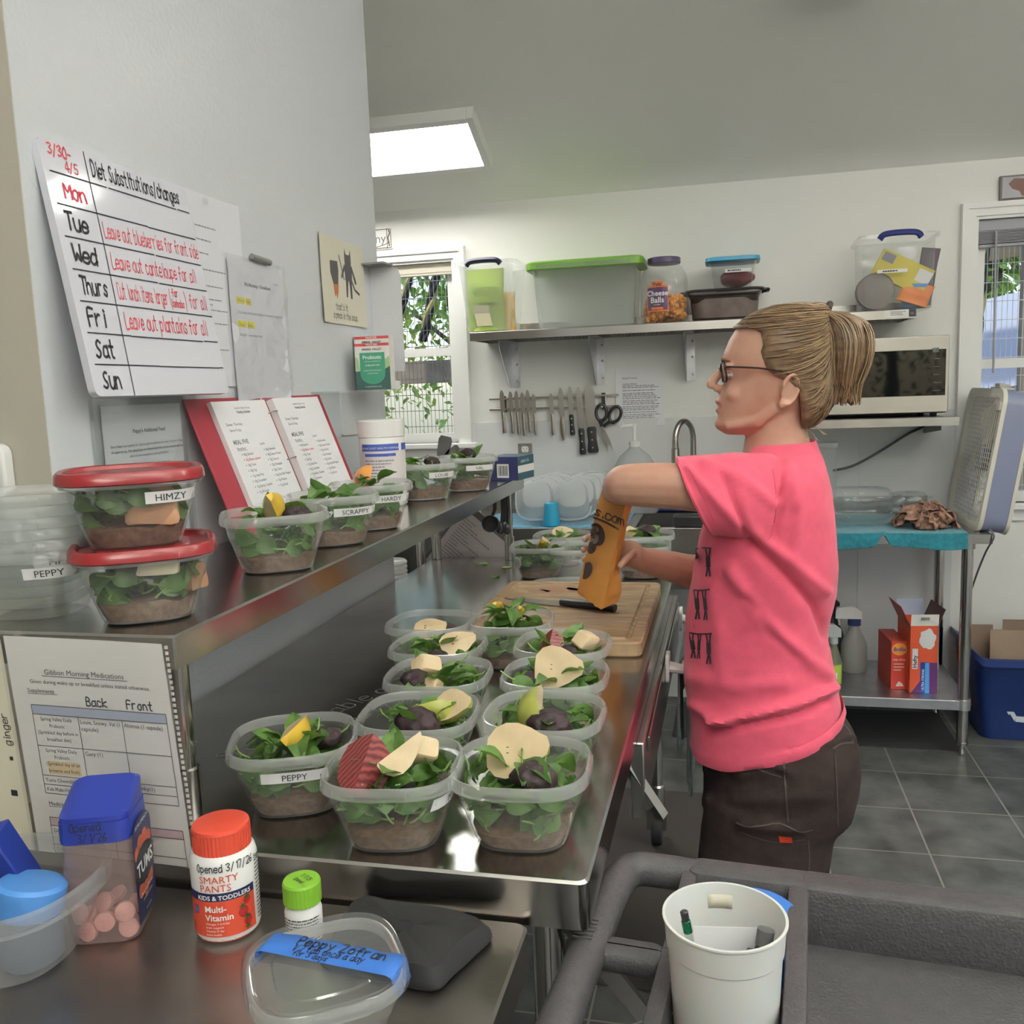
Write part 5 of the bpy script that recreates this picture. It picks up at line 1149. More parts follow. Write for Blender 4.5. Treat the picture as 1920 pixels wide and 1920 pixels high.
for (u, v, r_, k) in ((921, 982, .026, 'cup'), (938, 990, .016, 'spoon'), (950, 992, .014, 'spoon'), (944, 986, .012, 'spoon')):
    p = ony(u, v, 2.68); top = V(p.x + .006 + (950 - u) * .0003, 2.68, SZ - .045)
    mb = MB(); ax = Euler((math.radians(80), math.radians(35), 0)).to_matrix()
    if k == 'cup': mb.lathe([(r_ * .75, -.018), (r_ * .95, -.016), (r_, .02), (r_ - .002, .02), (r_ * .8, -.012), (.001, -.013)], p, 22, axis=ax)
    else: mb.ball(p, (r_ * .9, r_ * .5, r_ * 1.25), 12, 8)
    mb.tube([p + V(.004, .004, r_), (p + top) / 2 + V(.004, .006, 0), top], [.005, .006, .007], 8); mb.build('measuring_' + k, black, t)
# clipboard
a_ = math.radians(-40); ux_ = V(math.cos(a_), 0, math.sin(a_)); uz_ = V(-math.sin(a_), -0.06, math.cos(a_)); cc = ony(872, 1050, 2.905)
t = thing('clipboard', 'tilted clipboard with a typed list hanging behind the far edge of the counter', 'clipboard', cc)
mb = MB(); mb.prism(rrect(.235, .325, .008), cc + V(0, .006, 0), ux_, uz_, (0, .003, 0)); mb.build('board', mat('grey_board', (.16, .15, .15), .5), t, smooth=0)
mb = MB(); mb.prism(rrect(.216, .279, .002), cc + V(0, .0045, 0), ux_, uz_, (0, .0006, 0)); po = mb.build('page', mat('pinkish_paper', (.66, .60, .60), .7), t, smooth=0)
f = plane_map(cc + V(0, .0035, 0) - ux_ * .108 - uz_ * .14, ux_, uz_, .0005); mb = MB(); rnd = random.Random(14)
for k in range(22): greek(mb, f, .02, .255 - k * .011, (.05, .05, .09, .16)[k % 4], 1, .01, .0028, rnd, ragged=.3)
mb.build('print', greyink, po, smooth=0)
MB().tube([cc + uz_ * .16 + V(0, .004, 0), (cc.x + .10, 2.868, SZ - .042)], .0012, 5).build('hanging_wire', steel, t)
# low dark cupboard past the wall end, with nested cups on it
t = thing('low_cupboard', 'low dark grey cupboard past the wall end, behind the counter', 'cupboard', (-1.15, 2.75, 0))
MB().span((-1.35, 2.535, .02), (-.985, 2.88, .80)).build('body', mat('dark_grey_paint', (.08, .083, .08), .5), t, bevel=.004); MB().span((-1.34, 2.532, .05), (-.995, 2.5345, .77)).build('door', mat('dark_grey_paint', (.08, .08, .08)), t)
t = thing('cup_stack', 'stack of nested ribbed white cups behind the counter at the wall end', 'cups', (-1.035, 2.66, .801))
mb = MB(); pr = []
for k in range(9): pr += [(.045, .0 + k * .014), (.050, .004 + k * .014), (.050, .010 + k * .014)]
mb.lathe(pr + [(.044, .128), (.040, .12)], n=28); mb.build('cups', trimw, t, world=False)
tag(MB().tube([(-1.02, 2.90, .001), (-1.02, 2.90, 1.02)], .018, 14).build('steel_post', chrome), 'steel post standing behind the counter past the wall end', 'post')
MB_ = MB().span((-1.75, 2.95, .02), (-1.06, 3.45, .99)); tag(MB_.build('dark_bin', mat('dark_grey_paint', (.08, .08, .08)), bevel=.02), 'tall dark grey bin under the window, seen beneath the overshelf', 'bin')
# small sign over the left window
nx = ony(735, 446, YB - .004).x; nz0, nz1 = ony(735, 466, YB).z, ony(735, 428, YB).z
t = thing('wall_sign', 'small sketched wall sign ending in ny over the left window', 'sign', (nx - .2, YB, nz0)); MB().span((nx - .42, YB - .010, nz0), (nx, YB - .0005, nz1)).build('panel', trimw, t, smooth=0)
f = plane_map((nx, YB - .010, nz0), (1, 0, 0), (0, 0, 1), .0006); mb = MB(); text(mb, 'ny', f, .058, -.028, .028, 0, 'r'); mb.build('lettering', greyink, t, smooth=0)
mb = MB(); line(mb, f, [(-.40, .004), (-.004, .004), (-.004, nz1 - nz0 - .004), (-.40, nz1 - nz0 - .004)], .003); line(mb, f, [(-.022, .0), (-.022, nz1 - nz0)], .003); line(mb, f, [(-.012, .01), (-.018, .05), (-.008, .07), (-.014, .085)], .005); line(mb, f, [(-.09, .006), (-.03, .02), (-.01, .03)], .003); mb.build('sketch_lines', mat('brown_print', (.10, .06, .02)), t, smooth=0)
# framed picture over the right window
q0, q1 = ony(1872, 377, YB), ony(1874, 332, YB); t = thing('framed_picture', 'small framed picture of a brown animal over the right window', 'picture', (q0.x, YB, q0.z))
MB().span((q0.x, YB - .018, q0.z), (q0.x + .26, YB - .0005, q1.z)).build('frame', mat('dark_frame', (.06, .05, .05), .4), t, smooth=0)
f = plane_map((q0.x, YB - .018, q0.z), (1, 0, 0), (0, 0, 1), .0006); f2 = plane_map((q0.x, YB - .018, q0.z), (1, 0, 0), (0, 0, 1), .0011); hh = q1.z - q0.z
mb = MB(); rect(mb, f, .008, .006, .25, hh - .006); mb.build('mount', mat('grey_mount', (.45, .45, .47), .5), t, smooth=0)
mb = MB(); poly(mb, f2, [(.03, .06), (.05, .08), (.10, .075), (.16, .085), (.2, .05), (.2, .01), (.08, .01), (.07, .03), (.045, .04)]); mb.build('animal_shape', mat('brown_shape', (.16, .07, .05), .5), t, smooth=0)
# thermostat-like white box on the shade-tinted wall at the far left
q = ony(2, 885, 1.146); tag(MB().prism(rrect(.07, .085, .016), (q.x - .01, 1.1465, q.z), (1, 0, 0), (0, 0, 1), (0, -.022, 0)).build('wall_box', white, bevel=.004), 'rounded white wall box at the photo left edge on the shade-tinted white wall', 'wall box')
# ---------------------------------------------------------------- on the counter: board, knife, scraps, towel bar
wood = mat('board_wood', (.36, .245, .14), .55, noise=.35, nscale=14, ncol=(.22, .14, .075), stretch=(1, 6, 1), bump=.08, bscale=50)
BT = .932
t = thing('cutting_board', 'big worn wooden cutting board with a juice groove at the far end of the counter', 'cutting board', (-.375, 2.08, CT + .0006)); 
o_ = rrect(.405, .572, .018, 4); i_ = lambda k: [V(x, y, 0) for x, y in rrect(.405 - 2 * k, .572 - 2 * k, max(.004, .018 - k * .2), 4)]
zz = BT - CT - .0006
mb = MB(); lift = lambda r, z: [p + V(0, 0, z) for p in r]
mb.loft([lift(i_(.003), 0), lift(i_(0), .004), lift(i_(0), zz - .004), lift(i_(.003), zz), lift(i_(.024), zz), lift(i_(.027), zz - .005), lift(i_(.033), zz - .005), lift(i_(.036), zz)]); bo_ = mb.build('board', wood, t, world=False, smooth=25)
mb = MB(); f = plane_map((0, 0, zz), (1, 0, 0), (0, 1, 0), .0004); rnd = random.Random(3)
for k in range(26):
    a, b, l, q = rnd.uniform(-.14, .14), rnd.uniform(-.2, .2), rnd.uniform(.02, .09), rnd.uniform(-.5, .5); line(mb, f, [(a, b), (a + l * math.cos(q), b + l * math.sin(q))], .0008)
mb.build('knife_scratches', mat('scratch', (.20, .13, .07), .6), t, world=False, smooth=0)
mb = MB(); 
for cx, cy, r_ in ((-.05, .18, .05), (.0, .20, .035), (-.10, .16, .03), (.04, .12, .03), (.02, -.16, .018)): poly(mb, f, [(cx + r_ * (1 + .35 * NZ.noise(V(k, cx * 50, cy * 50))) * math.cos(k * .45), cy + r_ * .7 * (1 + .35 * NZ.noise(V(k + 9, cx * 50, 2))) * math.sin(k * .45)) for k in range(14)])
mb.build('juice_stains', mat('stain', (.30, .16, .08), .5), t, world=False, smooth=0)
# chef's knife on the board
k0, k1, k2 = onz(946, 1120, BT + .004), onz(1066, 1133, BT + .006), onz(1150, 1143, BT + .01)
t = thing('chef_knife', 'wide-bladed chef knife with a dark handle lying on the cutting board', 'knife', (k1.x, k1.y, BT + .0008))
d = (k1 - k0); d.z = 0; L = d.length; d.normalize(); n_ = V(-d.y, d.x, 0); o2 = V(k0.x, k0.y, BT + .0012)
MB().prism([(0, 0), (L * .35, .022), (L * .96, .030), (L, .018), (L, -.012), (L * .5, -.016)], o2, d, n_, (0, 0, .002)).build('blade', bladem, t, smooth=0)
hp = V(k1.x, k1.y, BT + .010); MB().tube([hp - d * .02, hp + d * .02, hp + d * .08 + V(0, 0, .002), hp + d * .125], [(.010, .009), (.011, .010), (.012, .011), (.010, .009)], 10).build('handle', black, t)
# leaf scraps on the steel
for i, (u, v, lab) in enumerate(((907, 1057, 'small torn leaf scrap on the counter by the shelf leg, farthest of three'), (950, 1063, 'round pale cucumber-like slice scrap on the counter beside the dark tub'), (930, 1080, 'thin leaf scrap on the counter, nearest of three'))):
    p = onz(u, v, CT + .003); mb = MB()
    if i == 1: mb.lathe([(.014, 0), (.015, .002), (.001, .003)], p - V(0, 0, .0024), 18)
    else: leaf(mb, p, Euler((.1, .05, .6 * i)).to_matrix(), .036, .009, .3, .012)
    tag(mb.build('leaf_scrap', [green1 if i != 1 else mat('pale_green', (.34, .40, .16), .5), green2]), lab, 'leaf scrap', 'leaf scraps')
# hooks and towels on the drawer front
hkx = CX1 + .019
t = thing('towel_bar', 'white plastic towel bar with two hooks on the counter side', 'towel bar', (hkx, 1.9, .79))
pa, pb_ = onx(1250, 1250, hkx), onx(1275, 1160, hkx)
for p in (pa, pb_):
    mb = MB(); mb.prism(rrect(.05, .065, .012), (hkx - .001, p.y, p.z), (0, 1, 0), (0, 0, 1), (.008, 0, 0)); mb.tube([(hkx + .006, p.y, p.z), (hkx + .032, p.y, p.z - .004), (hkx + .042, p.y, p.z - .002)], [(.018, .012), (.014, .011), (.012, .013)], 10); mb.build('hook', white, t, smooth=30)
MB().tube([(hkx + .037, pa.y - .0, pa.z - .002), (hkx + .037, pb_.y, pb_.z - .002)], .007, 10).build('rod', white, t)
twl = mat('grey_green_towel', (.30, .36, .35), .95, noise=.2, nscale=50, bump=.8, bscale=150, sheen=.3)
def drape(y0, y1, z0, zf, zb, seed, ragged):
    mb = MB(); rnd = random.Random(seed)
    path = [(.020, zb - z0), (.022, -.05), (.026, -.005), (.035, .009), (.042, -.004), (.044, -.06), (.044, -.16), (.043, zf - z0)]
    def fn(u, v):
        k = v * (len(path) - 1); i = min(int(k), len(path) - 2); t_ = k - i
        x = path[i][0] * (1 - t_) + path[i + 1][0] * t_; z = path[i][1] * (1 - t_) + path[i + 1][1] * t_
        w = .005 * max(0, abs(z) * 4) * math.sin(u * 11 + seed + z * 6)
        return V(hkx + x + w, y0 + (y1 - y0) * u + .02 * z * math.sin(seed), z0 + z + (ragged * NZ.noise(V(u * 9, seed, 0)) if v > .95 or v < .05 else 0))
    return mb.grid(fn, 20, 28)
tag(drape(pa.y + .05, pa.y + .27, pa.z, .50, .60, 2, .05).build('hand_towel', twl, solid=.005), 'frayed grey-green towel hanging from the counter side bar, nearer one', 'towel')
tag(drape(pa.y + .29, pb_.y - .04, pa.z, .56, .66, 5, .02).build('hand_towel', twl, solid=.005), 'folded grey-green towel on the far half of the counter side bar', 'towel')

# ---------------------------------------------------------------- front left corner: medication sheets, bottles, bowl
r, f_, f2 = sheet('medication_sheet', 'sheet headed Gibbon Morning Medications hanging in a clear sleeve from the overshelf end', (-.858, .926, .888), (1, 0, -.02), (-.055, -.01, 1), .221, .283, paperw, 'paper', curl=.002)
mb = MB(); m2 = MB(); W_ = .221
text(mb, 'Gibbon Morning Medications', f_, .0095, .106, .236, 0, 'c'); line(mb, f_, [(.046, .234), (.166, .234)], .0007); text(mb, 'Given during wake up or breakfast unless stated otherwise.', f_, .0070, .112, .224, 0, 'c'); text(mb, 'Supplements', f_, .0075, .022, .212, 0); line(mb, f_, [(.022, .2105), (.064, .2105)], .0006)
X0, X1_, X2, X3 = .024, .088, .150, .213
for z in (.196, .184, .143, .104, .092, .080): line(mb, f_, [(X0, z), (X3, z)], .0008)
for x in (X0, X1_, X2, X3): line(mb, f_, [(x, .196), (x, .080)], .0008)
rect(m2, lambda a, b: f_(a, b) - V(0, -.0002, 0), X0, .184, X3, .196)
text(mb, 'Supplement', f_, .0068, .056, .187, 1, 'c'); text(mb, 'Devon-Side', f_, .0068, .119, .187, 1, 'c'); text(mb, 'MetroYard', f_, .0068, .181, .187, 1, 'c'); line(mb, f_, [(.098, .1895), (.14, .1895)], .0009); line(mb, f_, [(.162, .1895), (.20, .1895)], .0009)
for i, s in enumerate(('Spring Valley Daily', 'Probiotic', '(Sprinkled day before in', 'breakfast diet)')): text(mb, s, f_, .0066, .056, .176 - i * .0088, 0, 'c', wide=.9)
for i, s in enumerate(('Spring Valley Daily', 'Probiotic', '(Sprinkled day of on', 'brownie and fruit)')): text(mb, s, f_, .0066, .056, .135 - i * .0088, 0, 'c', wide=.9)
text(mb, 'Tums Chewable', f_, .0066, .027, .0955, 0); text(mb, 'Kids Multi-Vitamin Gummy', f_, .0066, .027, .0835, 0, wide=.86)
text(mb, 'Louie, Snowy, Val (1', f_, .0075, .090, .175, 0, wide=.92); text(mb, 'capsule)', f_, .0075, .090, .166, 0); text(mb, 'Ahimsa (1 capsule)', f_, .0075, .152, .175, 0, wide=.95); text(mb, 'Gary (1)', f_, .0075, .090, .134, 0); text(mb, 'Snowy (1), Louie (1)', f_, .0075, .090, .0955, 0, wide=.92); text(mb, 'Spanky(1)', f_, .0075, .153, .0955, 0); text(mb, 'Gary (1)', f_, .0075, .090, .0835, 0)
text(mb, 'Medications', f_, .0075, .026, .064, 0); line(mb, f_, [(.026, .0625), (.062, .0625)], .0006)
for z in (.048, .037, .012, -.0 + .001): line(mb, f_, [(X0, z), (X3, z)], .0008)
for x in (X0, .115, X3): line(mb, f_, [(x, .048), (x, .001)], .0008)
text(mb, 'Gibbon', f_, .0068, .068, .040, 1, 'c'); text(mb, 'Medication', f_, .0068, .162, .040, 1, 'c'); text(mb, 'Dianne', f_, .0075, .027, .028, 0); text(mb, 'Courtney', f_, .0075, .027, .004, 0); text(mb, 'Birth control', f_, .0075, .13, .028, 0)
hand(mb, 'Back', lambda a, b: f_(a * .9, b), .0105, .115, .199, .17, .2); hand(mb, 'Front', lambda a, b: f_(a * .9, b), .0105, .178, .199, .17, .2)
mb.build('print', ink, r, smooth=0); m2.build('blue_header', mat('header_blue', (.42, .46, .56), .7), r, smooth=0)
m3 = MB(); rect(m3, lambda a, b: f_(a, b) - V(0, -.0002, 0), X0, .037, X3, .048); m3.build('pink_header', mat('header_pink', (.60, .44, .46), .7), r, smooth=0)
m3 = MB(); rect(m3, lambda a, b: f_(a, b) - V(0, -.0002, 0), .034, .106, .080, .123); m3.build('highlight', mat('highlight_orange', (.72, .56, .34), .7), r, smooth=0)
mb = MB(); mb.grid(lambda u, v: V(-.866 + .236 * u - .016 * v, .9225 - .003 * abs(NZ.noise(V(u * 6, v * 6, 1))) - .003 * v, .878 + .298 * v - .006 * u), 10, 14)
mb.build('sleeve', sleeve, r)
mb = MB()
for k in range(42): v = k / 42; mb.box(V(-.866 + .236 - .016 * v, .9225 - .003 * v, .878 + .298 * v - .006), (.004, .0008, .004))
mb.build('sleeve_edge', mat('sleeve_edge', (.55, .53, .50), .4), r, smooth=0)
r, f_, f2 = sheet('medication_sheet', 'sheet at the photo left edge with a handwritten margin note, beside the medication sheet', (-1.08, .930, .89), (1, 0, -.02), (-.055, -.01, 1), .213, .279, mat('yellow_paper', (.70, .66, .52), .7), 'paper', curl=.002)
mb = MB(); fr_ = lambda a, b: f_(.205 - b, .14 + a); hand(mb, 'ginger?', fr_, .010, .0, .002, .13, .2); hand(mb, 'r', f_, .01, .185, .17, .15); rect(mb, f_, .197, .120, .202, .125); rect(mb, f_, .190, .072, .200, .080); mb.build('print', ink, r, smooth=0)

G2 = FT + .0006
# clear bowl with blue things in it, at the left edge
bwl = onz(60, 1655, .95); bwx, bwy = -.770, .775
t = thing('clear_bowl', 'large clear bowl holding blue things at the photo left edge', 'bowl', (bwx, bwy, G2))
mb = MB(); mb.loft([sq(a, a * .92, z, 48, 2.5) for z, a in [(0, .055), (.003, .064), (.03, .078), (.034, .081), (.075, .094), (.0755, .103), (.093, .104), (.096, .100), (.094, .097), (.076, .093)]], (True, False)); mb.build('bowl_body', clear('bowl_plastic', (.93, .94, .94), .22, .2, .8), t, world=False)
bb = MB(); bb.box((0, 0, .055), (.05, .035, .11), (math.radians(12), math.radians(-18), math.radians(10))); o = bb.build('blue_carton', mat('royal_blue', (.012, .03, .22), .4), None, bevel=.002); o.location = (bwx - .015, bwy + .02, G2 + .03); tag(o, 'dark blue carton leaning in the clear bowl', 'carton')
mb = MB(); mb.lathe([(.034, 0), (.036, .003), (.036, .03), (.032, .034), (.001, .034)], n=32); o = mb.build('blue_bottle_cap', mat('sky_blue', (.07, .24, .60), .4), None); o.location = (bwx + .03, bwy - .005, G2 + .058); o.rotation_euler = (math.radians(-12), math.radians(8), 0); tag(o, 'round light blue bottle cap in the clear bowl', 'cap')
mb = MB(); mb.lathe([(.03, 0), (.033, .004), (.033, .052)], n=28, cap=(True, True)); o = mb.build('pill_bottle', clear('cloudy_bottle', (.75, .80, .88), .45, .2, .6, (.45, .52, .62)), None); o.location = (bwx + .03, bwy - .004, G2 + .004); tag(o, 'cloudy pill bottle under the blue cap in the clear bowl', 'bottle')
# antacid bottle
tx, ty = -.692, .842
t = thing('antacid_bottle', 'clear bottle of pink tablets with a slanted dark blue cap', 'bottle', (tx, ty, G2), math.radians(19))
H = .168
R4 = lambda w, d, z, r_=.014: [V(x, y, z) for x, y in rrect(w, d, r_, 5)]
mb = MB(); mb.loft([R4(.062, .060, 0), R4(.072, .070, .004), R4(.076, .074, .02), R4(.079, .076, .075), R4(.074, .072, .105), R4(.073, .072, .128)], (True, True)); mb.build('bottle_body', clear('pinkish_plastic', (.90, .82, .80), .28, .2, .9, (.75, .60, .58)), t, world=False)
mb = MB(); mb.loft([R4(.076, .075, .122), R4(.077, .076, .126), R4(.076, .075, .146)], (True, True))
mb.loft([R4(.074, .073, .1462), [V(p.x, p.y, .152 + .018 * (1 / (1 + math.exp(-(p.y - .0) * 220)))) for p in R4(.074, .073, .15)], [V(p.x * .86, p.y * .86, .154 + .019 * (1 / (1 + math.exp(-(p.y * .9) * 220)))) for p in R4(.074, .073, .15)]], (False, True))
capb = mb.build('cap', mat('dark_blue_cap', (.018, .035, .26), .3), t, world=False, smooth=30)
mb = MB(); f = plane_map((-.035, -.0382, .126), (1, 0, 0), (0, 0, 1), .0006); hand(mb, 'Opened', lambda a, b: f(a * .8, b), .009, .016, .012, .12, .3); hand(mb, '3/1/26', lambda a, b: f(a * .8, b), .009, .026, -.0005, .12, .3); mb.build('date_writing', ink, capb, world=False, smooth=0)
f = plane_map((.0398, -.036, .0), (0, 1, 0), (0, 0, 1), .0004); g_ = plane_map((.0398, -.036, .0), (0, 1, 0), (0, 0, 1), .0008); g3 = plane_map((.0398, -.036, .0), (0, 1, 0), (0, 0, 1), .0012)
mb = MB(); poly(mb, f, [(.004, .018), (.068, .018), (.070, .115)] + [(.037 + .033 * math.cos(a), .115 + .02 * math.sin(a)) for a in [PI * k / 8 for k in range(1, 8)]] + [(.004, .115)]); lb = mb.build('label', mat('navy_label', (.012, .018, .075), .35), t, world=False, smooth=0)
mb = MB(); poly(mb, g_, [(.037 + .034 * math.cos(a), .078 + .022 * math.sin(a)) for a in [2 * PI * k / 20 for k in range(20)]]); mb.build('label_badge', mat('deep_navy_badge', (.008, .009, .02), .35), lb, world=False, smooth=0)
mb = MB(); text(mb, 'TUMS', g3, .022, .037, .070, 1, 'c'); text(mb, 'EXTRA STRENGTH', g3, .0055, .037, .125, 0, 'c'); text(mb, 'Assorted Berries', g3, .006, .037, .046, 0, 'c'); text(mb, 'chewable tablets', g3, .005, .037, .038, 0, 'c'); text(mb, '96 tablets', g3, .005, .037, .024, 0, 'c'); mb.build('white_lettering', white, lb, world=False, smooth=0)
mb = MB()
for x, z in ((.016, .103), (.028, .111), (.044, .112), (.057, .104), (.02, .058), (.036, .054), (.053, .059)): poly(mb, plane_map((.0398, -.036, .0), (0, 1, 0), (0, 0, 1), .0006), [(x + .010 * math.cos(a), z - .006 + .009 * math.sin(a)) for a in [2 * PI * k / 10 for k in range(10)]])
mb.build('berry_print', mat('berry_print', (.45, .10, .05), .4), lb, world=False, smooth=0)
pink = mat('pink_tablet', (.72, .42, .40), .6, noise=.1, nscale=300)
rnd = random.Random(17); tabs = [(-.02, -.022, .008, 80), (.0, -.024, .019, 85), (.022, -.022, .028, 80), (-.022, -.01, .02, 40), (.02, -.008, .008, 20), (.0, .004, .010, 10), (-.02, .018, .010, 30), (.02, .018, .014, 60), (.0, .02, .026, 30), (-.005, -.006, .032, 60), (.024, -.02, .008, 70), (-.026, -.024, .030, 75)]
proto = None
for i, (x, y, z, a) in enumerate(tabs):
    if proto is None:
        proto = MB().lathe([(.0095, -.0035), (.011, -.0025), (.011, .0025), (.0095, .0035)], n=20).build('tablet', pink, None); o = proto
    else: o = proto.copy(); COL.objects.link(o)
    o.location = V(tx, ty, G2 + .004 + z) + Matrix.Rotation(math.radians(19), 3, 'Z') @ V(x, y, 0); o.rotation_euler = (math.radians(a), 0, rnd.uniform(-.6, .6)); tag(o, 'round pink tablet inside the clear blue-capped bottle', 'tablet', 'pink tablets in the bottle')
# gummy vitamin bottle
vx, vy = -.560, .868
t = thing('vitamin_bottle', 'white gummy vitamin bottle with an orange-red cap and red label', 'bottle', (vx, vy, G2))
mb = MB(); mb.lathe([(.030, 0), (.0345, .003), (.036, .008), (.037, .088), (.035, .096), (.029, .104), (.029, .11)], n=48); mb.build('bottle_body', white, t, world=False)
mb = MB(); n = 90; z0, z1 = .1005, .124
mb.loft([[V((.0315 + (.0006 if k % 2 else 0)) * math.cos(2 * PI * k / n), (.0315 + (.0006 if k % 2 else 0)) * math.sin(2 * PI * k / n), z) for k in range(n)] for z in (z0, z1)], (True, False)); mb.lathe([(.0318, z1), (.0310, z1 + .003), (.028, z1 + .004), (.0, z1 + .003)], n=48); mb.build('cap', mat('orange_red_cap', (.60, .065, .035), .38), t, world=False, smooth=25)
a0 = math.atan2(-vy, -vx) - math.radians(14); c1 = cyl_map((0, 0, 0), .037, a0, 0, .0005); c2 = cyl_map((0, 0, 0), .037, a0, 0, .0009); c3 = cyl_map((0, 0, 0), .037, a0, 0, .0013)
mb = MB(); rect(mb, c1, -.040, .010, .042, .052, nu=14); lb = mb.build('label', mat('label_orange_red', (.58, .065, .03), .4), t, world=False)
mb = MB(); rect(mb, c1, -.040, .052, .042, .0615, nu=14); mb.build('navy_band', mat('navy_label', (.012, .018, .075)), lb, world=False)
mb = MB(); text(mb, 'KIDS & TODDLERS', c3, .0072, .006, .054, 1, 'c'); text(mb, 'Multi-', c3, .010, -.016, .040, 1); text(mb, 'Vitamin', c3, .010, -.016, .030, 1)
for i, s in enumerate(('Omegas 1-2-4 for', 'brain support', 'Vitamin D for', 'bone health')): text(mb, s, c3, .0036, -.016, .025 - i * .0042, 0)
mb.build('white_lettering', white, lb, world=False, smooth=0)
mb = MB(); text(mb, 'SMARTY', c3, .0115, -.020, .0735, 0, wide=1.0); text(mb, 'PANTS', c3, .0115, -.020, .0635, 0); text(mb, '60 Gummies - Dietary Supplement', c3, .0040, .004, .0045, 0, 'c'); mb.build('red_lettering', mat('label_orange_red', (.58, .065, .03)), t, world=False, smooth=0)
mb = MB(); fh = cyl_map((0, 0, 0), .0365, a0, 0, .0016); hand(mb, 'Opened 3/17/26', lambda a, b: fh(a * .72, b), .0085, -.030, .0865, .15, .2); mb.build('date_writing', ink, t, world=False, smooth=0)
mb = MB(); rnd = random.Random(2); greek(mb, c2, .046, .083, .022, 16, .0045, .0016, rnd, ragged=.1); text(mb, 'Supp', c3, .007, .045, .087, 1); mb.build('side_print', ink, t, world=False, smooth=0)
mb = MB()
for x, z, k in ((.031, .046, .0045), (.026, .034, .006), (.031, .022, .005)): poly(mb, c2, [(x + k * math.cos(a), z + k * 1.1 * math.sin(a)) for a in [2 * PI * j / 14 for j in range(14)]])
mb.build('strawberry_print', mat('strawberry', (.34, .02, .02), .35), lb, world=False, smooth=0)
mb = MB()
for x, z in ((.031, .050), (.025, .041), (.030, .027), (.030, .015)): poly(mb, c3, [(x + (.005 if j % 2 else .002) * math.cos(j * PI / 5), z + (.004 if j % 2 else .0016) * math.sin(j * PI / 5)) for j in range(10)])
mb.build('leaf_print', mat('leaf_print', (.03, .10, .03), .5), lb, world=False, smooth=0)
mb = MB(); rect(mb, c2, -.031, .036, -.025, .046); mb.build('blue_seal', mat('seal_blue', (.03, .08, .30), .5), lb, world=False, smooth=0)
# small bottle with the green cap
p = ony(530, 1760, .862); qx, qy = -.462, .862
t = thing('pill_bottle', 'little white pill bottle with a lime green cap', 'bottle', (qx, qy, G2))
mb = MB(); mb.lathe([(.018, 0), (.020, .003), (.0205, .036), (.018, .044), (.0165, .048)], n=36); mb.build('bottle_body', white, t, world=False)
mb = MB(); n = 60; mb.loft([[V((.0205 + (.0005 if k % 2 else 0)) * math.cos(2 * PI * k / n), (.0205 + (.0005 if k % 2 else 0)) * math.sin(2 * PI * k / n), z) for k in range(n)] for z in (.046, .068)], (True, False)); mb.lathe([(.0208, .068), (.0195, .0705), (0, .0705)], n=40); cb_ = mb.build('cap', mat('lime_cap', (.19, .42, .03), .4), t, world=False, smooth=25)
f = plane_map((0, 0, .0706), V(.85, -.5, 0), V(.5, .85, 0), .0004); mb = MB(); hand(mb, '3/17/25', lambda a, b: f(a * .6, b), .0055, -.011, .003, .14); hand(mb, 'Opened', lambda a, b: f(a * .6, b), .0055, -.011, -.006, .14); mb.build('date_writing', ink, cb_, world=False, smooth=0)
a0 = math.atan2(-qy, -qx); c2 = cyl_map((0, 0, 0), .0206, a0, 0, .0008); mb = MB(); greek(mb, c2, -.025, .032, .045, 9, .0035, .0013, random.Random(5), ragged=.1); mb.build('print', ink, t, world=False, smooth=0)
# black soft pouch under the counter edge
mb = MB(); mb.loft([[V(p.x * a * (1 + .10 * math.sin(p.y * 40)), p.y * a, z * (1 + .5 * NZ.noise(V(p.x * 22, p.y * 22, 4)))) for p in sq(.082, .060, 0, 40, 7)] for a, z in ((.97, .0), (1, .004), (.99, .009), (.88, .022), (.6, .027), (.2, .028))])
o = mb.build('black_pouch', mat('black_cloth', (.012, .012, .013), .75), None); o.location = (-.348, .862, G2 + .0005); o.rotation_euler = (0, 0, -.12); tag(o, 'soft black pouch tucked against the counter front, behind the taped tub', 'pouch')
# taped tub in front
zt_ = .36
r = tub_thing('empty clear tub with a strip of handwritten blue tape across its top', (-.366, .716, G2), math.radians(34), group='empty tubs')
r.scale = (.82, .82, .82)
r['group'] = 'taped tub'; del r['group']
lid = child(_me_lid.copy(), 'lid', r); lid.data.materials.clear(); lid.data.materials.append(glassy)
rot = Matrix.Rotation(math.radians(-6 - 34), 3, 'Z')
tape = mat('blue_tape', (.030, .14, .48), .6)
zz_ = .1006
def tf(u, v, off=.0):
    a = abs(u); z = zz_ + off
    if a > .086: z = zz_ - (a - .086) * 1.3 + off; u = math.copysign(.086 + (a - .086) * .35, u)
    return rot @ V(u, v + .012, z)
mb = MB(); mb.grid(lambda a, b: tf(-.104 + .208 * a, -.019 + .038 * b + .0015 * math.sin(30 * a) * (1 if b > .5 else 0)), 26, 2); to = mb.build('tape', tape, r, world=False, solid=.0006)
mb = MB(); fm3 = lambda a, b: tf(a, b, .0012); hand(mb, 'Peppy Zofran', lambda a, b: fm3(-.046 + a * .92, b), .0135, 0, .0035, .15, .2); hand(mb, '1/2 tab once a day', lambda a, b: fm3(-.046 + a * .72, b), .0100, 0, -.0075, .16, .2); hand(mb, 'for 3 days', lambda a, b: fm3(-.040 + a * .72, b), .0085, 0, -.0165, .16, .2); mb.build('writing', ink, to, world=False, smooth=0)
mb = MB().lathe([(.016, 0), (.017, .002), (.008, .006), (.001, .009)], n=24); o = mb.build('pill_packet', chrome, None); o.location = V(-.345, .70, G2 + .003); tag(o, 'shiny foil pill packet in the bottom of the taped tub', 'packet')
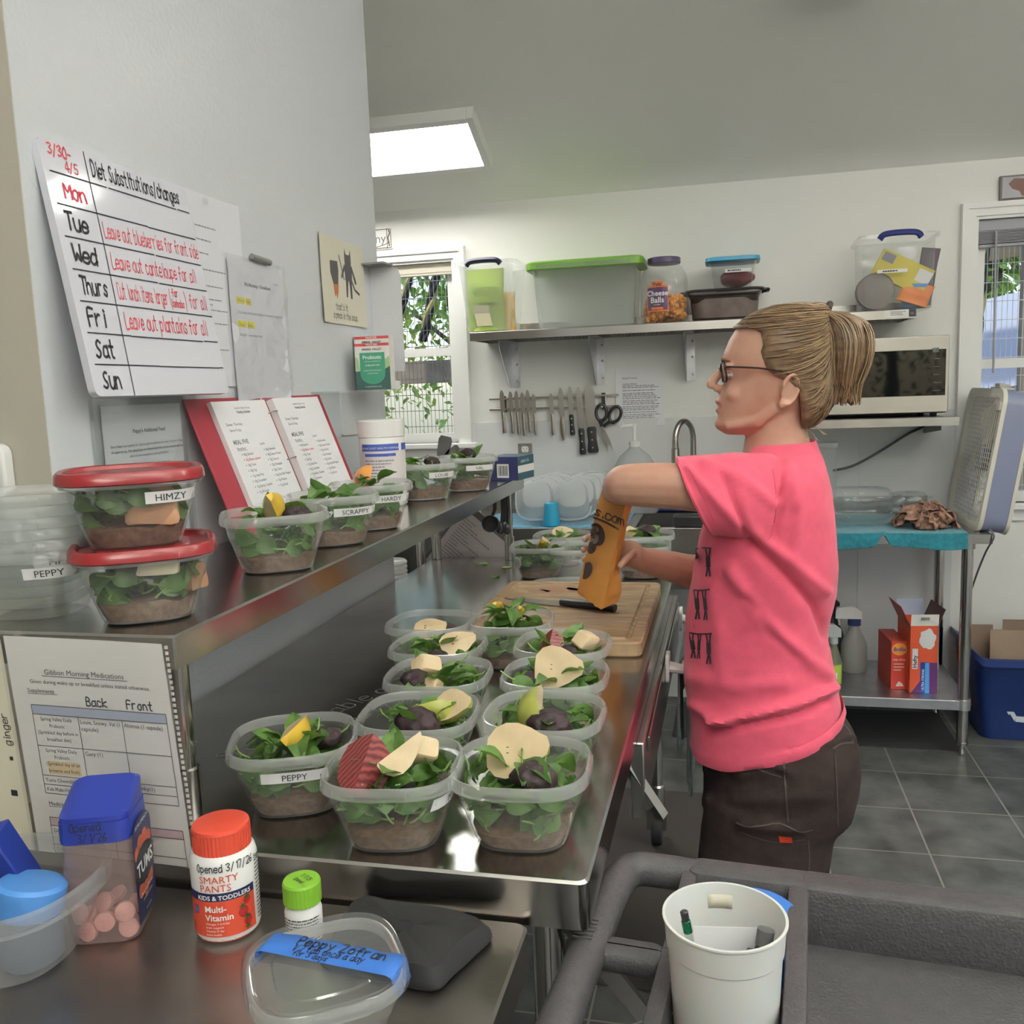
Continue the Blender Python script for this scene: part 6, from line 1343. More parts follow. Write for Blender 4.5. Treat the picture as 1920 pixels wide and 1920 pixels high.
f = wall_map(0, .045); mb = MB(); rect(mb, lambda a, b: Matrix.Rotation(math.radians(-36), 3, 'Z') @ f(a, b), -.022, -.02, .026, .012, nu=6); mb.build('name_label', clear('faded_label', (.9, .9, .9), .45, .3), r, world=False)

# ---------------------------------------------------------------- grey utility cart
greyp = mat('grey_cart_plastic', (.064, .061, .064), .55, noise=.12, nscale=60, bump=.35, bscale=260)
yaw = math.radians(-5); cz = .82
t = thing('utility_cart', 'dark grey plastic utility cart in the front right corner', 'cart', (-.15, 1.185, 0), yaw)
CWX, CD = 1.02, .62      # local: x along the cart, y towards the room (0 = far rim, -CD = near rim)
def rbox(mb, a, b, r=.010):
    x0, y0, z0 = a; x1, y1, z1 = b
    q = lambda k, z: [V(x, y, z) for x, y in rrect(x1 - x0 - 2 * k, y1 - y0 - 2 * k, max(.002, min(r * 1.6, (x1 - x0) / 2.2, (y1 - y0) / 2.2) - k * .5), 4, (x0 + x1) / 2, (y0 + y1) / 2)]
    mb.loft([q(r * .4, z0), q(0, z0 + r * .6), q(0, z1 - r), q(r * .3, z1 - r * .3), q(r, z1)])
mb = MB()
ZF = .745
rbox(mb, (.235, -.052, .70), (CWX, 0, cz)); rbox(mb, (.235, -CD, .70), (CWX, -CD + .05, cz)); rbox(mb, (CWX - .05, -CD, .70), (CWX, 0, cz)); rbox(mb, (.226, -CD, .70), (.250, -.004, cz - .003), .004)
mb.span((.24, -CD + .02, ZF - .02), (CWX - .02, -.02, ZF)); mb.build('tray', greyp, t, world=False, smooth=40)
mb = MB()
rbox(mb, (.098, -.047, .72), (.29, .0005, cz - .0008)); rbox(mb, (.092, -CD, .715), (.112, -.004, cz - .006), .004); rbox(mb, (.10, -CD, .72), (.29, -CD + .05, cz - .001)); rbox(mb, (.10, -.40, .72), (.236, -.385, cz - .02)); mb.span((.10, -CD + .02, .712), (.236, -.02, .730)); mb.build('tool_caddy', greyp, t, world=False, smooth=40)
hd = MB(); hd.tube(bez([(.115, -.020, cz - .022), (.06, -.020, cz - .020), (.026, -.030, cz - .018), (.012, -.075, cz - .016), (.010, -.2, cz - .014), (.010, -.40, cz - .014), (.012, -CD + .075, cz - .016), (.026, -CD + .03, cz - .018), (.06, -CD + .02, cz - .02), (.115, -CD + .02, cz - .022)], 6), [.022] * 55, 14)
rbox(hd, (.012, -.235, cz - .032), (.098, -.195, cz - .006)); ho = hd.build('handle', greyp, t, world=False, smooth=50)
mb = MB()
for k in range(6): mb.box((.006, -.235 + k * .0075, cz + .0085), (.022, .0022, .0018))
mb.build('grip_ridges', mat('worn_ridge', (.09, .085, .088), .5), ho, world=False, smooth=0)
mb = MB(); rbox(mb, (.12, -CD + .02, .23), (CWX, -.02, .30)); mb.build('lower_tray', greyp, t, world=False, smooth=40)
for x in (.16, CWX - .06):
    for y in (-.05, -CD + .05):
        mb = MB(); rbox(mb, (x - .03, y - .025, .298), (x + .03, y + .025, .705)); po = mb.build('corner_post', greyp, t, world=False, smooth=40)
        c = MB(); c.span((x - .02, y - .02, .10), (x + .02, y + .02, .232)); c.build('caster_bracket', steel, po, world=False, smooth=0) if False else None
        mb = MB().lathe([(.02, -.014), (.058, -.014), (.06, 0), (.058, .014), (.02, .014)], (x, y, .0605), 22, axis=Euler((PI / 2, 0, 0)).to_matrix()); mb.span((x - .012, y - .02, .06), (x + .012, y - .015, .232)); mb.span((x - .012, y + .015, .06), (x + .012, y + .02, .232)); mb.build('caster', rubber, t, world=False)
# white tub of pens in the caddy
ux, uy = -.006, .905; UB = .7306
t = thing('pen_bucket', 'white plastic bucket of pens standing in the cart caddy', 'bucket', (ux, uy, UB))
uh = .9 - UB
mb = MB(); pr = [(.049, 0), (.0515, .003), (.0585, uh - .034), (.0602, uh - .032), (.0622, uh - .004), (.0640, uh - .002), (.0640, uh), (.0610, uh), (.0605, uh - .004), (.0565, uh - .035), (.049, .005)]
mb.lathe(pr, n=56, cap=(True, True)); mb.build('bucket_body', mat('translucent_white', (.70, .71, .69), .4, sss=.15), t, world=False)
def stick(name, label, cat, a, b, r, m, parts=()):
    a, b = Vector(a), Vector(b); d = (b - a).normalized(); L = (b - a).length
    R_ = d.to_track_quat('Z', 'Y'); o = thing(name, label, cat, a); o.rotation_euler = R_.to_euler()
    MB().lathe([(r * .5, 0), (r, L * .06), (r, L * .85), (r * .9, L * .9)], n=16).build('barrel', m, o, world=False)
    for nm, t0, t1, k, mm in parts: MB().lathe([(r * k, L * t0), (r * k, L * t1 - .001), (r * k * .7, L * t1)], n=16).build(nm, mm, o, world=False)
    return o
o_ = V(ux, uy, UB)
stick('stylus_pen', 'clear pen with a green band and rounded black stylus tip in the white bucket', 'pen', o_ + V(-.012, -.012, .012), o_ + V(-.041, -.014, .178), .0042, glassy, (('green_band', .86, .94, 1.15, mat('metal_green', (.01, .16, .07), .25, .7)), ('stylus_tip', .94, 1.0, 1.0, black), ('refill', .1, .6, .55, mat('dark_green_refill', (.01, .04, .03), .4))))
stick('marker', 'fat black marker with a grey end at the right in the white bucket', 'marker', o_ + V(.018, -.02, .012), o_ + V(.042, .006, .155), .0085, black, (('end_cap', .88, 1.0, 1.05, mat('grey_cap', (.10, .10, .10), .5)),))
stick('marker', 'slimmer black marker leaning beside the fat one in the white bucket', 'marker', o_ + V(.008, -.02, .012), o_ + V(.030, .012, .140), .006, black)
cdq = thing('note_card', 'white card with upside-down handwriting propped in the white bucket', 'card', o_ + V(-.025, .010, .02)); ca = V(1, .14, .0).normalized(); cb2 = V(0, .14, 1).normalized()
mb = MB(); mb.prism([(0, 0), (.062, 0), (.070, .118), (-.008, .118)], cdq.location, ca, cb2, (0, .0006, 0)); mb.build('card', paper, cdq, smooth=0)
f = plane_map(cdq.location, ca, cb2, .0009); mb = MB(); hand(mb, 'Si', lambda a, b: f(.052 - b, .06 + a), .012, 0, .008, .14); hand(mb, 'e', lambda a, b: f(.03 - b, .05 + a), .01, 0, .008, .14); mb.build('writing', ink, cdq, smooth=0)
mb = MB().grid(lambda a, b: V(ux - .018 + .026 * a, uy + math.sqrt(max(0, .0585 ** 2 - (-.018 + .026 * a) ** 2)) - .0008, UB + .142 + .016 * b), 4, 2); tag(mb.build('paper_scrap', mat('cream_scrap', (.70, .67, .54), .6), solid=.0006), 'torn cream sticker on the inside of the white bucket', 'sticker')
# tape rolls
def roll(label, loc, r_, h_, rot, m, name='tape_roll'):
    t = thing(name, label, 'tape roll', loc); t.rotation_euler = rot
    mb = MB(); mb.lathe([(r_ * .72, -h_ / 2), (r_, -h_ / 2), (r_, h_ / 2), (r_ * .72, h_ / 2)], n=48, cap=(False, False)); mb.build('tape', m, t, world=False)
    mb = MB(); mb.lathe([(r_ * .66, -h_ / 2), (r_ * .719, -h_ / 2), (r_ * .719, h_ / 2 + .0004), (r_ * .66, h_ / 2 + .0004), (r_ * .66, -h_ / 2)], n=48, cap=(False, False)); co_ = mb.build('core', mat('card_core', (.42, .33, .22), .7), t, world=False)
    return t
roll('roll of blue painters tape lying behind the white bucket in the cart caddy', (.030, 1.045, .790), .056, .044, (math.radians(14), math.radians(4), 0), tape)
roll('thin ring of dark blue tape on the caddy floor beside the white bucket', (.053, .93, .738), .030, .012, (0, 0, 0), mat('dark_blue_tape', (.02, .05, .17), .5))
mb = MB().tube(bez([(-.12, .84, .80), (-.07, .90, .78), (-.03, .945, .77), (-.045, .97, .745)], 8), .0016, 6); tag(mb.build('cable', mat('grey_wire', (.25, .25, .25), .4)), 'thin grey wire looping in the cart handle opening', 'cable')
# ---------------------------------------------------------------- on and around the right-hand work table
teal = mat('teal_towel', (.018, .20, .26), .95, noise=.25, nscale=50, bump=.9, bscale=170, sheen=.3)
twx0, twx1 = .30, ony(1815, 1000, ty0).x
def tfn(u, v):
    x = twx0 + (twx1 - twx0) * u; fold = math.exp(-((u - .47) / .035) ** 2)
    if v < .72: y = 4.07 - (4.07 - ty0 + .004) * (v / .72); z = TZ + .004 + .006 * fold * v + .003 * NZ.noise(V(x * 14, y * 14, 1)) * (1 if v < .68 else 0) + (.02 * max(0, u - .9) * 3 * max(0, .5 - v))
    else:
        k = (v - .72) / .28; y = ty0 - .008 - .006 * math.sin(u * 17) * k; z = TZ + .004 - .056 * k * (1 - fold * .85) - .006 * k * math.sin(u * 9)
    return V(x, y, z)
tag(MB().grid(tfn, 60, 44).build('table_towel', teal, solid=.005), 'teal towel spread over the work table and hanging over its front edge', 'towel')
# big clear jars lying down
def lying(u0, u1, vt, vb, y, label, k=1):
    a, b = ony(u0, (vt + vb) / 2, y), ony(u1, (vt + vb) / 2, y); r_ = (ony((u0 + u1) / 2, vt, y).z - (TZ + .012)) / 2; L = b.x - a.x
    t = thing('plastic_jar', label, 'jar', (a.x, y, TZ + .0125 + r_), 0, 'empty clear jars on the teal towel')
    rot = Matrix.Rotation(PI / 2, 3, 'Y')
    mb = MB(); pr = [(.0, .004), (r_ * .55, .0), (r_ * .88, .003), (r_, .03), (r_, L * .30), (r_ * .97, L * .33), (r_, L * .36), (r_, L * .66), (r_ * .92, L * .78), (r_ * .66, L * .88), (r_ * .60, L * .90), (r_ * .60, L * .985), (r_ * .56, L)]
    mb.loft([[rot @ p for p in sq(rr, rr, z, 36, 2.6)] for rr, z in pr[1:]], (True, False)); mb.build('jar_body', glassy, t, world=False)
    f = lambda uu, vv: rot @ V(-math.sqrt(max(0, 1.001 * r_ * r_ - 0)) - .001 if False else -(r_ + .0012) * math.cos(vv / r_), (r_ + .0012) * math.sin(vv / r_), uu)
    mb = MB(); rect(mb, lambda a_, b_: f(a_, b_), L * .38, -.03, L * .62, .03, nu=2); mb.build('jar_label', mat('silver_label', (.50, .52, .53), .35), t, world=False, smooth=0)
lying(1560, 1692, 912, 985, 3.72, 'larger empty clear jar lying on the teal towel, nearest the woman')
lying(1668, 1748, 920, 962, 3.90, 'empty clear jar lying farther back on the teal towel, behind the brown clump')
# brown crumpled clump
c = ony(1735, 968, 3.68); t = thing('dried_clump', 'crumpled pinkish brown dried clump with frilly edges on the teal towel', 'dried food', (c.x, 3.68, TZ + .010))
bm_ = mat('dried_brown', (.30, .17, .115), .75, noise=.55, nscale=45, ncol=(.10, .05, .04), bump=.4, bscale=90); rnd = random.Random(31); mb = MB()
for k in range(17):
    a = rnd.uniform(0, 6.3); rr = rnd.uniform(.02, .075); px, py, pz = rr * math.cos(a) * 1.1, rr * math.sin(a) * .6, rnd.uniform(.02, .065) * (1.25 - rr * 8)
    R_ = Euler((rnd.uniform(-1, 1), rnd.uniform(-1, 1), a)).to_matrix(); s = rnd.uniform(.035, .055); sd_ = rnd.uniform(0, 50)
    mb.grid(lambda u, v: V(px, py, max(.004, pz)) + (lambda q: V(q.x, q.y, q.z) if True else 0)(R_ @ V((u - .5) * 2 * s, (v - .5) * 1.5 * s, .45 * s * math.cos((u - .5) * 5) + .022 * NZ.noise(V(u * 4 + sd_, v * 4, 0)) + .010 * NZ.noise(V(u * 11, v * 11 + sd_, 0)))), 9, 9)
for i, v in enumerate(mb.v): v.z = max(v.z, .003)
mb.build('dried_pieces', bm_, t, world=False, solid=.003)
# box fan, leaning back
fw, fd, fh = .105, .50, .52
t = thing('box_fan', 'white box fan with blue-grey casing standing tilted at the end of the work table', 'box fan', (.888, 3.60, TZ + .0035)); t.rotation_euler = (0, math.radians(8.5), 0)
fanside = mat('blue_grey_casing', (.19, .21, .32), .4); fangr = mat('cream_grille', (.66, .64, .56), .45)
mb = MB(); q = lambda k, x: [V(x, fd / 2 + y, fh / 2 + z) for y, z in rrect(fd - 2 * k, fh - 2 * k, .055 - k * .5, 6)]
mb.loft([q(.0, .012), q(0, fw - .012), q(.022, fw - .012), q(.022, .012)], (False, False), True, None, True); mb.build('casing', fanside, t, world=False, smooth=40)
fb = MB(); fb.loft([q(-.004, .0), q(-.005, .014), q(.03, .014), q(.026, .0)], (False, False), True, None, True); fb.loft([q(-.002, fw - .012), q(-.004, fw), q(.026, fw), q(.03, fw - .012)], (False, False), True, None, True); fb.build('rim_frames', fangr, t, world=False, smooth=40)
g = MB()
for k in range(1, 27):
    z = .02 + (fh - .04) * k / 27; half = .98 * (fd / 2 - .012)
    bul = lambda y: -.012 * (1 - (y / half) ** 2)
    g.tube([(.004 + bul(y) * math.sin(PI * z / fh), fd / 2 + y, z) for y in [half * (-1 + 2 * j / 6) for j in range(7)]], .0016, 4)
for k in range(1, 23):
    y = .02 + (fd - .04) * k / 23; half = fh / 2 - .014
    g.tube([(.001 - .012 * (1 - (zz_ / half) ** 2) * math.sin(PI * y / fd), y, fh / 2 + zz_) for zz_ in [half * (-1 + 2 * j / 6) for j in range(7)]], .0016, 4)
g.build('grille', fangr, t, world=False, smooth=0)
mb = MB(); mb.lathe([(.05, -.03), (.05, .03)], n=24, axis=Matrix.Rotation(PI / 2, 3, 'Y')); mb.v = [v + V(fw / 2, fd / 2, fh / 2) for v in mb.v]; mb.build('motor_hub', fanside, t, world=False)
for k in range(5):
    a = 2 * PI * k / 5; mb = MB(); mb.grid(lambda u, v: V(fw / 2 + (-.02 + .04 * v), fd / 2 + (.05 + .165 * u) * math.cos(a + .9 * (v - .5) * (1 - .2 * u)), fh / 2 + (.05 + .165 * u) * math.sin(a + .9 * (v - .5) * (1 - .2 * u))), 5, 5); mb.build('blade', fangr, t, world=False, solid=.002)
mb = MB(); mb.span((.02, fd * .28, fh + .001), (.07, fd * .55, fh + .012)); mb.span((.025, fd * .35, fh + .011), (.065, fd * .48, fh + .026)); mb.build('switch_block', mat('fan_switch', (.42, .41, .38), .45), t, world=False, bevel=.004)
MB().span((-.006, .006, fh - .075), (.004, .05, fh - .045)).build('grille_tab', fangr, t, world=False, bevel=.002)
p = ony(1853, 985, 3.62); tag(MB().tube(bez([(p.x, 3.60, TZ + .012), (p.x + .005, 3.562, TZ - .01), ony(1846, 1040, 3.60), ony(1820, 1110, 3.72), ony(1806, 1170, 3.8), ony(1800, 1240, 3.9), ony(1797, 1300, 4.0)]), .0035, 7).build('fan_cord', mat('grey_cord', (.10, .10, .11), .5)), 'thin grey fan cord hanging beside the work table leg', 'cord')
# clear tall canister behind the shoulder
p = ony(1545, 860, 3.80); t = thing('canister', 'tall clear canister on the work table behind the woman shoulder', 'canister', (p.x, 3.80, TZ + .013)); ch = ony(1545, 838, 3.8).z - TZ - .013
mb = MB(); mb.loft([[V(x, y, z) for x, y in rrect(.09 - k, .09 - k, .018)] for z, k in ((0, .006), (.005, 0), (ch, 0))], (True, False)); mb.build('canister_body', binc, t, world=False); MB().prism(rrect(.10, .10, .018), (0, 0, ch), (1, 0, 0), (0, 1, 0), (0, 0, .018)).build('lid', clear('clear_lid_white', (.93, .94, .94), .35, .2), t, world=False)

# lower shelf: spray bottles and boxes
LS = LZ + .0008
def spray(u, vb_, y, h_tot, w, label, body, trig, lab=None, band=None):
    x = ony(u, vb_, y).x; t = thing('spray_bottle', label, 'spray bottle', (x, y, LS)); hb = h_tot * .66
    mb = MB(); mb.lathe([(w * .46, 0), (w * .5, .006), (w * .5, hb * .55), (w * .44, hb * .66), (w * .26, hb * .86), (w * .20, hb * .95), (w * .20, hb)], n=28); mb.build('bottle_body', body, t, world=False)
    tb = MB(); tb.lathe([(w * .25, hb - .002), (w * .25, hb + .022), (w * .18, hb + .026)], n=20); tb.build('collar', band or trig, t, world=False)
    tr = MB(); z = hb + .026; tr.loft([[V(a, b * .013, z + c) for b, c in ((-1, 0), (1, 0), (1, cc), (-1, cc))] for a, cc in ((.028, .03), (.0, .05), (-.03, .052), (-.07, .045), (-.075, .03))]); tr.tube([(-.05, 0, z + .02), (-.062, 0, z - .006), (-.058, 0, z - .03)], [.006, .005, .004], 6); tr.tube([(0, 0, z - .004), (0, 0, z + .03)], .014, 10); tr.build('trigger', trig, t, world=False, smooth=30)
    if lab:
        f = cyl_map((0, 0, 0), w * .5, math.radians(-100), 0, .0006); mb = MB(); rect(mb, f, -w * .55, hb * .12, w * .55, hb * .55, nu=10); lo = mb.build('label', lab, t, world=False)
        mb = MB(); f = cyl_map((0, 0, 0), w * .5, math.radians(-100), 0, .0012); rect(mb, f, -.005, hb * .24, .018, hb * .38, nu=3); rect(mb, f, .0, hb * .15, .018, hb * .20, nu=3); mb.build('label_panels', white, lo, world=False)
    return t
spray(1601, 1232, 3.93, .30, .105, 'tall frosted white spray bottle with a white trigger on the lower shelf', clear('frosted_bottle', (.85, .86, .84), .55, .3, .7, (.66, .66, .62)), white, None, mat('navy_collar', (.02, .03, .12), .4))
spray(1562, 1265, 3.70, .275, .07, 'spray bottle with a lime green label on the lower shelf, nearest the woman', clear('pale_liquid', (.78, .80, .66), .45, .2, .8, (.55, .58, .42)), mat('grey_trigger', (.42, .44, .45), .4), mat('lime_label', (.36, .52, .06), .45))
spray(1560, 1225, 3.99, .335, .10, 'black spray bottle at the back of the lower shelf', black, mat('dark_navy_trigger', (.012, .014, .03), .4))
def carton(name, label, u0, u1, vt, vb, y, depth, m, yaw=0):
    x0, x1 = ony(u0, vb, y).x, ony(u1, vb, y).x; h = ony(u0, vt, y).z - LS
    t = thing(name, label, 'carton', (x0, y, LS), math.radians(yaw)); return t, x1 - x0, h
t, w, h = carton('soap_pad_carton', 'short red carton of soap pads, left of the tall open carton on the lower shelf', 1670, 1701, 1203, 1288, 3.70, .14, None, 6)
redc = mat('red_carton', (.50, .045, .028), .45); MB().span((0, 0, 0), (w, .19, h)).build('carton', redc, t, world=False, smooth=0, bevel=.0008)
f = plane_map((0, 0, 0), (1, 0, 0), (0, 0, 1), .0004); f2 = plane_map((0, 0, 0), (1, 0, 0), (0, 0, 1), .0008)
mb = MB(); poly(mb, f, [(w * .5 + w * .48 * math.cos(a), h * .84 + h * .13 * math.sin(a)) for a in [2 * PI * k / 20 for k in range(20)]]); mb.build('burst', mat('burst_orange', (.75, .30, .04), .45), t, world=False, smooth=0)
mb = MB(); text(mb, 'Brillo', f2, w * .36, w * .5, h * .80, 1, 'c', shear=.15); mb.build('blue_lettering', mat('print_navy', (.02, .05, .28), .4), t, world=False, smooth=0)
mb = MB(); text(mb, 'STEEL WOOL', f2, .010, w * .5, h * .60, 1, 'c', wide=.8); greek(mb, f2, w * .15, h * .52, w * .7, 3, .012, .004, random.Random(4)); poly(mb, f2, [(w * .3, h * .06), (w * .8, h * .06), (w * .7, h * .12), (w * .5, h * .17), (w * .38, h * .12)]); mb.build('pale_print', mat('pale_print', (.70, .58, .52), .5), t, world=False, smooth=0)
t, w, h = carton('trash_bag_carton', 'tall open orange-red carton of trash bags on the lower shelf', 1705, 1758, 1173, 1293, 3.66, .2, None, 6)
d_ = .17; mb = MB(); tk = .0015
mb.span((0, 0, 0), (w, tk, h)); mb.span((0, d_ - tk, 0), (w, d_, h)); mb.span((0, 0, 0), (tk, d_, h)); mb.span((w - tk, 0, 0), (w, d_, h)); mb.span((0, 0, 0), (w, d_, tk))
mb.build('carton', mat('orange_red_carton', (.60, .085, .03), .42), t, world=False, smooth=0)
fl = MB(); fl.box((w * .5, -.004, h + .022), (w, tk, .046), (math.radians(8), 0, 0)); fl.build('front_flap', paperw, t, world=False, smooth=0)
fl = MB(); fl.box((w * .5, d_ + .012, h + .03), (w, tk, .065), (math.radians(-20), 0, 0)); fl.build('back_flap', mat('pale_inside', (.40, .46, .62), .5), t, world=False, smooth=0)
fl = MB(); fl.box((-.018, d_ / 2, h + .035), (tk, d_, .085), (0, math.radians(-25), 0)); fl.build('side_flap', redc, t, world=False, smooth=0); fl = MB(); fl.box((w + .012, d_ / 2, h + .03), (tk, d_, .07), (0, math.radians(22), 0)); fl.build('side_flap', mat('brown_inside', (.10, .06, .055), .6), t, world=False, smooth=0)
f = plane_map((0, 0, 0), (1, 0, 0), (0, 0, 1), .0004); f2 = plane_map((0, 0, 0), (1, 0, 0), (0, 0, 1), .0008); f3 = plane_map((0, 0, 0), (1, 0, 0), (0, 0, 1), .0012)
mb = MB(); poly(mb, f, [(w * .42, 0), (w, 0), (w, h * .45), (w * .42, h * .46)]); poly(mb, f, [(w * .05, 0), (w * .42, 0), (w * .42, h * .2)]); mb.build('purple_panel', mat('carton_purple', (.11, .025, .14), .4), t, world=False, smooth=0)
mb = MB(); poly(mb, f2, [(w * .38, 0), (w * .55, 0), (w * .55, h * .46), (w * .38, h * .46)]); mb.build('navy_strip', mat('print_navy', (.02, .05, .28)), t, world=False, smooth=0)
mb = MB(); poly(mb, f2, [(w * .55, 0), (w * .72, 0), (w * .70, h * .45), (w * .55, h * .45)]); mb.build('blue_strip', mat('print_sky', (.08, .32, .72), .4), t, world=False, smooth=0)
mb = MB(); poly(mb, f2, [(w * (.62 + .30 * (1 + .12 * math.sin(k * 2.1)) * math.cos(k * .35)), h * (.80 + .15 * (1 + .12 * math.cos(k * 1.7)) * math.sin(k * .35))) for k in range(18)]); rect(mb, f2, w * .08, h * .36, w * .28, h * .66); mb.build('white_print', mat('white_print', (.72, .72, .72), .45), t, world=False, smooth=0)
rot90 = lambda fm, u, v: (lambda a, b: fm(u - b, v + a))
mb = MB(); text(mb, 'Hefty', rot90(f3, w * .25, h * .375), w * .22, 0, 0, 1); mb.build('black_lettering', mat('print_black_blue', (.01, .01, .05), .4), t, world=False, smooth=0)
mb = MB(); text(mb, 'ULTRA STRONG', rot90(f3, w * .52, h * .04), w * .12, 0, 0, 1, wide=.95); mb.build('white_lettering', white, t, world=False, smooth=0)
mb = MB(); fb = plane_map((0, -.0062, h + .002), (1, 0, 0), (0, -.14, 1), .0022)
for i in range(8): rect(mb, fb, w * .34 + i * .004, .022, w * .34 + i * .004 + .0022, .034)
mb.build('barcode', ink, t, world=False, smooth=0)

# recycling bin with flattened cardboard
by = 3.80; bx0 = ony(1840, 1385, by).x; zt_ = ony(1880, 1232, by).z; bl = ony(1803, 1210, by).x
t = thing('recycling_bin', 'dark blue recycling bin with a white arrows symbol in the corner by the window', 'recycling bin', (bx0 + .2, by + .16, 0))
bb = mat('bin_blue', (.010, .030, .145), .42); W2, D2 = .44, .33
mb = MB(); q = lambda k, z, w0=W2, d0=D2: [V(x, y, z) for x, y in rrect(w0 + 2 * k, d0 + 2 * k, .05, 5, W2 / 2 - .2 + .0, 0)]
top = [q(.035, zt_ - .03), q(.037, zt_ - .028), q(.05, zt_ - .026), q(.05, zt_), q(.03, zt_ + .002), q(.028, zt_ - .01)]
for r in top:
    for p in r: p.z += .045 * max(0, min(1, ((bl + .07 - bx0 - .2) - p.x) / .05)) if p.x < -.16 else 0
mb.loft([q(0, .002), q(.002, .01)] + top + [q(.002, .02)], (True, True)); mb.build('bin_body', bb, t, world=False, smooth=45)
sc = MB(); ctr = (ony(1915, 1330, by - .0).x - bx0 - .2, ony(1915, 1330, by).z); R_ = .05
f = lambda a, b: V(ctr[0] + a, -D2 / 2 - .0025 - .033 * (ctr[1] + b) / zt_, ctr[1] + b)
for k in range(3):
    a0 = PI / 2 + 2 * PI * k / 3; rr_ = lambda p: (p[0] * math.cos(a0 - PI / 2) - p[1] * math.sin(a0 - PI / 2), p[0] * math.sin(a0 - PI / 2) + p[1] * math.cos(a0 - PI / 2))
    for pl_ in ([(-.052, .008), (-.028, .044), (-.008, .032), (-.030, -.004)], [(-.026, .046), (.012, .046), (.020, .030), (-.008, .030)], [(.008, .052), (.040, .052), (.022, .018)]): poly(sc, f, [rr_(p) for p in pl_])
sc.build('recycling_symbol', mat('symbol_white', (.62, .68, .72), .5), t, world=False, smooth=0)
card_ = mat('cardboard', (.27, .195, .135), .75, noise=.15, nscale=10)
for (u0, u1, vt, y, dx, lab, m) in ((1800, 1862, 1172, by + .13, .0, 'sheet of brown cardboard standing at the back left of the recycling bin', mat('dark_cardboard', (.19, .135, .095), .75)), (1856, 1945, 1182, by + .055, 0, 'paler brown cardboard box side standing at the front of the recycling bin', card_), (1880, 1950, 1163, by + .19, 0, 'dark cardboard flap at the back right of the recycling bin', mat('dark_cardboard', (.19, .135, .095)))):
    x0, x1 = ony(u0, 1220, y).x, ony(u1, 1220, y).x; zt2 = ony((u0 + u1) / 2, vt, y).z
    tag(MB().box(((x0 + x1) / 2, y, (zt2 + .09) / 2), (x1 - x0, .006, zt2 - .09), (math.radians(-4), 0, math.radians(2))).build('cardboard', m, smooth=0, bevel=.001), lab, 'cardboard', 'cardboard in the recycling bin')
# ---------------------------------------------------------------- the woman
P_ = ony
def px(v):
    d = Vector(v) - CAM; z = d.dot(R2); return 960 + F * d.dot(R0) / z, 960 + F * d.dot(R1) / z
YC = 1.955
skin = mat('skin', (.50, .305, .22), .48, spec=.4, noise=.10, nscale=18, sss=.12, ncol=(.48, .25, .18))
lipm = mat('lips', (.42, .16, .14), .42, sss=.1)
hairm = mat('dark_blond_hair', (.165, .105, .058), .42, spec=.4, noise=.45, nscale=60, stretch=(.25, 1, 1), ncol=(.095, .058, .032), bump=.5, bscale=90)
def interp(tab, y):
    if y <= tab[0][0]: return tab[0][1:]
    for a, b in zip(tab[:-1], tab[1:]):
        if y <= b[0]:
            t = (y - a[0]) / (b[0] - a[0]); return [p + (q - p) * t for p, q in zip(a[1:], b[1:])]
    return tab[-1][1:]
HEAD = [(577, 1445, 1495, .035), (583, 1425, 1518, .05), (594, 1402, 1535, .061), (612, 1380, 1546, .069), (635, 1366, 1551, .074), (660, 1356, 1552, .077), (685, 1352, 1551, .078), (698, 1356, 1550, .077), (712, 1358, 1548, .076), (725, 1352, 1543, .074), (742, 1346, 1536, .071), (757, 1346, 1528, .067), (770, 1346, 1518, .063), (782, 1345, 1502, .058), (795, 1343, 1482, .051), (806, 1349, 1462, .042), (814, 1362, 1448, .028)]
def head_ring(y, n=40, grow=0, tab=HEAD):
    f, b, w = interp(tab, y); a0 = P_(f, y, YC); a1 = P_(b, y, YC); cx = a0.x * .47 + a1.x * .53; z = (a0.z + a1.z) / 2
    o = []
    for j in range(n):
        q = 2 * PI * j / n; c, s = math.cos(q), math.sin(q)
        x = (a1.x - cx + grow) * c if c > 0 else (cx - a0.x + grow) * c
        yy = (w + grow) * math.copysign(abs(s) ** .85, s) * (1 - (.16 * c * c if c < 0 else .05 * c * c))
        o.append(V(cx + x, YC + yy, z))
    return o
body = MB()
body.loft([head_ring(y) for y, *_ in HEAD][::-1])
def chain(pts, n=14): # (u, v, Y, r)
    p = [P_(u, v, y) for u, v, y, r in pts]; rs = [r for *_, r in pts]
    q = bez(p, 4); rr = []
    for i in range(len(p) - 1):
        for k in range(4): rr.append(rs[i] + (rs[i + 1] - rs[i]) * k / 4)
    rr.append(rs[-1]); body.tube(q, rr, n); body.ball(q[0], rr[0] * .98, 12, 8); body.ball(q[-1], rr[-1] * .98, 12, 8)
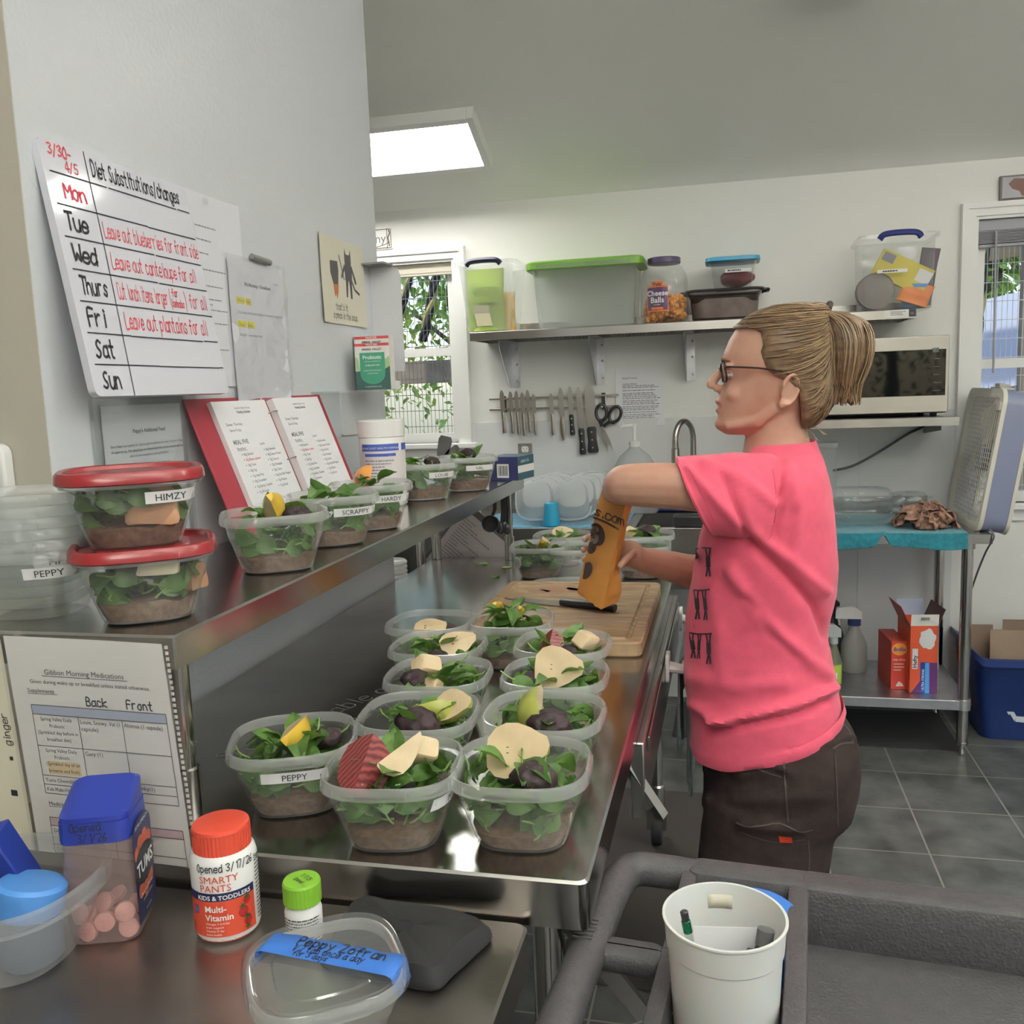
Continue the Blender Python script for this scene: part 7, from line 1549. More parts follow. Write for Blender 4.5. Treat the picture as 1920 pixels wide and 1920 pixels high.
# nose, lips, chin, cheeks, brow, ear
body.tube([P_(1360, 684, YC), P_(1347, 703, YC), P_(1334, 718, YC), P_(1334, 727, YC)], [.0075, .009, .0105, .0095], 12); body.ball(P_(1333.5, 721.5, YC), (.0105, .0105, .0095))
for s in (-1, 1):
    body.ball(P_(1346, 728, YC) + V(0, s * .0125, 0), (.012, .0075, .0085)); body.ball(P_(1384, 738, YC) + V(0, s * .040, 0), (.026, .017, .020)); body.ball(P_(1364, 686, YC) + V(0, s * .032, 0), (.013, .024, .006))
body.ball(P_(1349, 752, YC), (.0105, .023, .0055)); body.ball(P_(1350, 769, YC), (.0105, .021, .0060)); body.ball(P_(1351, 794, YC), (.013, .018, .014))
body.tube([P_(1362, 800, YC - .03), P_(1420, 790, YC - .055), P_(1458, 762, YC - .062)], [.011, .014, .012], 10); body.tube([P_(1362, 800, YC + .03), P_(1420, 790, YC + .055), P_(1458, 762, YC + .062)], [.011, .014, .012], 10)
for s in (-1, 1):
    e0 = P_(1473, 729, YC) + V(.0, s * .077, 0); rot = Euler((math.radians(s * -8), math.radians(14), math.radians(-s * 22))).to_matrix()
    body.ball(e0, (.016, .0045, .030), 14, 10, rot); rim = [e0 + rot @ V(.017 * math.cos(a) + .001, s * .007, .030 * math.sin(a)) for a in [math.radians(d) for d in range(-100, 200, 20)]]
    body.tube(rim, [.0042] * len(rim), 8); body.ball(e0 + rot @ V(-.005, s * .003, -.030), (.008, .0055, .010))
# neck, trunk core
body.loft([[P_((f + b) / 2, y, YC) * 1 + V((P_(b, y, YC).x - P_(f, y, YC).x) / 2 * math.cos(q), w * math.sin(q), 0) for q in [2 * PI * k / 24 for k in range(24)]] for y, f, b, w in ((900, 1385, 1535, .11), (868, 1392, 1530, .078), (845, 1392, 1524, .064), (820, 1396, 1516, .058), (790, 1405, 1512, .056), (760, 1418, 1512, .054))])
SH = [(846, 1402, 1531, .075), (858, 1386, 1537, .115), (872, 1372, 1542, .148), (892, 1358, 1547, .165), (925, 1342, 1553, .176), (960, 1330, 1558, .178), (1000, 1317, 1562, .176), (1050, 1306, 1565, .172), (1100, 1298, 1561, .166), (1150, 1292, 1551, .163), (1200, 1288, 1549, .165), (1250, 1288, 1559, .170), (1300, 1294, 1570, .176), (1340, 1301, 1573, .180), (1400, 1305, 1580, .182)]
def trunk_ring(y, n=48, grow=0, tab=SH):
    f, b, w = interp(tab, y); a0 = P_(f, y, YC); a1 = P_(b, y, YC); cx = (a0.x + a1.x) / 2; a = (a1.x - a0.x) / 2 + grow; z = (a0.z + a1.z) / 2
    return [V(cx + a * math.copysign(abs(math.cos(q)) ** .88, math.cos(q)), YC + (w + grow) * math.copysign(abs(math.sin(q)) ** .88, math.sin(q)), z) for q in [2 * PI * k / n for k in range(n)]]
body.loft([trunk_ring(y, 32, -.032) for y in (1340, 1280, 1200, 1100, 1000, 930, 895)])
# left arm (towards the camera): out over the bag, forearm down into it
chain([(1455, 938, 1.865, .050), (1380, 924, 1.815, .047), (1300, 914, 1.785, .0470), (1225, 910, 1.785, .0450), (1172, 909, 1.80, .0415)])
chain([(1172, 909, 1.80, .0405), (1164, 912, 1.87, .0385), (1157, 920, 1.94, .032), (1151, 945, 1.985, .026), (1148, 972, 1.995, .024)])
def finger(pts, r):
    p = bez([Vector(a) for a in pts], 4); k = len(p); body.tube(p, [r * (1 - .22 * i / (k - 1)) for i in range(k)], 10); body.ball(p[-1], r * .78, 10, 7); body.ball(p[0], r, 10, 7)
hl = P_(1146, 995, 1.992); body.ball(hl, (.020, .032, .036), 14, 10)
for i, (dy, L) in enumerate(((-.024, .055), (-.008, .062), (.008, .058), (.023, .046))): finger([hl + V(0, dy, -.02), hl + V(-.006, dy, -.02 - L * .5), hl + V(-.002, dy * .7, -.02 - L)], .0082)
finger([hl + V(.01, -.022, .0), hl + V(.014, -.034, -.02), hl + V(.006, -.030, -.045)], .009)
# right arm (far side), hand round the bag
chain([(1445, 930, 2.09, .056), (1400, 1000, 2.13, .050), (1350, 1070, 2.14, .044)])
chain([(1350, 1072, 2.14, .0425), (1300, 1072, 2.115, .0405), (1250, 1060, 2.075, .035), (1208, 1050, 2.03, .0285), (1190, 1043, 2.005, .027)])
hr = P_(1180, 1038, 2.0); body.ball(hr, (.036, .022, .030), 14, 10, Euler((0, math.radians(-10), math.radians(-20))).to_matrix()); body.ball(P_(1164, 1036, 2.012), (.020, .014, .030), 12, 8)
for i, (v0, v1, u1, tipy) in enumerate(((1016, 1006, 1097, 1.975), (1030, 1026, 1094, 1.976), (1045, 1044, 1096, 1.978), (1058, 1060, 1104, 1.99))):
    finger([P_(1168, v0, 2.02), P_(1142, (v0 * 2 + v1) / 3, 2.048), P_(1114, v1, 2.036), P_(u1 + 2, v1 + 3, 2.006), P_(u1, v1 + 6, tipy)], .0088)
finger([P_(1188, 1036, 1.985), P_(1180, 1042, 1.955), P_(1171, 1051, 1.934), P_(1163, 1061, 1.922)], .0098)
# legs and feet
for yy in (1.868, 2.05):
    zs = [(.74, .085, .100, .092), (.60, .085, .095, .086), (.44, .075, .070, .066), (.30, .078, .062, .060), (.10, .085, .038, .038)]
    body.loft([[V(x + a * math.cos(q), yy + b * math.sin(q), z) for q in [2 * PI * k / 20 for k in range(20)]] for z, x, a, b in zs])
    body.ball((.05, yy, .05), (.11, .042, .038), 16, 10)
body.loft([[V(.10 + a * math.cos(q), YC + b * math.sin(q), z) for q in [2 * PI * k / 28 for k in range(28)]] for z, a, b in ((.84, .09, .12), (.77, .125, .15), (.68, .125, .155))])
def remesh(mb, vox, it=4):
    me = bpy.data.meshes.new('tmp'); me.from_pydata(mb.v, [], mb.f); o = bpy.data.objects.new('tmp', me); COL.objects.link(o)
    r = o.modifiers.new('r', 'REMESH'); r.mode = 'VOXEL'; r.voxel_size = vox
    s = o.modifiers.new('s', 'SMOOTH'); s.iterations = it; s.factor = .5
    dg = bpy.context.evaluated_depsgraph_get(); n = bpy.data.meshes.new_from_object(o.evaluated_get(dg)); bpy.data.objects.remove(o); return n
bm = remesh(body, .0035, 6); bm.name = 'person'; bm.polygons.foreach_set('use_smooth', [True] * len(bm.polygons))
bm.materials.clear(); bm.materials.append(skin); bm.materials.append(lipm)
for p in bm.polygons:
    c = p.center
    if abs(c.y - YC) < .028:
        u, v = px(V(c.x, YC, c.z))
        if u < 1370 and 746 < v < 773 and abs(v - 760) - 13.5 * (1 - ((c.y - YC) / .029) ** 2) < 0: p.material_index = 1
bm.transform(Matrix.Translation(V(-.09, -YC, 0)))
person = bpy.data.objects.new('person', bm); COL.objects.link(person); person.location = (.09, YC, 0)
tag(person, 'woman in a bright pink T-shirt and glasses, reaching into an orange bag at the counter', 'person')

# eyes, brows, glasses
MB().ball(P_(1352, 760.5, YC), (.0085, .0195, .0026), 14, 8).build('teeth', mat('teeth', (.74, .70, .62), .3), person)
for s in (-1, 1):
    c = P_(1373, 702, YC) + V(0, s * .031, 0); mb = MB().ball(c, .0112, 16, 12); eo = mb.build('eye', mat('eye_white', (.70, .66, .62), .2), person)
    mb = MB().ball(c + V(-.0068, s * .0, -.001), .0056, 12, 8); mb.build('iris', mat('iris', (.05, .045, .035), .15), eo)
    lid = MB(); [lid.grid(lambda a, b: c + V(-.0122 * math.cos(e0_ + (e1_ - e0_) * b) * math.cos(-1.5 + 3 * a), .0122 * math.cos(e0_ + (e1_ - e0_) * b) * math.sin(-1.5 + 3 * a), .0122 * math.sin(e0_ + (e1_ - e0_) * b)), 10, 6) for e0_, e1_ in ((.16, 1.5), (-1.5, -.22))]; lid.build('eyelid', skin, person, solid=.001)
    br = MB().tube([P_(1356, 680, YC) + V(.0, s * .012, 0), P_(1354, 674, YC) + V(.001, s * .030, 0), P_(1366, 676, YC) + V(.004, s * .052, -.002)], [.003, .0036, .002], 8); br.build('eyebrow', mat('eyebrow_hair', (.17, .10, .06), .7), person)
blackf = mat('glasses_frame', (.012, .012, .014), .25)
g0 = P_(1350, 699, YC); fr = MB()
for s in (-1, 1):
    pts = [g0 + V(.010 * abs(y - 0) / .06 + (.0035 if z < 0 else 0), s * y, z) for y, z in [(y + .035, z) for y, z in rrect(.050, .037, .010, 4)]]
    fr.tube(pts, .0021, 8, closed=True)
    MB().add([p for p in pts], [tuple(range(len(pts)))]).build('lens', clear('lens', (.97, .98, .98), .02, .02, 1.2), person, smooth=0)
fr.tube([g0 + V(.001, -.011, .006), g0 + V(-.002, 0, .009), g0 + V(.001, .011, .006)], .002, 8)
go = fr.build('glasses', blackf, person, smooth=60)
for s in (-1, 1): MB().tube([g0 + V(.011, s * .060, .010), g0 + V(.018, s * .071, .0105), P_(1420, 691, YC) + V(0, s * .0835, 0), P_(1468, 698, YC) + V(0, s * .0855, 0), P_(1484, 712, YC) + V(0, s * .084, 0)], [(.0032, .0018)] * 5, 8).build('glasses_temple', blackf, person, smooth=60)

# hair: cap pulled back, strands, clipped-up tail
HB = [(571, 1462, 1525, .03), (577, 1432, 1545, .055), (590, 1404, 1556, .069), (608, 1380, 1562, .078), (630, 1366, 1565, .083), (660, 1360, 1566, .086), (700, 1360, 1565, .086), (740, 1380, 1564, .080), (765, 1400, 1560, .072), (785, 1420, 1547, .062), (803, 1450, 1524, .046)]
HL = [(571, 1300), (616, 1300), (620, 1405), (626, 1424), (650, 1431), (666, 1425), (690, 1434), (706, 1446), (716, 1470), (735, 1500), (770, 1504), (803, 1508)]
def hair_pt(y, q, grow=.0):
    f, b, w = interp(HB, y); a0 = P_(f, y, YC); a1 = P_(b, y, YC); cx = a0.x * .47 + a1.x * .53
    c, s = math.cos(q), math.sin(q); x = (a1.x - cx + grow) * c if c > 0 else (cx - a0.x + grow) * c
    return V(cx + x, YC + (w + grow) * math.copysign(abs(s) ** .85, s) * (1 - (.14 * c * c if c < 0 else .05 * c * c)), a0.z)
hb = MB(); ys = [571, 574, 580, 588, 598, 610, 617, 622, 630, 640, 652, 664, 676, 690, 700, 708, 716, 726, 740, 755, 770, 785, 796, 803]
def hair_lim(y):
    xl = interp(HL, y)[0]; xl = P_(xl, y, YC - .07).x; best = PI
    for k in range(0, 181):
        q = PI * k / 180
        if hair_pt(y, q).x <= xl: best = q; break
    return best
LIM = {y: hair_lim(y) for y in ys}
n = 40
rows = [[hair_pt(y, LIM[y] * (-1 + 2 * j / n), .0008 + .0022 * NZ.noise(V(y * .02, j * .9, 0)) - (.006 if j in (0, n) and LIM[y] < 3.1 else 0)) for j in range(n + 1)] for y in ys]
hb.loft(rows, (False, False), False); hb.add([hair_pt(571, LIM[571] * (-1 + 2 * j / n)) for j in range(n)], [tuple(range(n))])
hair = hb.build('hair', hairm, person, smooth=80)
tail = MB(); tp = [(1546, 588, .020, .030), (1562, 594, .036, .048), (1580, 612, .046, .062), (1588, 645, .048, .068), (1586, 685, .044, .066), (1582, 718, .034, .055), (1580, 742, .014, .035)]
tail.loft([[P_(u, v, YC) + V(a * math.cos(q) * (1 + .12 * math.sin(q * 7 + v)), b * math.sin(q), a * .2 * math.sin(q * 5)) * 1.0 for q in [2 * PI * k / 30 for k in range(30)]] for u, v, a, b in tp]); tl = tail.build('hair_tail', hairm, person, smooth=80)
st = MB(); rnd = random.Random(41); hl2 = mat('hair_strand_light', (.28, .19, .105), .4)
root = P_(1546, 588, YC)
for k in range(330):
    y0 = rnd.uniform(573, 800); lim = hair_lim(y0); q0 = -lim * rnd.uniform(.15, .99) if rnd.random() < .8 else lim * rnd.uniform(.3, 1)
    y1 = 590 + (y0 - 590) * .25 + rnd.uniform(-4, 10); pts = []
    for t_ in range(7):
        t = t_ / 6; y = y0 + (y1 - y0) * t * t; q = q0 * (1 - t) + math.copysign(.25, q0) * t; pts.append(hair_pt(max(572, y), q, .0025 + .0022 * math.sin(PI * t) * rnd.random()))
    st.tube(pts, [.0005] + [.0011] * 5 + [.0007], 4, mi=rnd.random() < .45)
for k in range(260):
    a = rnd.uniform(0, 2 * PI); c_ = rnd.uniform(.75, 1.12); pts = []; ext = rnd.uniform(0, 14)
    for u, v, A, B in tp: pts.append(P_(u, v, YC) + V(A * c_ * math.cos(a + .05 * rnd.uniform(-1, 1)), B * c_ * math.sin(a), 0))
    e = P_(1580 + 22 * math.cos(a) + rnd.uniform(-12, 12), 746 + ext, YC) + V(0, B * math.sin(a) * 1.2, 0); pts[-1] = e
    st.tube(bez(pts, 2), .0013, 4, mi=rnd.random() < .5)
for u0_, v0_, u1_, v1_ in ((1512, 800, 1530, 826), (1508, 800, 1512, 822), (1520, 796, 1545, 815)):
    for j in range(3): st.tube(bez([P_(u0_ + j * 2, v0_, YC - (.06 if u0_ < 1450 else .02)), P_((u0_ + u1_) / 2 + 3, (v0_ + v1_) / 2, YC - (.073 if u0_ < 1450 else .04)), P_(u1_ + j * 3, v1_, YC - (.072 if u0_ < 1450 else .05))], 3), .0006, 4, mi=1)
st.build('hair_strands', [hairm, hl2], hair, smooth=80)
MB().tube([root + V(.004, -.026, .006), root + V(.010, 0, .018), root + V(.004, .026, .006)], .007, 8).build('hair_clip', mat('dark_clip', (.03, .02, .018), .4), hair)

# T-shirt
pinkm = mat('pink_cotton', (.70, .10, .165), .85, spec=.2, noise=.06, nscale=40, bump=.12, bscale=420, sheen=.15)
FOLDS = [([(1410, 1018), (1470, 1078), (1530, 1140), (1550, 1195)], 9, -.010), ([(1415, 1000), (1480, 1050), (1548, 1110)], 10, .006), ([(1372, 1070), (1420, 1150), (1480, 1210), (1548, 1265)], 12, .008), ([(1400, 1120), (1450, 1190), (1500, 1235)], 9, -.006), ([(1340, 1352), (1420, 1338), (1500, 1318), (1560, 1290)], 9, .010), ([(1330, 1372), (1420, 1355), (1490, 1340), (1548, 1316)], 7, -.009), ([(1300, 1320), (1335, 1345), (1372, 1358)], 8, .008), ([(1335, 1100), (1350, 1180), (1352, 1260)], 14, .004), ([(1480, 880), (1500, 960), (1490, 1040)], 12, .004), ([(1300, 1270), (1380, 1290), (1470, 1280)], 14, .004),
 ([(1290, 880), (1345, 940), (1385, 985)], 8, .006), ([(1320, 868), (1390, 900), (1450, 945)], 8, .005), ([(1345, 880), (1375, 940), (1395, 1000)], 7, -.004), ([(1462, 900), (1462, 960), (1445, 1015)], 4, -.005)]
def seg_d(p, a, b):
    ax, ay = b[0] - a[0], b[1] - a[1]; t = max(0, min(1, ((p[0] - a[0]) * ax + (p[1] - a[1]) * ay) / (ax * ax + ay * ay)))
    return math.hypot(p[0] - a[0] - ax * t, p[1] - a[1] - ay * t)
def folded(mb, folds, cut=YC, nz=.0045, gain=1.5):
    me = bpy.data.meshes.new('t'); me.from_pydata(mb.v, [], mb.f); me.update(); ns = [v.normal.copy() for v in me.vertices]; bpy.data.meshes.remove(me)
    for i, v in enumerate(mb.v):
        d = nz * NZ.noise(v * 9) + nz * .5 * NZ.noise(v * 23)
        if v.y < cut:
            u = px(v)
            for pl_, w, a in folds:
                dd = min(seg_d(u, p, q) for p, q in zip(pl_[:-1], pl_[1:]))
                if dd < w * 3: d += gain * a * math.exp(-(dd / w) ** 2) * min(1, (cut - v.y) / .05)
        nn = ns[i]; c = V(.09, YC, v.z) - v
        mb.v[i] = v + (nn if nn.dot(c) < 0 else -nn) * d
    return mb
ts = MB(); ysh = [838, 846, 852, 858, 865, 872, 882, 892] + list(range(900, 1345, 6))
rings = [trunk_ring(y, 150, .004) for y in ysh]
col = trunk_ring(846, 150, -.004); col = [V(p.x, p.y, P_(1390, 838, YC).z + (P_(1527, 830, YC).z - P_(1390, 838, YC).z) * max(0, min(1, (p.x - .01) / .16)) + .004) for p in col]
rings[0] = col
def hem(y0, grow, dz=0):
    r = trunk_ring(y0, 150, grow); xs = [p.x for p in r]; a, b = min(xs), max(xs); zf, zb2 = P_(1322, 1391, YC).z, P_(1572, 1330, YC).z
    return [V(p.x, p.y, zf + (zb2 - zf) * ((p.x - a) / (b - a)) ** 1.5 + dz) for p in r]
rings += [hem(1345, .006, .022), hem(1350, .010, .012), hem(1350, .008, .0), hem(1350, .0, .001), hem(1345, -.006, .012)]
ts.loft(rings, (False, False))
def tube_rings(specs, n=40):
    out = []
    for (u, v, y), (tu, tv), r, rb in specs:   # centre, direction of the opening's long axis in the picture plane, radii
        c = P_(u, v, y); k = P_(u + tu, v + tv, y); ax = (k - c).normalized(); side = V(0, 1, 0); out.append([c + ax * r * math.cos(q) + side * rb * math.sin(q) for q in [2 * PI * j / n for j in range(n)]])
    return out
def sleeve_(specs, n=64):
    R_ = tube_rings(specs, n); out = []
    for a, b in zip(R_[:-1], R_[1:]):
        for k in range(8): out.append([p + (q - p) * k / 8 for p, q in zip(a, b)])
    out.append(R_[-1]); return out
ts.loft(sleeve_([((1478, 945, 1.90), (.10, 1), .098, .10), ((1440, 938, 1.855), (.16, 1), .094, .088), ((1395, 933, 1.815), (.30, 1), .090, .080), ((1345, 931, 1.795), (.42, 1), .085, .073), ((1308, 931, 1.79), (.46, 1), .082, .070), ((1304, 931, 1.79), (.46, 1), .084, .072), ((1300, 931, 1.79), (.46, 1), .082, .070), ((1303, 931, 1.79), (.46, 1), .076, .064)]), (False, False))
ts.loft(sleeve_([((1478, 940, 2.03), (.10, 1), .095, .09), ((1440, 950, 2.10), (.3, 1), .085, .075), ((1400, 990, 2.13), (.5, 1), .076, .068), ((1378, 1025, 2.14), (.6, 1), .074, .066)]), (False, False))
folded(ts, FOLDS)
tee = ts.build('t_shirt', pinkm, person, smooth=75, solid=.0022)
from mathutils.bvhtree import BVHTree
def caster(mb):
    fs = [f for f in mb.f if len(f) <= 4]; bt = BVHTree.FromPolygons([tuple(v) for v in mb.v], fs)
    def f(u, v, off=.0022):
        d = ray(u, v).normalized(); h = bt.ray_cast(CAM, d)
        return (h[0] - d * off) if h[0] is not None else CAM + d * 1.8
    return f
on = caster(ts); fig = MB()
def seam(mb, f, pts, w, n=5, off=.0022):
    pts = bez([V(a, b, 0) for a, b in pts], n)
    L = []; Rr = []
    for i, p in enumerate(pts):
        t = (pts[min(i + 1, len(pts) - 1)] - pts[max(i - 1, 0)]).normalized(); L.append(f(p.x - t.y * w, p.y + t.x * w, off)); Rr.append(f(p.x + t.y * w, p.y - t.x * w, off))
    q = L + Rr; m_ = len(L); mb.add(q, [(i, i + 1, m_ + i + 1, m_ + i) for i in range(m_ - 1)])
def gib(u, v, h, lean=0, k=1):
    seam(fig, on, [(u - 4 * k, v), (u - 1.5 * k, v + h * .28), (u + lean * .4, v + h * .36)], 1.4, 5, .004); seam(fig, on, [(u + 4 * k, v), (u + 2.5 * k, v + h * .26), (u + lean * .4, v + h * .36)], 1.4, 5, .004)
    seam(fig, on, [(u + lean * .3, v + h * .28), (u + lean * .6, v + h * .45), (u + lean, v + h * .66)], 4.2 * k, 5, .004); seam(fig, on, [(u + lean, v + h * .62), (u + lean - 2 * k, v + h * .8), (u + lean - 4 * k, v + h)], 1.7 * k, 5, .004); seam(fig, on, [(u + lean, v + h * .62), (u + lean + 2 * k, v + h * .8), (u + lean + 3 * k, v + h)], 1.7 * k, 5, .004)
for pts in ([(1304, 1029), (1319, 1027), (1334, 1028)], [(1298, 1106), (1314, 1107), (1331, 1105)], [(1291, 1186), (1310, 1189), (1335, 1188)]): seam(fig, on, pts, 1.3, 5, .004)
gib(1307, 1030, 42, -2, .6); gib(1327, 1029, 52, 1); gib(1305, 1107, 54, 3); gib(1320, 1107, 56, 3, .8); gib(1296, 1188, 46, 4); gib(1311, 1189, 46, -1, .7); gib(1328, 1189, 56, 1)
tmp = MB(); fx_ = lambda s, u0_, v0_, sz: text(fig, s, lambda a, b: on(u0_ + a, v0_ - b), sz, 0, 0, 1)
fx_('O N', 1299, 1100, 9); fx_('G I', 1291, 1177, 9)
fig.build('shirt_print', mat('shirt_print', (.04, .025, .04), .7), tee, smooth=0)
sm = MB(); seam(sm, on, [(1442, 855), (1452, 900), (1455, 950), (1447, 1000), (1432, 1020)], .8); seam(sm, on, [(1284, 862), (1312, 920), (1348, 1000)], .5); sm.build('sleeve_seams', mat('pink_seam', (.46, .06, .10), .8), tee, smooth=0)

# trousers
tr = mat('dark_brown_cotton', (.036, .024, .022), .85, spec=.25, noise=.25, nscale=30, bump=.25, bscale=300)
PT = [(1318, 1326, 1562, .165), (1345, 1318, 1588, .178), (1370, 1316, 1604, .186), (1395, 1317, 1612, .19), (1430, 1318, 1612, .19), (1470, 1318, 1606, .188), (1505, 1317, 1596, .185)]
pm_ = MB(); pm_.loft([trunk_ring(y, 64, 0, PT) for y in (1505, 1470, 1430, 1395, 1370, 1345, 1318)])
for s, yy in ((-1, 1.862), (1, 2.052)):
    LG = [(1490, 1322, 1598, .098), (1520, 1318, 1588, .096), (1550, 1314, 1566, .094), (1600, 1310, 1556, .092), (1660, 1306, 1548, .088)]
    rs = []
    for v, f, b, w in LG:
        a0, a1 = P_(f, v, yy), P_(b, v, yy); 
        if s > 0: a1 = a1 - V(.03, 0, 0)
        rs.append([V((a0.x + a1.x) / 2 + (a1.x - a0.x) / 2 * math.cos(q), yy + w * math.sin(q), a0.z) for q in [2 * PI * k / 40 for k in range(40)]])
    l = rs[-1]; cx = sum(p.x for p in l) / 40; z0 = l[0].z; ax = max(p.x for p in l) - cx
    for z, k, dx in ((z0 - .08, .92, .0), (.18, .82, .01), (.035, .80, .012)): rs.append([V(cx + dx + ax * k * math.cos(q), yy + .086 * k * math.sin(q), z) for q in [2 * PI * j / 40 for j in range(40)]])
    pm_.loft(rs[::-1])
pme = remesh(pm_, .008, 5); pv = MB(); pv.v = [v.co.copy() for v in pme.vertices]; pv.f = [tuple(p.vertices) for p in pme.polygons]
PF = [([(1400, 1400), (1440, 1440), (1475, 1462)], 6, -.004), ([(1330, 1440), (1400, 1450), (1460, 1440)], 12, .004), ([(1390, 1548), (1440, 1552), (1500, 1556)], 8, .006), ([(1330, 1500), (1420, 1500), (1520, 1490)], 14, .004), ([(1540, 1400), (1575, 1385), (1610, 1380)], 6, .005)]
folded(pv, PF, nz=.004); pants = pv.build('trousers', tr, person, smooth=75)
onp = caster(pv); sm = MB()
for pts, w in (([(1376, 1388), (1388, 1420), (1420, 1442), (1466, 1458)], 1.0), ([(1472, 1385), (1470, 1430), (1474, 1490), (1478, 1540)], 1.6), ([(1572, 1350), (1590, 1366), (1600, 1390)], 1.2), ([(1562, 1404), (1580, 1394), (1612, 1392)], 2.0), ([(1566, 1412), (1568, 1450), (1570, 1490), (1572, 1550)], 1.0), ([(1380, 1542), (1400, 1550), (1430, 1548), (1462, 1544), (1500, 1560), (1524, 1556)], 1.5), ([(1388, 1560), (1420, 1572), (1460, 1580), (1510, 1574)], .8), ([(1516, 1575), (1518, 1610), (1516, 1640)], 1.0), ([(1548, 1362), (1552, 1378)], 2.5)): seam(sm, onp, pts, w, off=.003)
sm.build('trouser_seams', mat('brown_seam', (.065, .045, .042), .8), pants, smooth=0)
rp = MB(); rp.add([onp(1460, 1568, .004), onp(1484, 1570, .008), onp(1487, 1581, .005), onp(1462, 1580, .004)], [(0, 1, 2, 3)]); rp.build('red_wrapper', mat('wrapper_red', (.52, .05, .02), .35), pants, smooth=0)
for yy in (1.862, 2.052):
    mb = MB(); mb.loft([[V(.055 + a * math.cos(q), yy + b * math.sin(q), z) for q in [2 * PI * k / 28 for k in range(28)]] for z, a, b in ((.001, .128, .045), (.02, .132, .049), (.05, .125, .046), (.08, .085, .042), (.10, .06, .04))]); mb.build('shoe', black, person)

# the orange bag she holds
bagm = mat('orange_bag_paper', (.50, .215, .045), .55, noise=.14, nscale=14, bump=.5, bscale=30)
t = thing('orange_bag', 'crumpled orange paper bag with hand lettering and a dark face, held over the cutting board', 'bag', P_(1122, 1140, 1.93))
Lf = [(1136, 900), (1127, 925), (1118, 955), (1112, 985), (1106, 1010), (1098, 1045), (1090, 1075), (1082, 1105), (1083, 1112)]
Rt = [(1190, 912), (1186, 945), (1178, 975), (1171, 1005), (1164, 1030), (1160, 1060), (1164, 1085), (1163, 1112), (1164, 1124)]
GS_ = [(1175, 915), (1172, 945), (1165, 985), (1158, 1010), (1152, 1035), (1146, 1060), (1142, 1085), (1136, 1110), (1130, 1132)]
mb = MB(); rg = []
for i, ((lu, lv), (ru, rv), (gu, gv)) in enumerate(zip(Lf, Rt, GS_)):
    k = i / 8; dep = .078 - .03 * k + .012 * math.sin(PI * k); w = lambda q: .0035 * NZ.noise(V(q * 7, i * .9, 2))
    A = P_(lu, lv, 1.945); B = P_(gu, gv, 1.915); C_ = P_(ru, rv, 1.94); D_ = P_(ru - 4, rv, 1.94 + dep); E_ = P_(lu + 4, lv, 1.945 + dep * .8)
    if i == 8: B = P_(1128, 1143, 1.915); C_ = P_(1160, 1128, 1.94); A = P_(1084, 1112, 1.945)
    r_ = []
    for a, b, n_ in ((A, B, 8), (B, C_, 5), (C_, D_, 4), (D_, E_, 8), (E_, A, 4)):
        for j in range(n_):
            t_ = j / n_; p = a.lerp(b, t_); r_.append(p + V(w(t_ + i), -.006 * math.sin(PI * t_) * (1 if n_ == 8 and a is A else 0) + w(t_ + 3 + i), w(t_ * 2) * .5))
    rg.append(r_)
fine = []
for a, b in zip(rg[:-1], rg[1:]):
    for k in range(3): fine.append([p.lerp(q, k / 3) + V(.002 * NZ.noise(p.lerp(q, k / 3) * 40), .0042 * NZ.noise(p.lerp(q, k / 3) * 48), 0) for p, q in zip(a, b)])
fine.append(rg[-1]); mb.loft(fine[::-1], (True, False)); bagmb = mb
bago = mb.build('bag_body', bagm, t, smooth=40)
onb = caster(mb); dk = MB()
ft = lambda a, b: onb(1117 + a * .94 + b * .16, 966 + a * .36 - b * .92, .0016)
hand(dk, 's.com', ft, 18, -2, 0, .15, .15, adv=6.2)
seam(dk, onb, [(1112, 970), (1135, 979), (1160, 993)], 1.8, 4, .0016)
poly_px = lambda c, rx, ry, rot_: [(c[0] + rx * math.cos(a) * math.cos(rot_) - ry * math.sin(a) * math.sin(rot_), c[1] + rx * math.cos(a) * math.sin(rot_) + ry * math.sin(a) * math.cos(rot_)) for a in [2 * PI * k / 16 for k in range(16)]]
dkm = mat('bag_print_dark', (.055, .032, .028), .6); dk.build('black_lettering', dkm, t, smooth=0)
mb = MB()
def fan(c, rx, ry, rot_, off=.0016): mb.add([onb(*c, off)] + [onb(max(a, 1110 - (b - 990) * .19 if b > 985 else a), b, off) for a, b in poly_px(c, rx, ry, rot_)], [(0, 1 + k, 1 + (k + 1) % 16) for k in range(16)])
fan((1119, 1002), 15, 22, -.25); fan((1110, 1026), 8, 13, .3); fan((1100, 1070), 10, 17, .35); mb.build('dark_figure', dkm, t, smooth=0)
mb = MB(); fan((1115, 1010), 7.5, 10, .1, .0026); fan((1116, 993), 7, 6, .1, .0026); mb.build('face_patch', mat('bag_print_grey', (.20, .145, .125), .6), t, smooth=0)
mb = MB(); fan((1113, 1008), 1.5, 2, 0, .0034); fan((1111, 1017), 1.2, 1.4, 0, .0034); mb.build('face_marks', dkm, t, smooth=0)
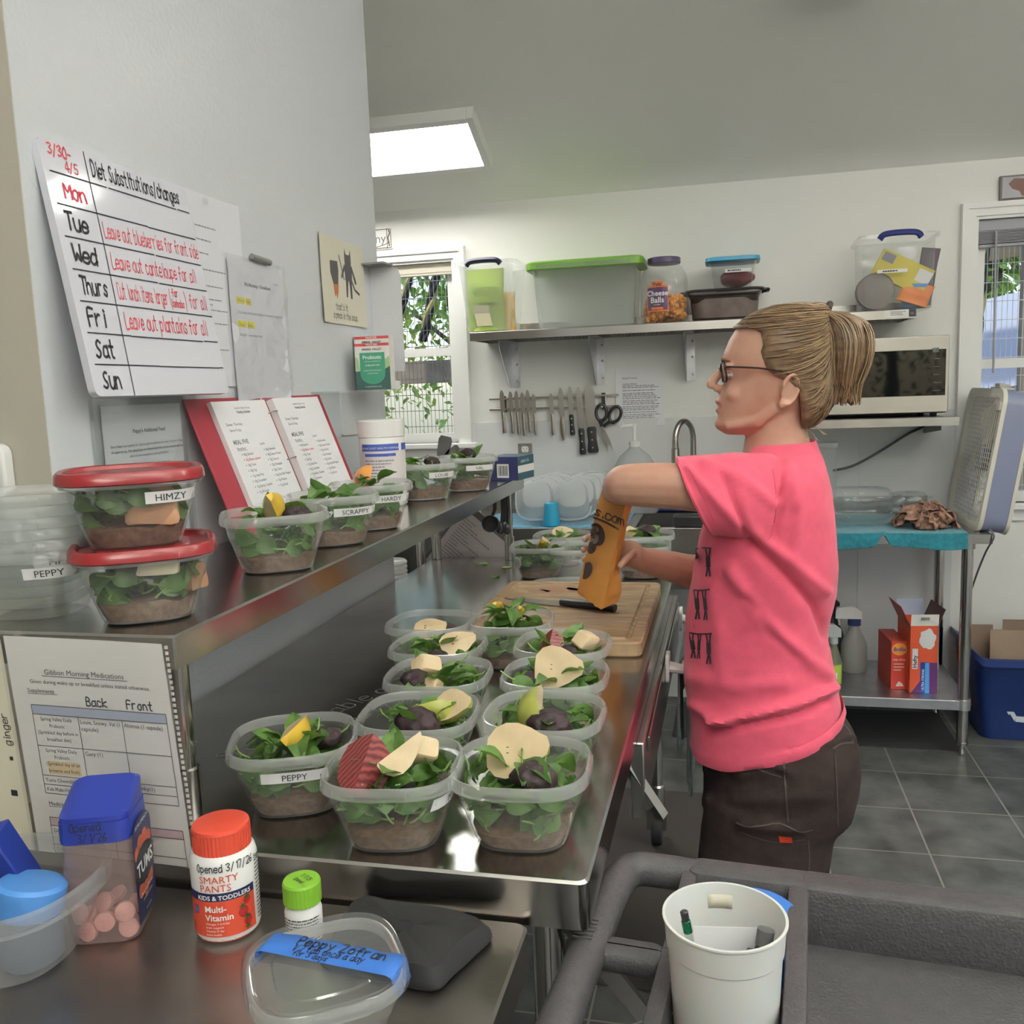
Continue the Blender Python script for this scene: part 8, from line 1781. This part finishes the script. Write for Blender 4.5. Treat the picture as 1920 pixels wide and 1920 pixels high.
# ---------------------------------------------------------------- outside the windows
struct(MB().span((-14, YB + .3, -.12), (14, 24, -.1)).build('ground', mat('yard_ground', (.30, .26, .20), .9, noise=.4, nscale=3), smooth=0))
struct(MB().span((-14, -22, -.12), (14, YF - .3, -.1)).build('ground_rear', mat('yard_ground', (.30, .26, .20)), smooth=0))
wire = mat('galvanised_wire', (.58, .60, .62), .4, .7)
def wire_panel(x0, x1, z0, z1, y, label):
    t = thing('wire_mesh_panel', label, 'wire mesh', ((x0 + x1) / 2, y, z0)); mb = MB()
    n = int((x1 - x0) / .022)
    for i in range(n + 1): x = x0 + (x1 - x0) * i / n; mb.span((x - .0012, y - .0012, z0), (x + .0012, y + .0012, z1))
    n = int((z1 - z0) / .082)
    for i in range(n + 1): z = z0 + (z1 - z0) * i / n; mb.span((x0, y - .0035, z - .0018), (x1, y - .0012, z + .0018))
    mb.build('wires', wire, t, smooth=0)
    fr = MB(); [fr.span((x - .02, y, -.1), (x + .02, y + .03, z1)) for x in (x0, x1)]; fr.build('posts', wire, t, smooth=0)
wire_panel(-2.7, -.95, .6, 2.6, 4.62, 'galvanised wire mesh outside the window over the sink')
wire_panel(.75, 2.6, .5, 2.6, 4.62, 'galvanised wire mesh outside the window behind the box fan')
tag(MB().span((-2.3, 4.9, 3.2), (1.6, 5.45, 3.3)).build('overhead_beam', mat('weathered_timber', (.30, .25, .20), .8, noise=.3, nscale=8)), 'flat timber beam outside above the windows that the ropes hang from', 'beam')
for x in (-2.25, 1.55): tag(MB().span((x - .05, 5.3, -.1), (x + .05, 5.4, 3.2)).build('timber_post', mat('weathered_timber', (.3, .25, .2))), 'timber post under the overhead beam outside, %s one' % ('left' if x < 0 else 'right'), 'post')
ropey, ropek = mat('yellow_rope', (.50, .42, .16), .8), mat('black_rope', (.02, .02, .02), .7)
def rope(a, b, r, label, n=60):
    a, b = Vector(a), Vector(b); d = b - a; L = d.length; d.normalize(); s = d.cross(V(0, 1, 0)).normalized(); u = d.cross(s)
    t = thing('climbing_rope', label, 'rope', a, 0, 'twisted ropes outside the windows')
    for k in range(3):
        pts = [a + d * (L * i / n) + (s * math.cos(i * .5 + k * 2.094) + u * math.sin(i * .5 + k * 2.094)) * r * .55 for i in range(n + 1)]
        MB().tube(pts, r * .62, 6).build('strand', ropek if k < 2 else ropey, t)
rope((-1.46, 4.95, .3), (-1.50, 4.95, 3.2), .026, 'twisted yellow and black rope hanging outside the window over the sink')
rope((-1.78, 5.3, 1.75), (-1.40, 5.3, 3.2), .026, 'slanting twisted rope outside the window over the sink, left one')
rope((-2.05, 5.4, 1.6), (-1.55, 5.4, 3.2), .022, 'slanting twisted rope outside the window over the sink, farther one')
rope((1.20, 5.0, 1.5), (1.28, 5.0, 3.2), .022, 'twisted rope at the left edge of the window behind the box fan')
timber = mat('weathered_timber', (.30, .25, .20), .8, noise=.3, nscale=8)
def rail_fence(y, x0, x1, zs, h, label, m, tilt=0):
    t = thing('rail_fence', label, 'fence', ((x0 + x1) / 2, y, -.1)); n = max(2, int((x1 - x0) / 1.6))
    for z in zs:
        mb = MB(); mb.box(((x0 + x1) / 2, y, z), (x1 - x0, .045, h), (0, tilt, 0)); mb.build('rail', m, t, smooth=0)
    for i in range(n + 1):
        x = x0 + (x1 - x0) * i / n; MB().span((x - .05, y + .025, -.1), (x + .05, y + .12, max(zs) + .15)).build('post', m, t, smooth=0)
rail_fence(5.9, -5, -.4, (.55, 1.02, 1.58), .15, 'grey timber rail fence outside the window over the sink', timber)
rail_fence(5.7, .9, 4.2, (2.25,), .12, 'tan timber beam outside the window behind the box fan', mat('tan_timber', (.42, .33, .18), .8), -.12)
blueg = mat('pale_roof_sheet', (.46, .50, .60), .5)
tag(MB().box((2.4, 6.4, 1.75), (3.2, .9, .05), (math.radians(38), -.18, 0)).build('sheet_roof', blueg, smooth=0), 'pale blue-grey corrugated roof beyond the mesh in the right-hand window', 'roof')
tag(MB().span((-6, 8.0, -.1), (-.2, 8.2, 1.0)).build('low_wall', blueg, smooth=0), 'low pale blue-grey wall beyond the fence in the left-hand window', 'low wall')
lf1, lf2 = leafmat('tree_leaf', (.16, .30, .045), (.07, .15, .02)), leafmat('tree_leaf_yellow', (.36, .44, .07), (.15, .24, .03))
bark = mat('bark', (.07, .052, .04), .9, noise=.3, nscale=12)
def tree(x, y, h, r, seed, m, label, n=2400, low=.9):
    t = thing('tree', label, 'tree', (x, y, -.1), 0, 'trees outside'); rnd = random.Random(seed); mb = MB()
    for k in range(n):
        c = V(rnd.gauss(0, .42), rnd.gauss(0, .42), rnd.gauss(0, .42)); c = c * r; p = V(x, y, low + (h - low) * .5) + V(c.x, c.y, c.z * (h - low) / r * .55)
        if p.z < .1: continue
        R_ = Euler((rnd.uniform(-1.2, 1.2), rnd.uniform(-1.2, 1.2), rnd.uniform(0, 6.3))).to_matrix(); s = rnd.uniform(.04, .085)
        mb.add([p + R_ @ V(-s, 0, 0), p + R_ @ V(0, s * .5, .01), p + R_ @ V(s, 0, 0), p + R_ @ V(0, -s * .5, .01)], [(0, 1, 2, 3)])
    o = mb.build('foliage', m, t, smooth=0)
    tb = MB(); tb.tube(bez([(x, y, -.1), (x + .05, y, h * .3), (x - .08, y + .05, h * .6), (x + .05, y, h * .85)]), [.11] * 8 + [.08] * 8 + [.03] * 9, 9)
    for k in range(4): a = rnd.uniform(0, 6.3); tb.tube([(x, y, h * (.35 + .1 * k)), (x + .5 * r * math.cos(a), y + .5 * r * math.sin(a), h * (.5 + .1 * k)), (x + .8 * r * math.cos(a), y + .8 * r * math.sin(a), h * (.62 + .1 * k))], [.05, .03, .012], 6)
    tb.build('trunk', bark, t)
T = [(-1.6, 8.6, 3.6, 1.7, lf1, 'leafy tree straight beyond the window over the sink'), (-4.2, 9.5, 5.0, 2.2, lf2, 'yellow-green tree at the left beyond the window over the sink'), (-2.6, 12.5, 6.0, 2.6, lf1, 'tall tree far beyond the window over the sink'), (.6, 10.5, 5.2, 2.2, lf2, 'yellow-green tree between the two windows outside'),
     (2.3, 8.8, 4.2, 1.8, lf1, 'leafy tree straight beyond the window behind the box fan'), (3.6, 11.5, 6.0, 2.4, lf2, 'yellow-green tree far beyond the window behind the box fan'), (5.4, 9.5, 5.0, 2.2, lf1, 'tree at the right beyond the window behind the box fan')]
for i, (x, y, h, r, m, lab) in enumerate(T): tree(x, y, h, r, 50 + i, m, lab)
for i, (x, y, lab) in enumerate(((1.0, -6.5, 'tree behind the photographer, left of the rear opening'), (2.4, -7.5, 'tree behind the photographer, middle of the rear opening'), (3.8, -6.5, 'tree behind the photographer, right of the rear opening'))): tree(x, y, 5.0, 2.2, 80 + i, lf1, lab, 1300, .4)
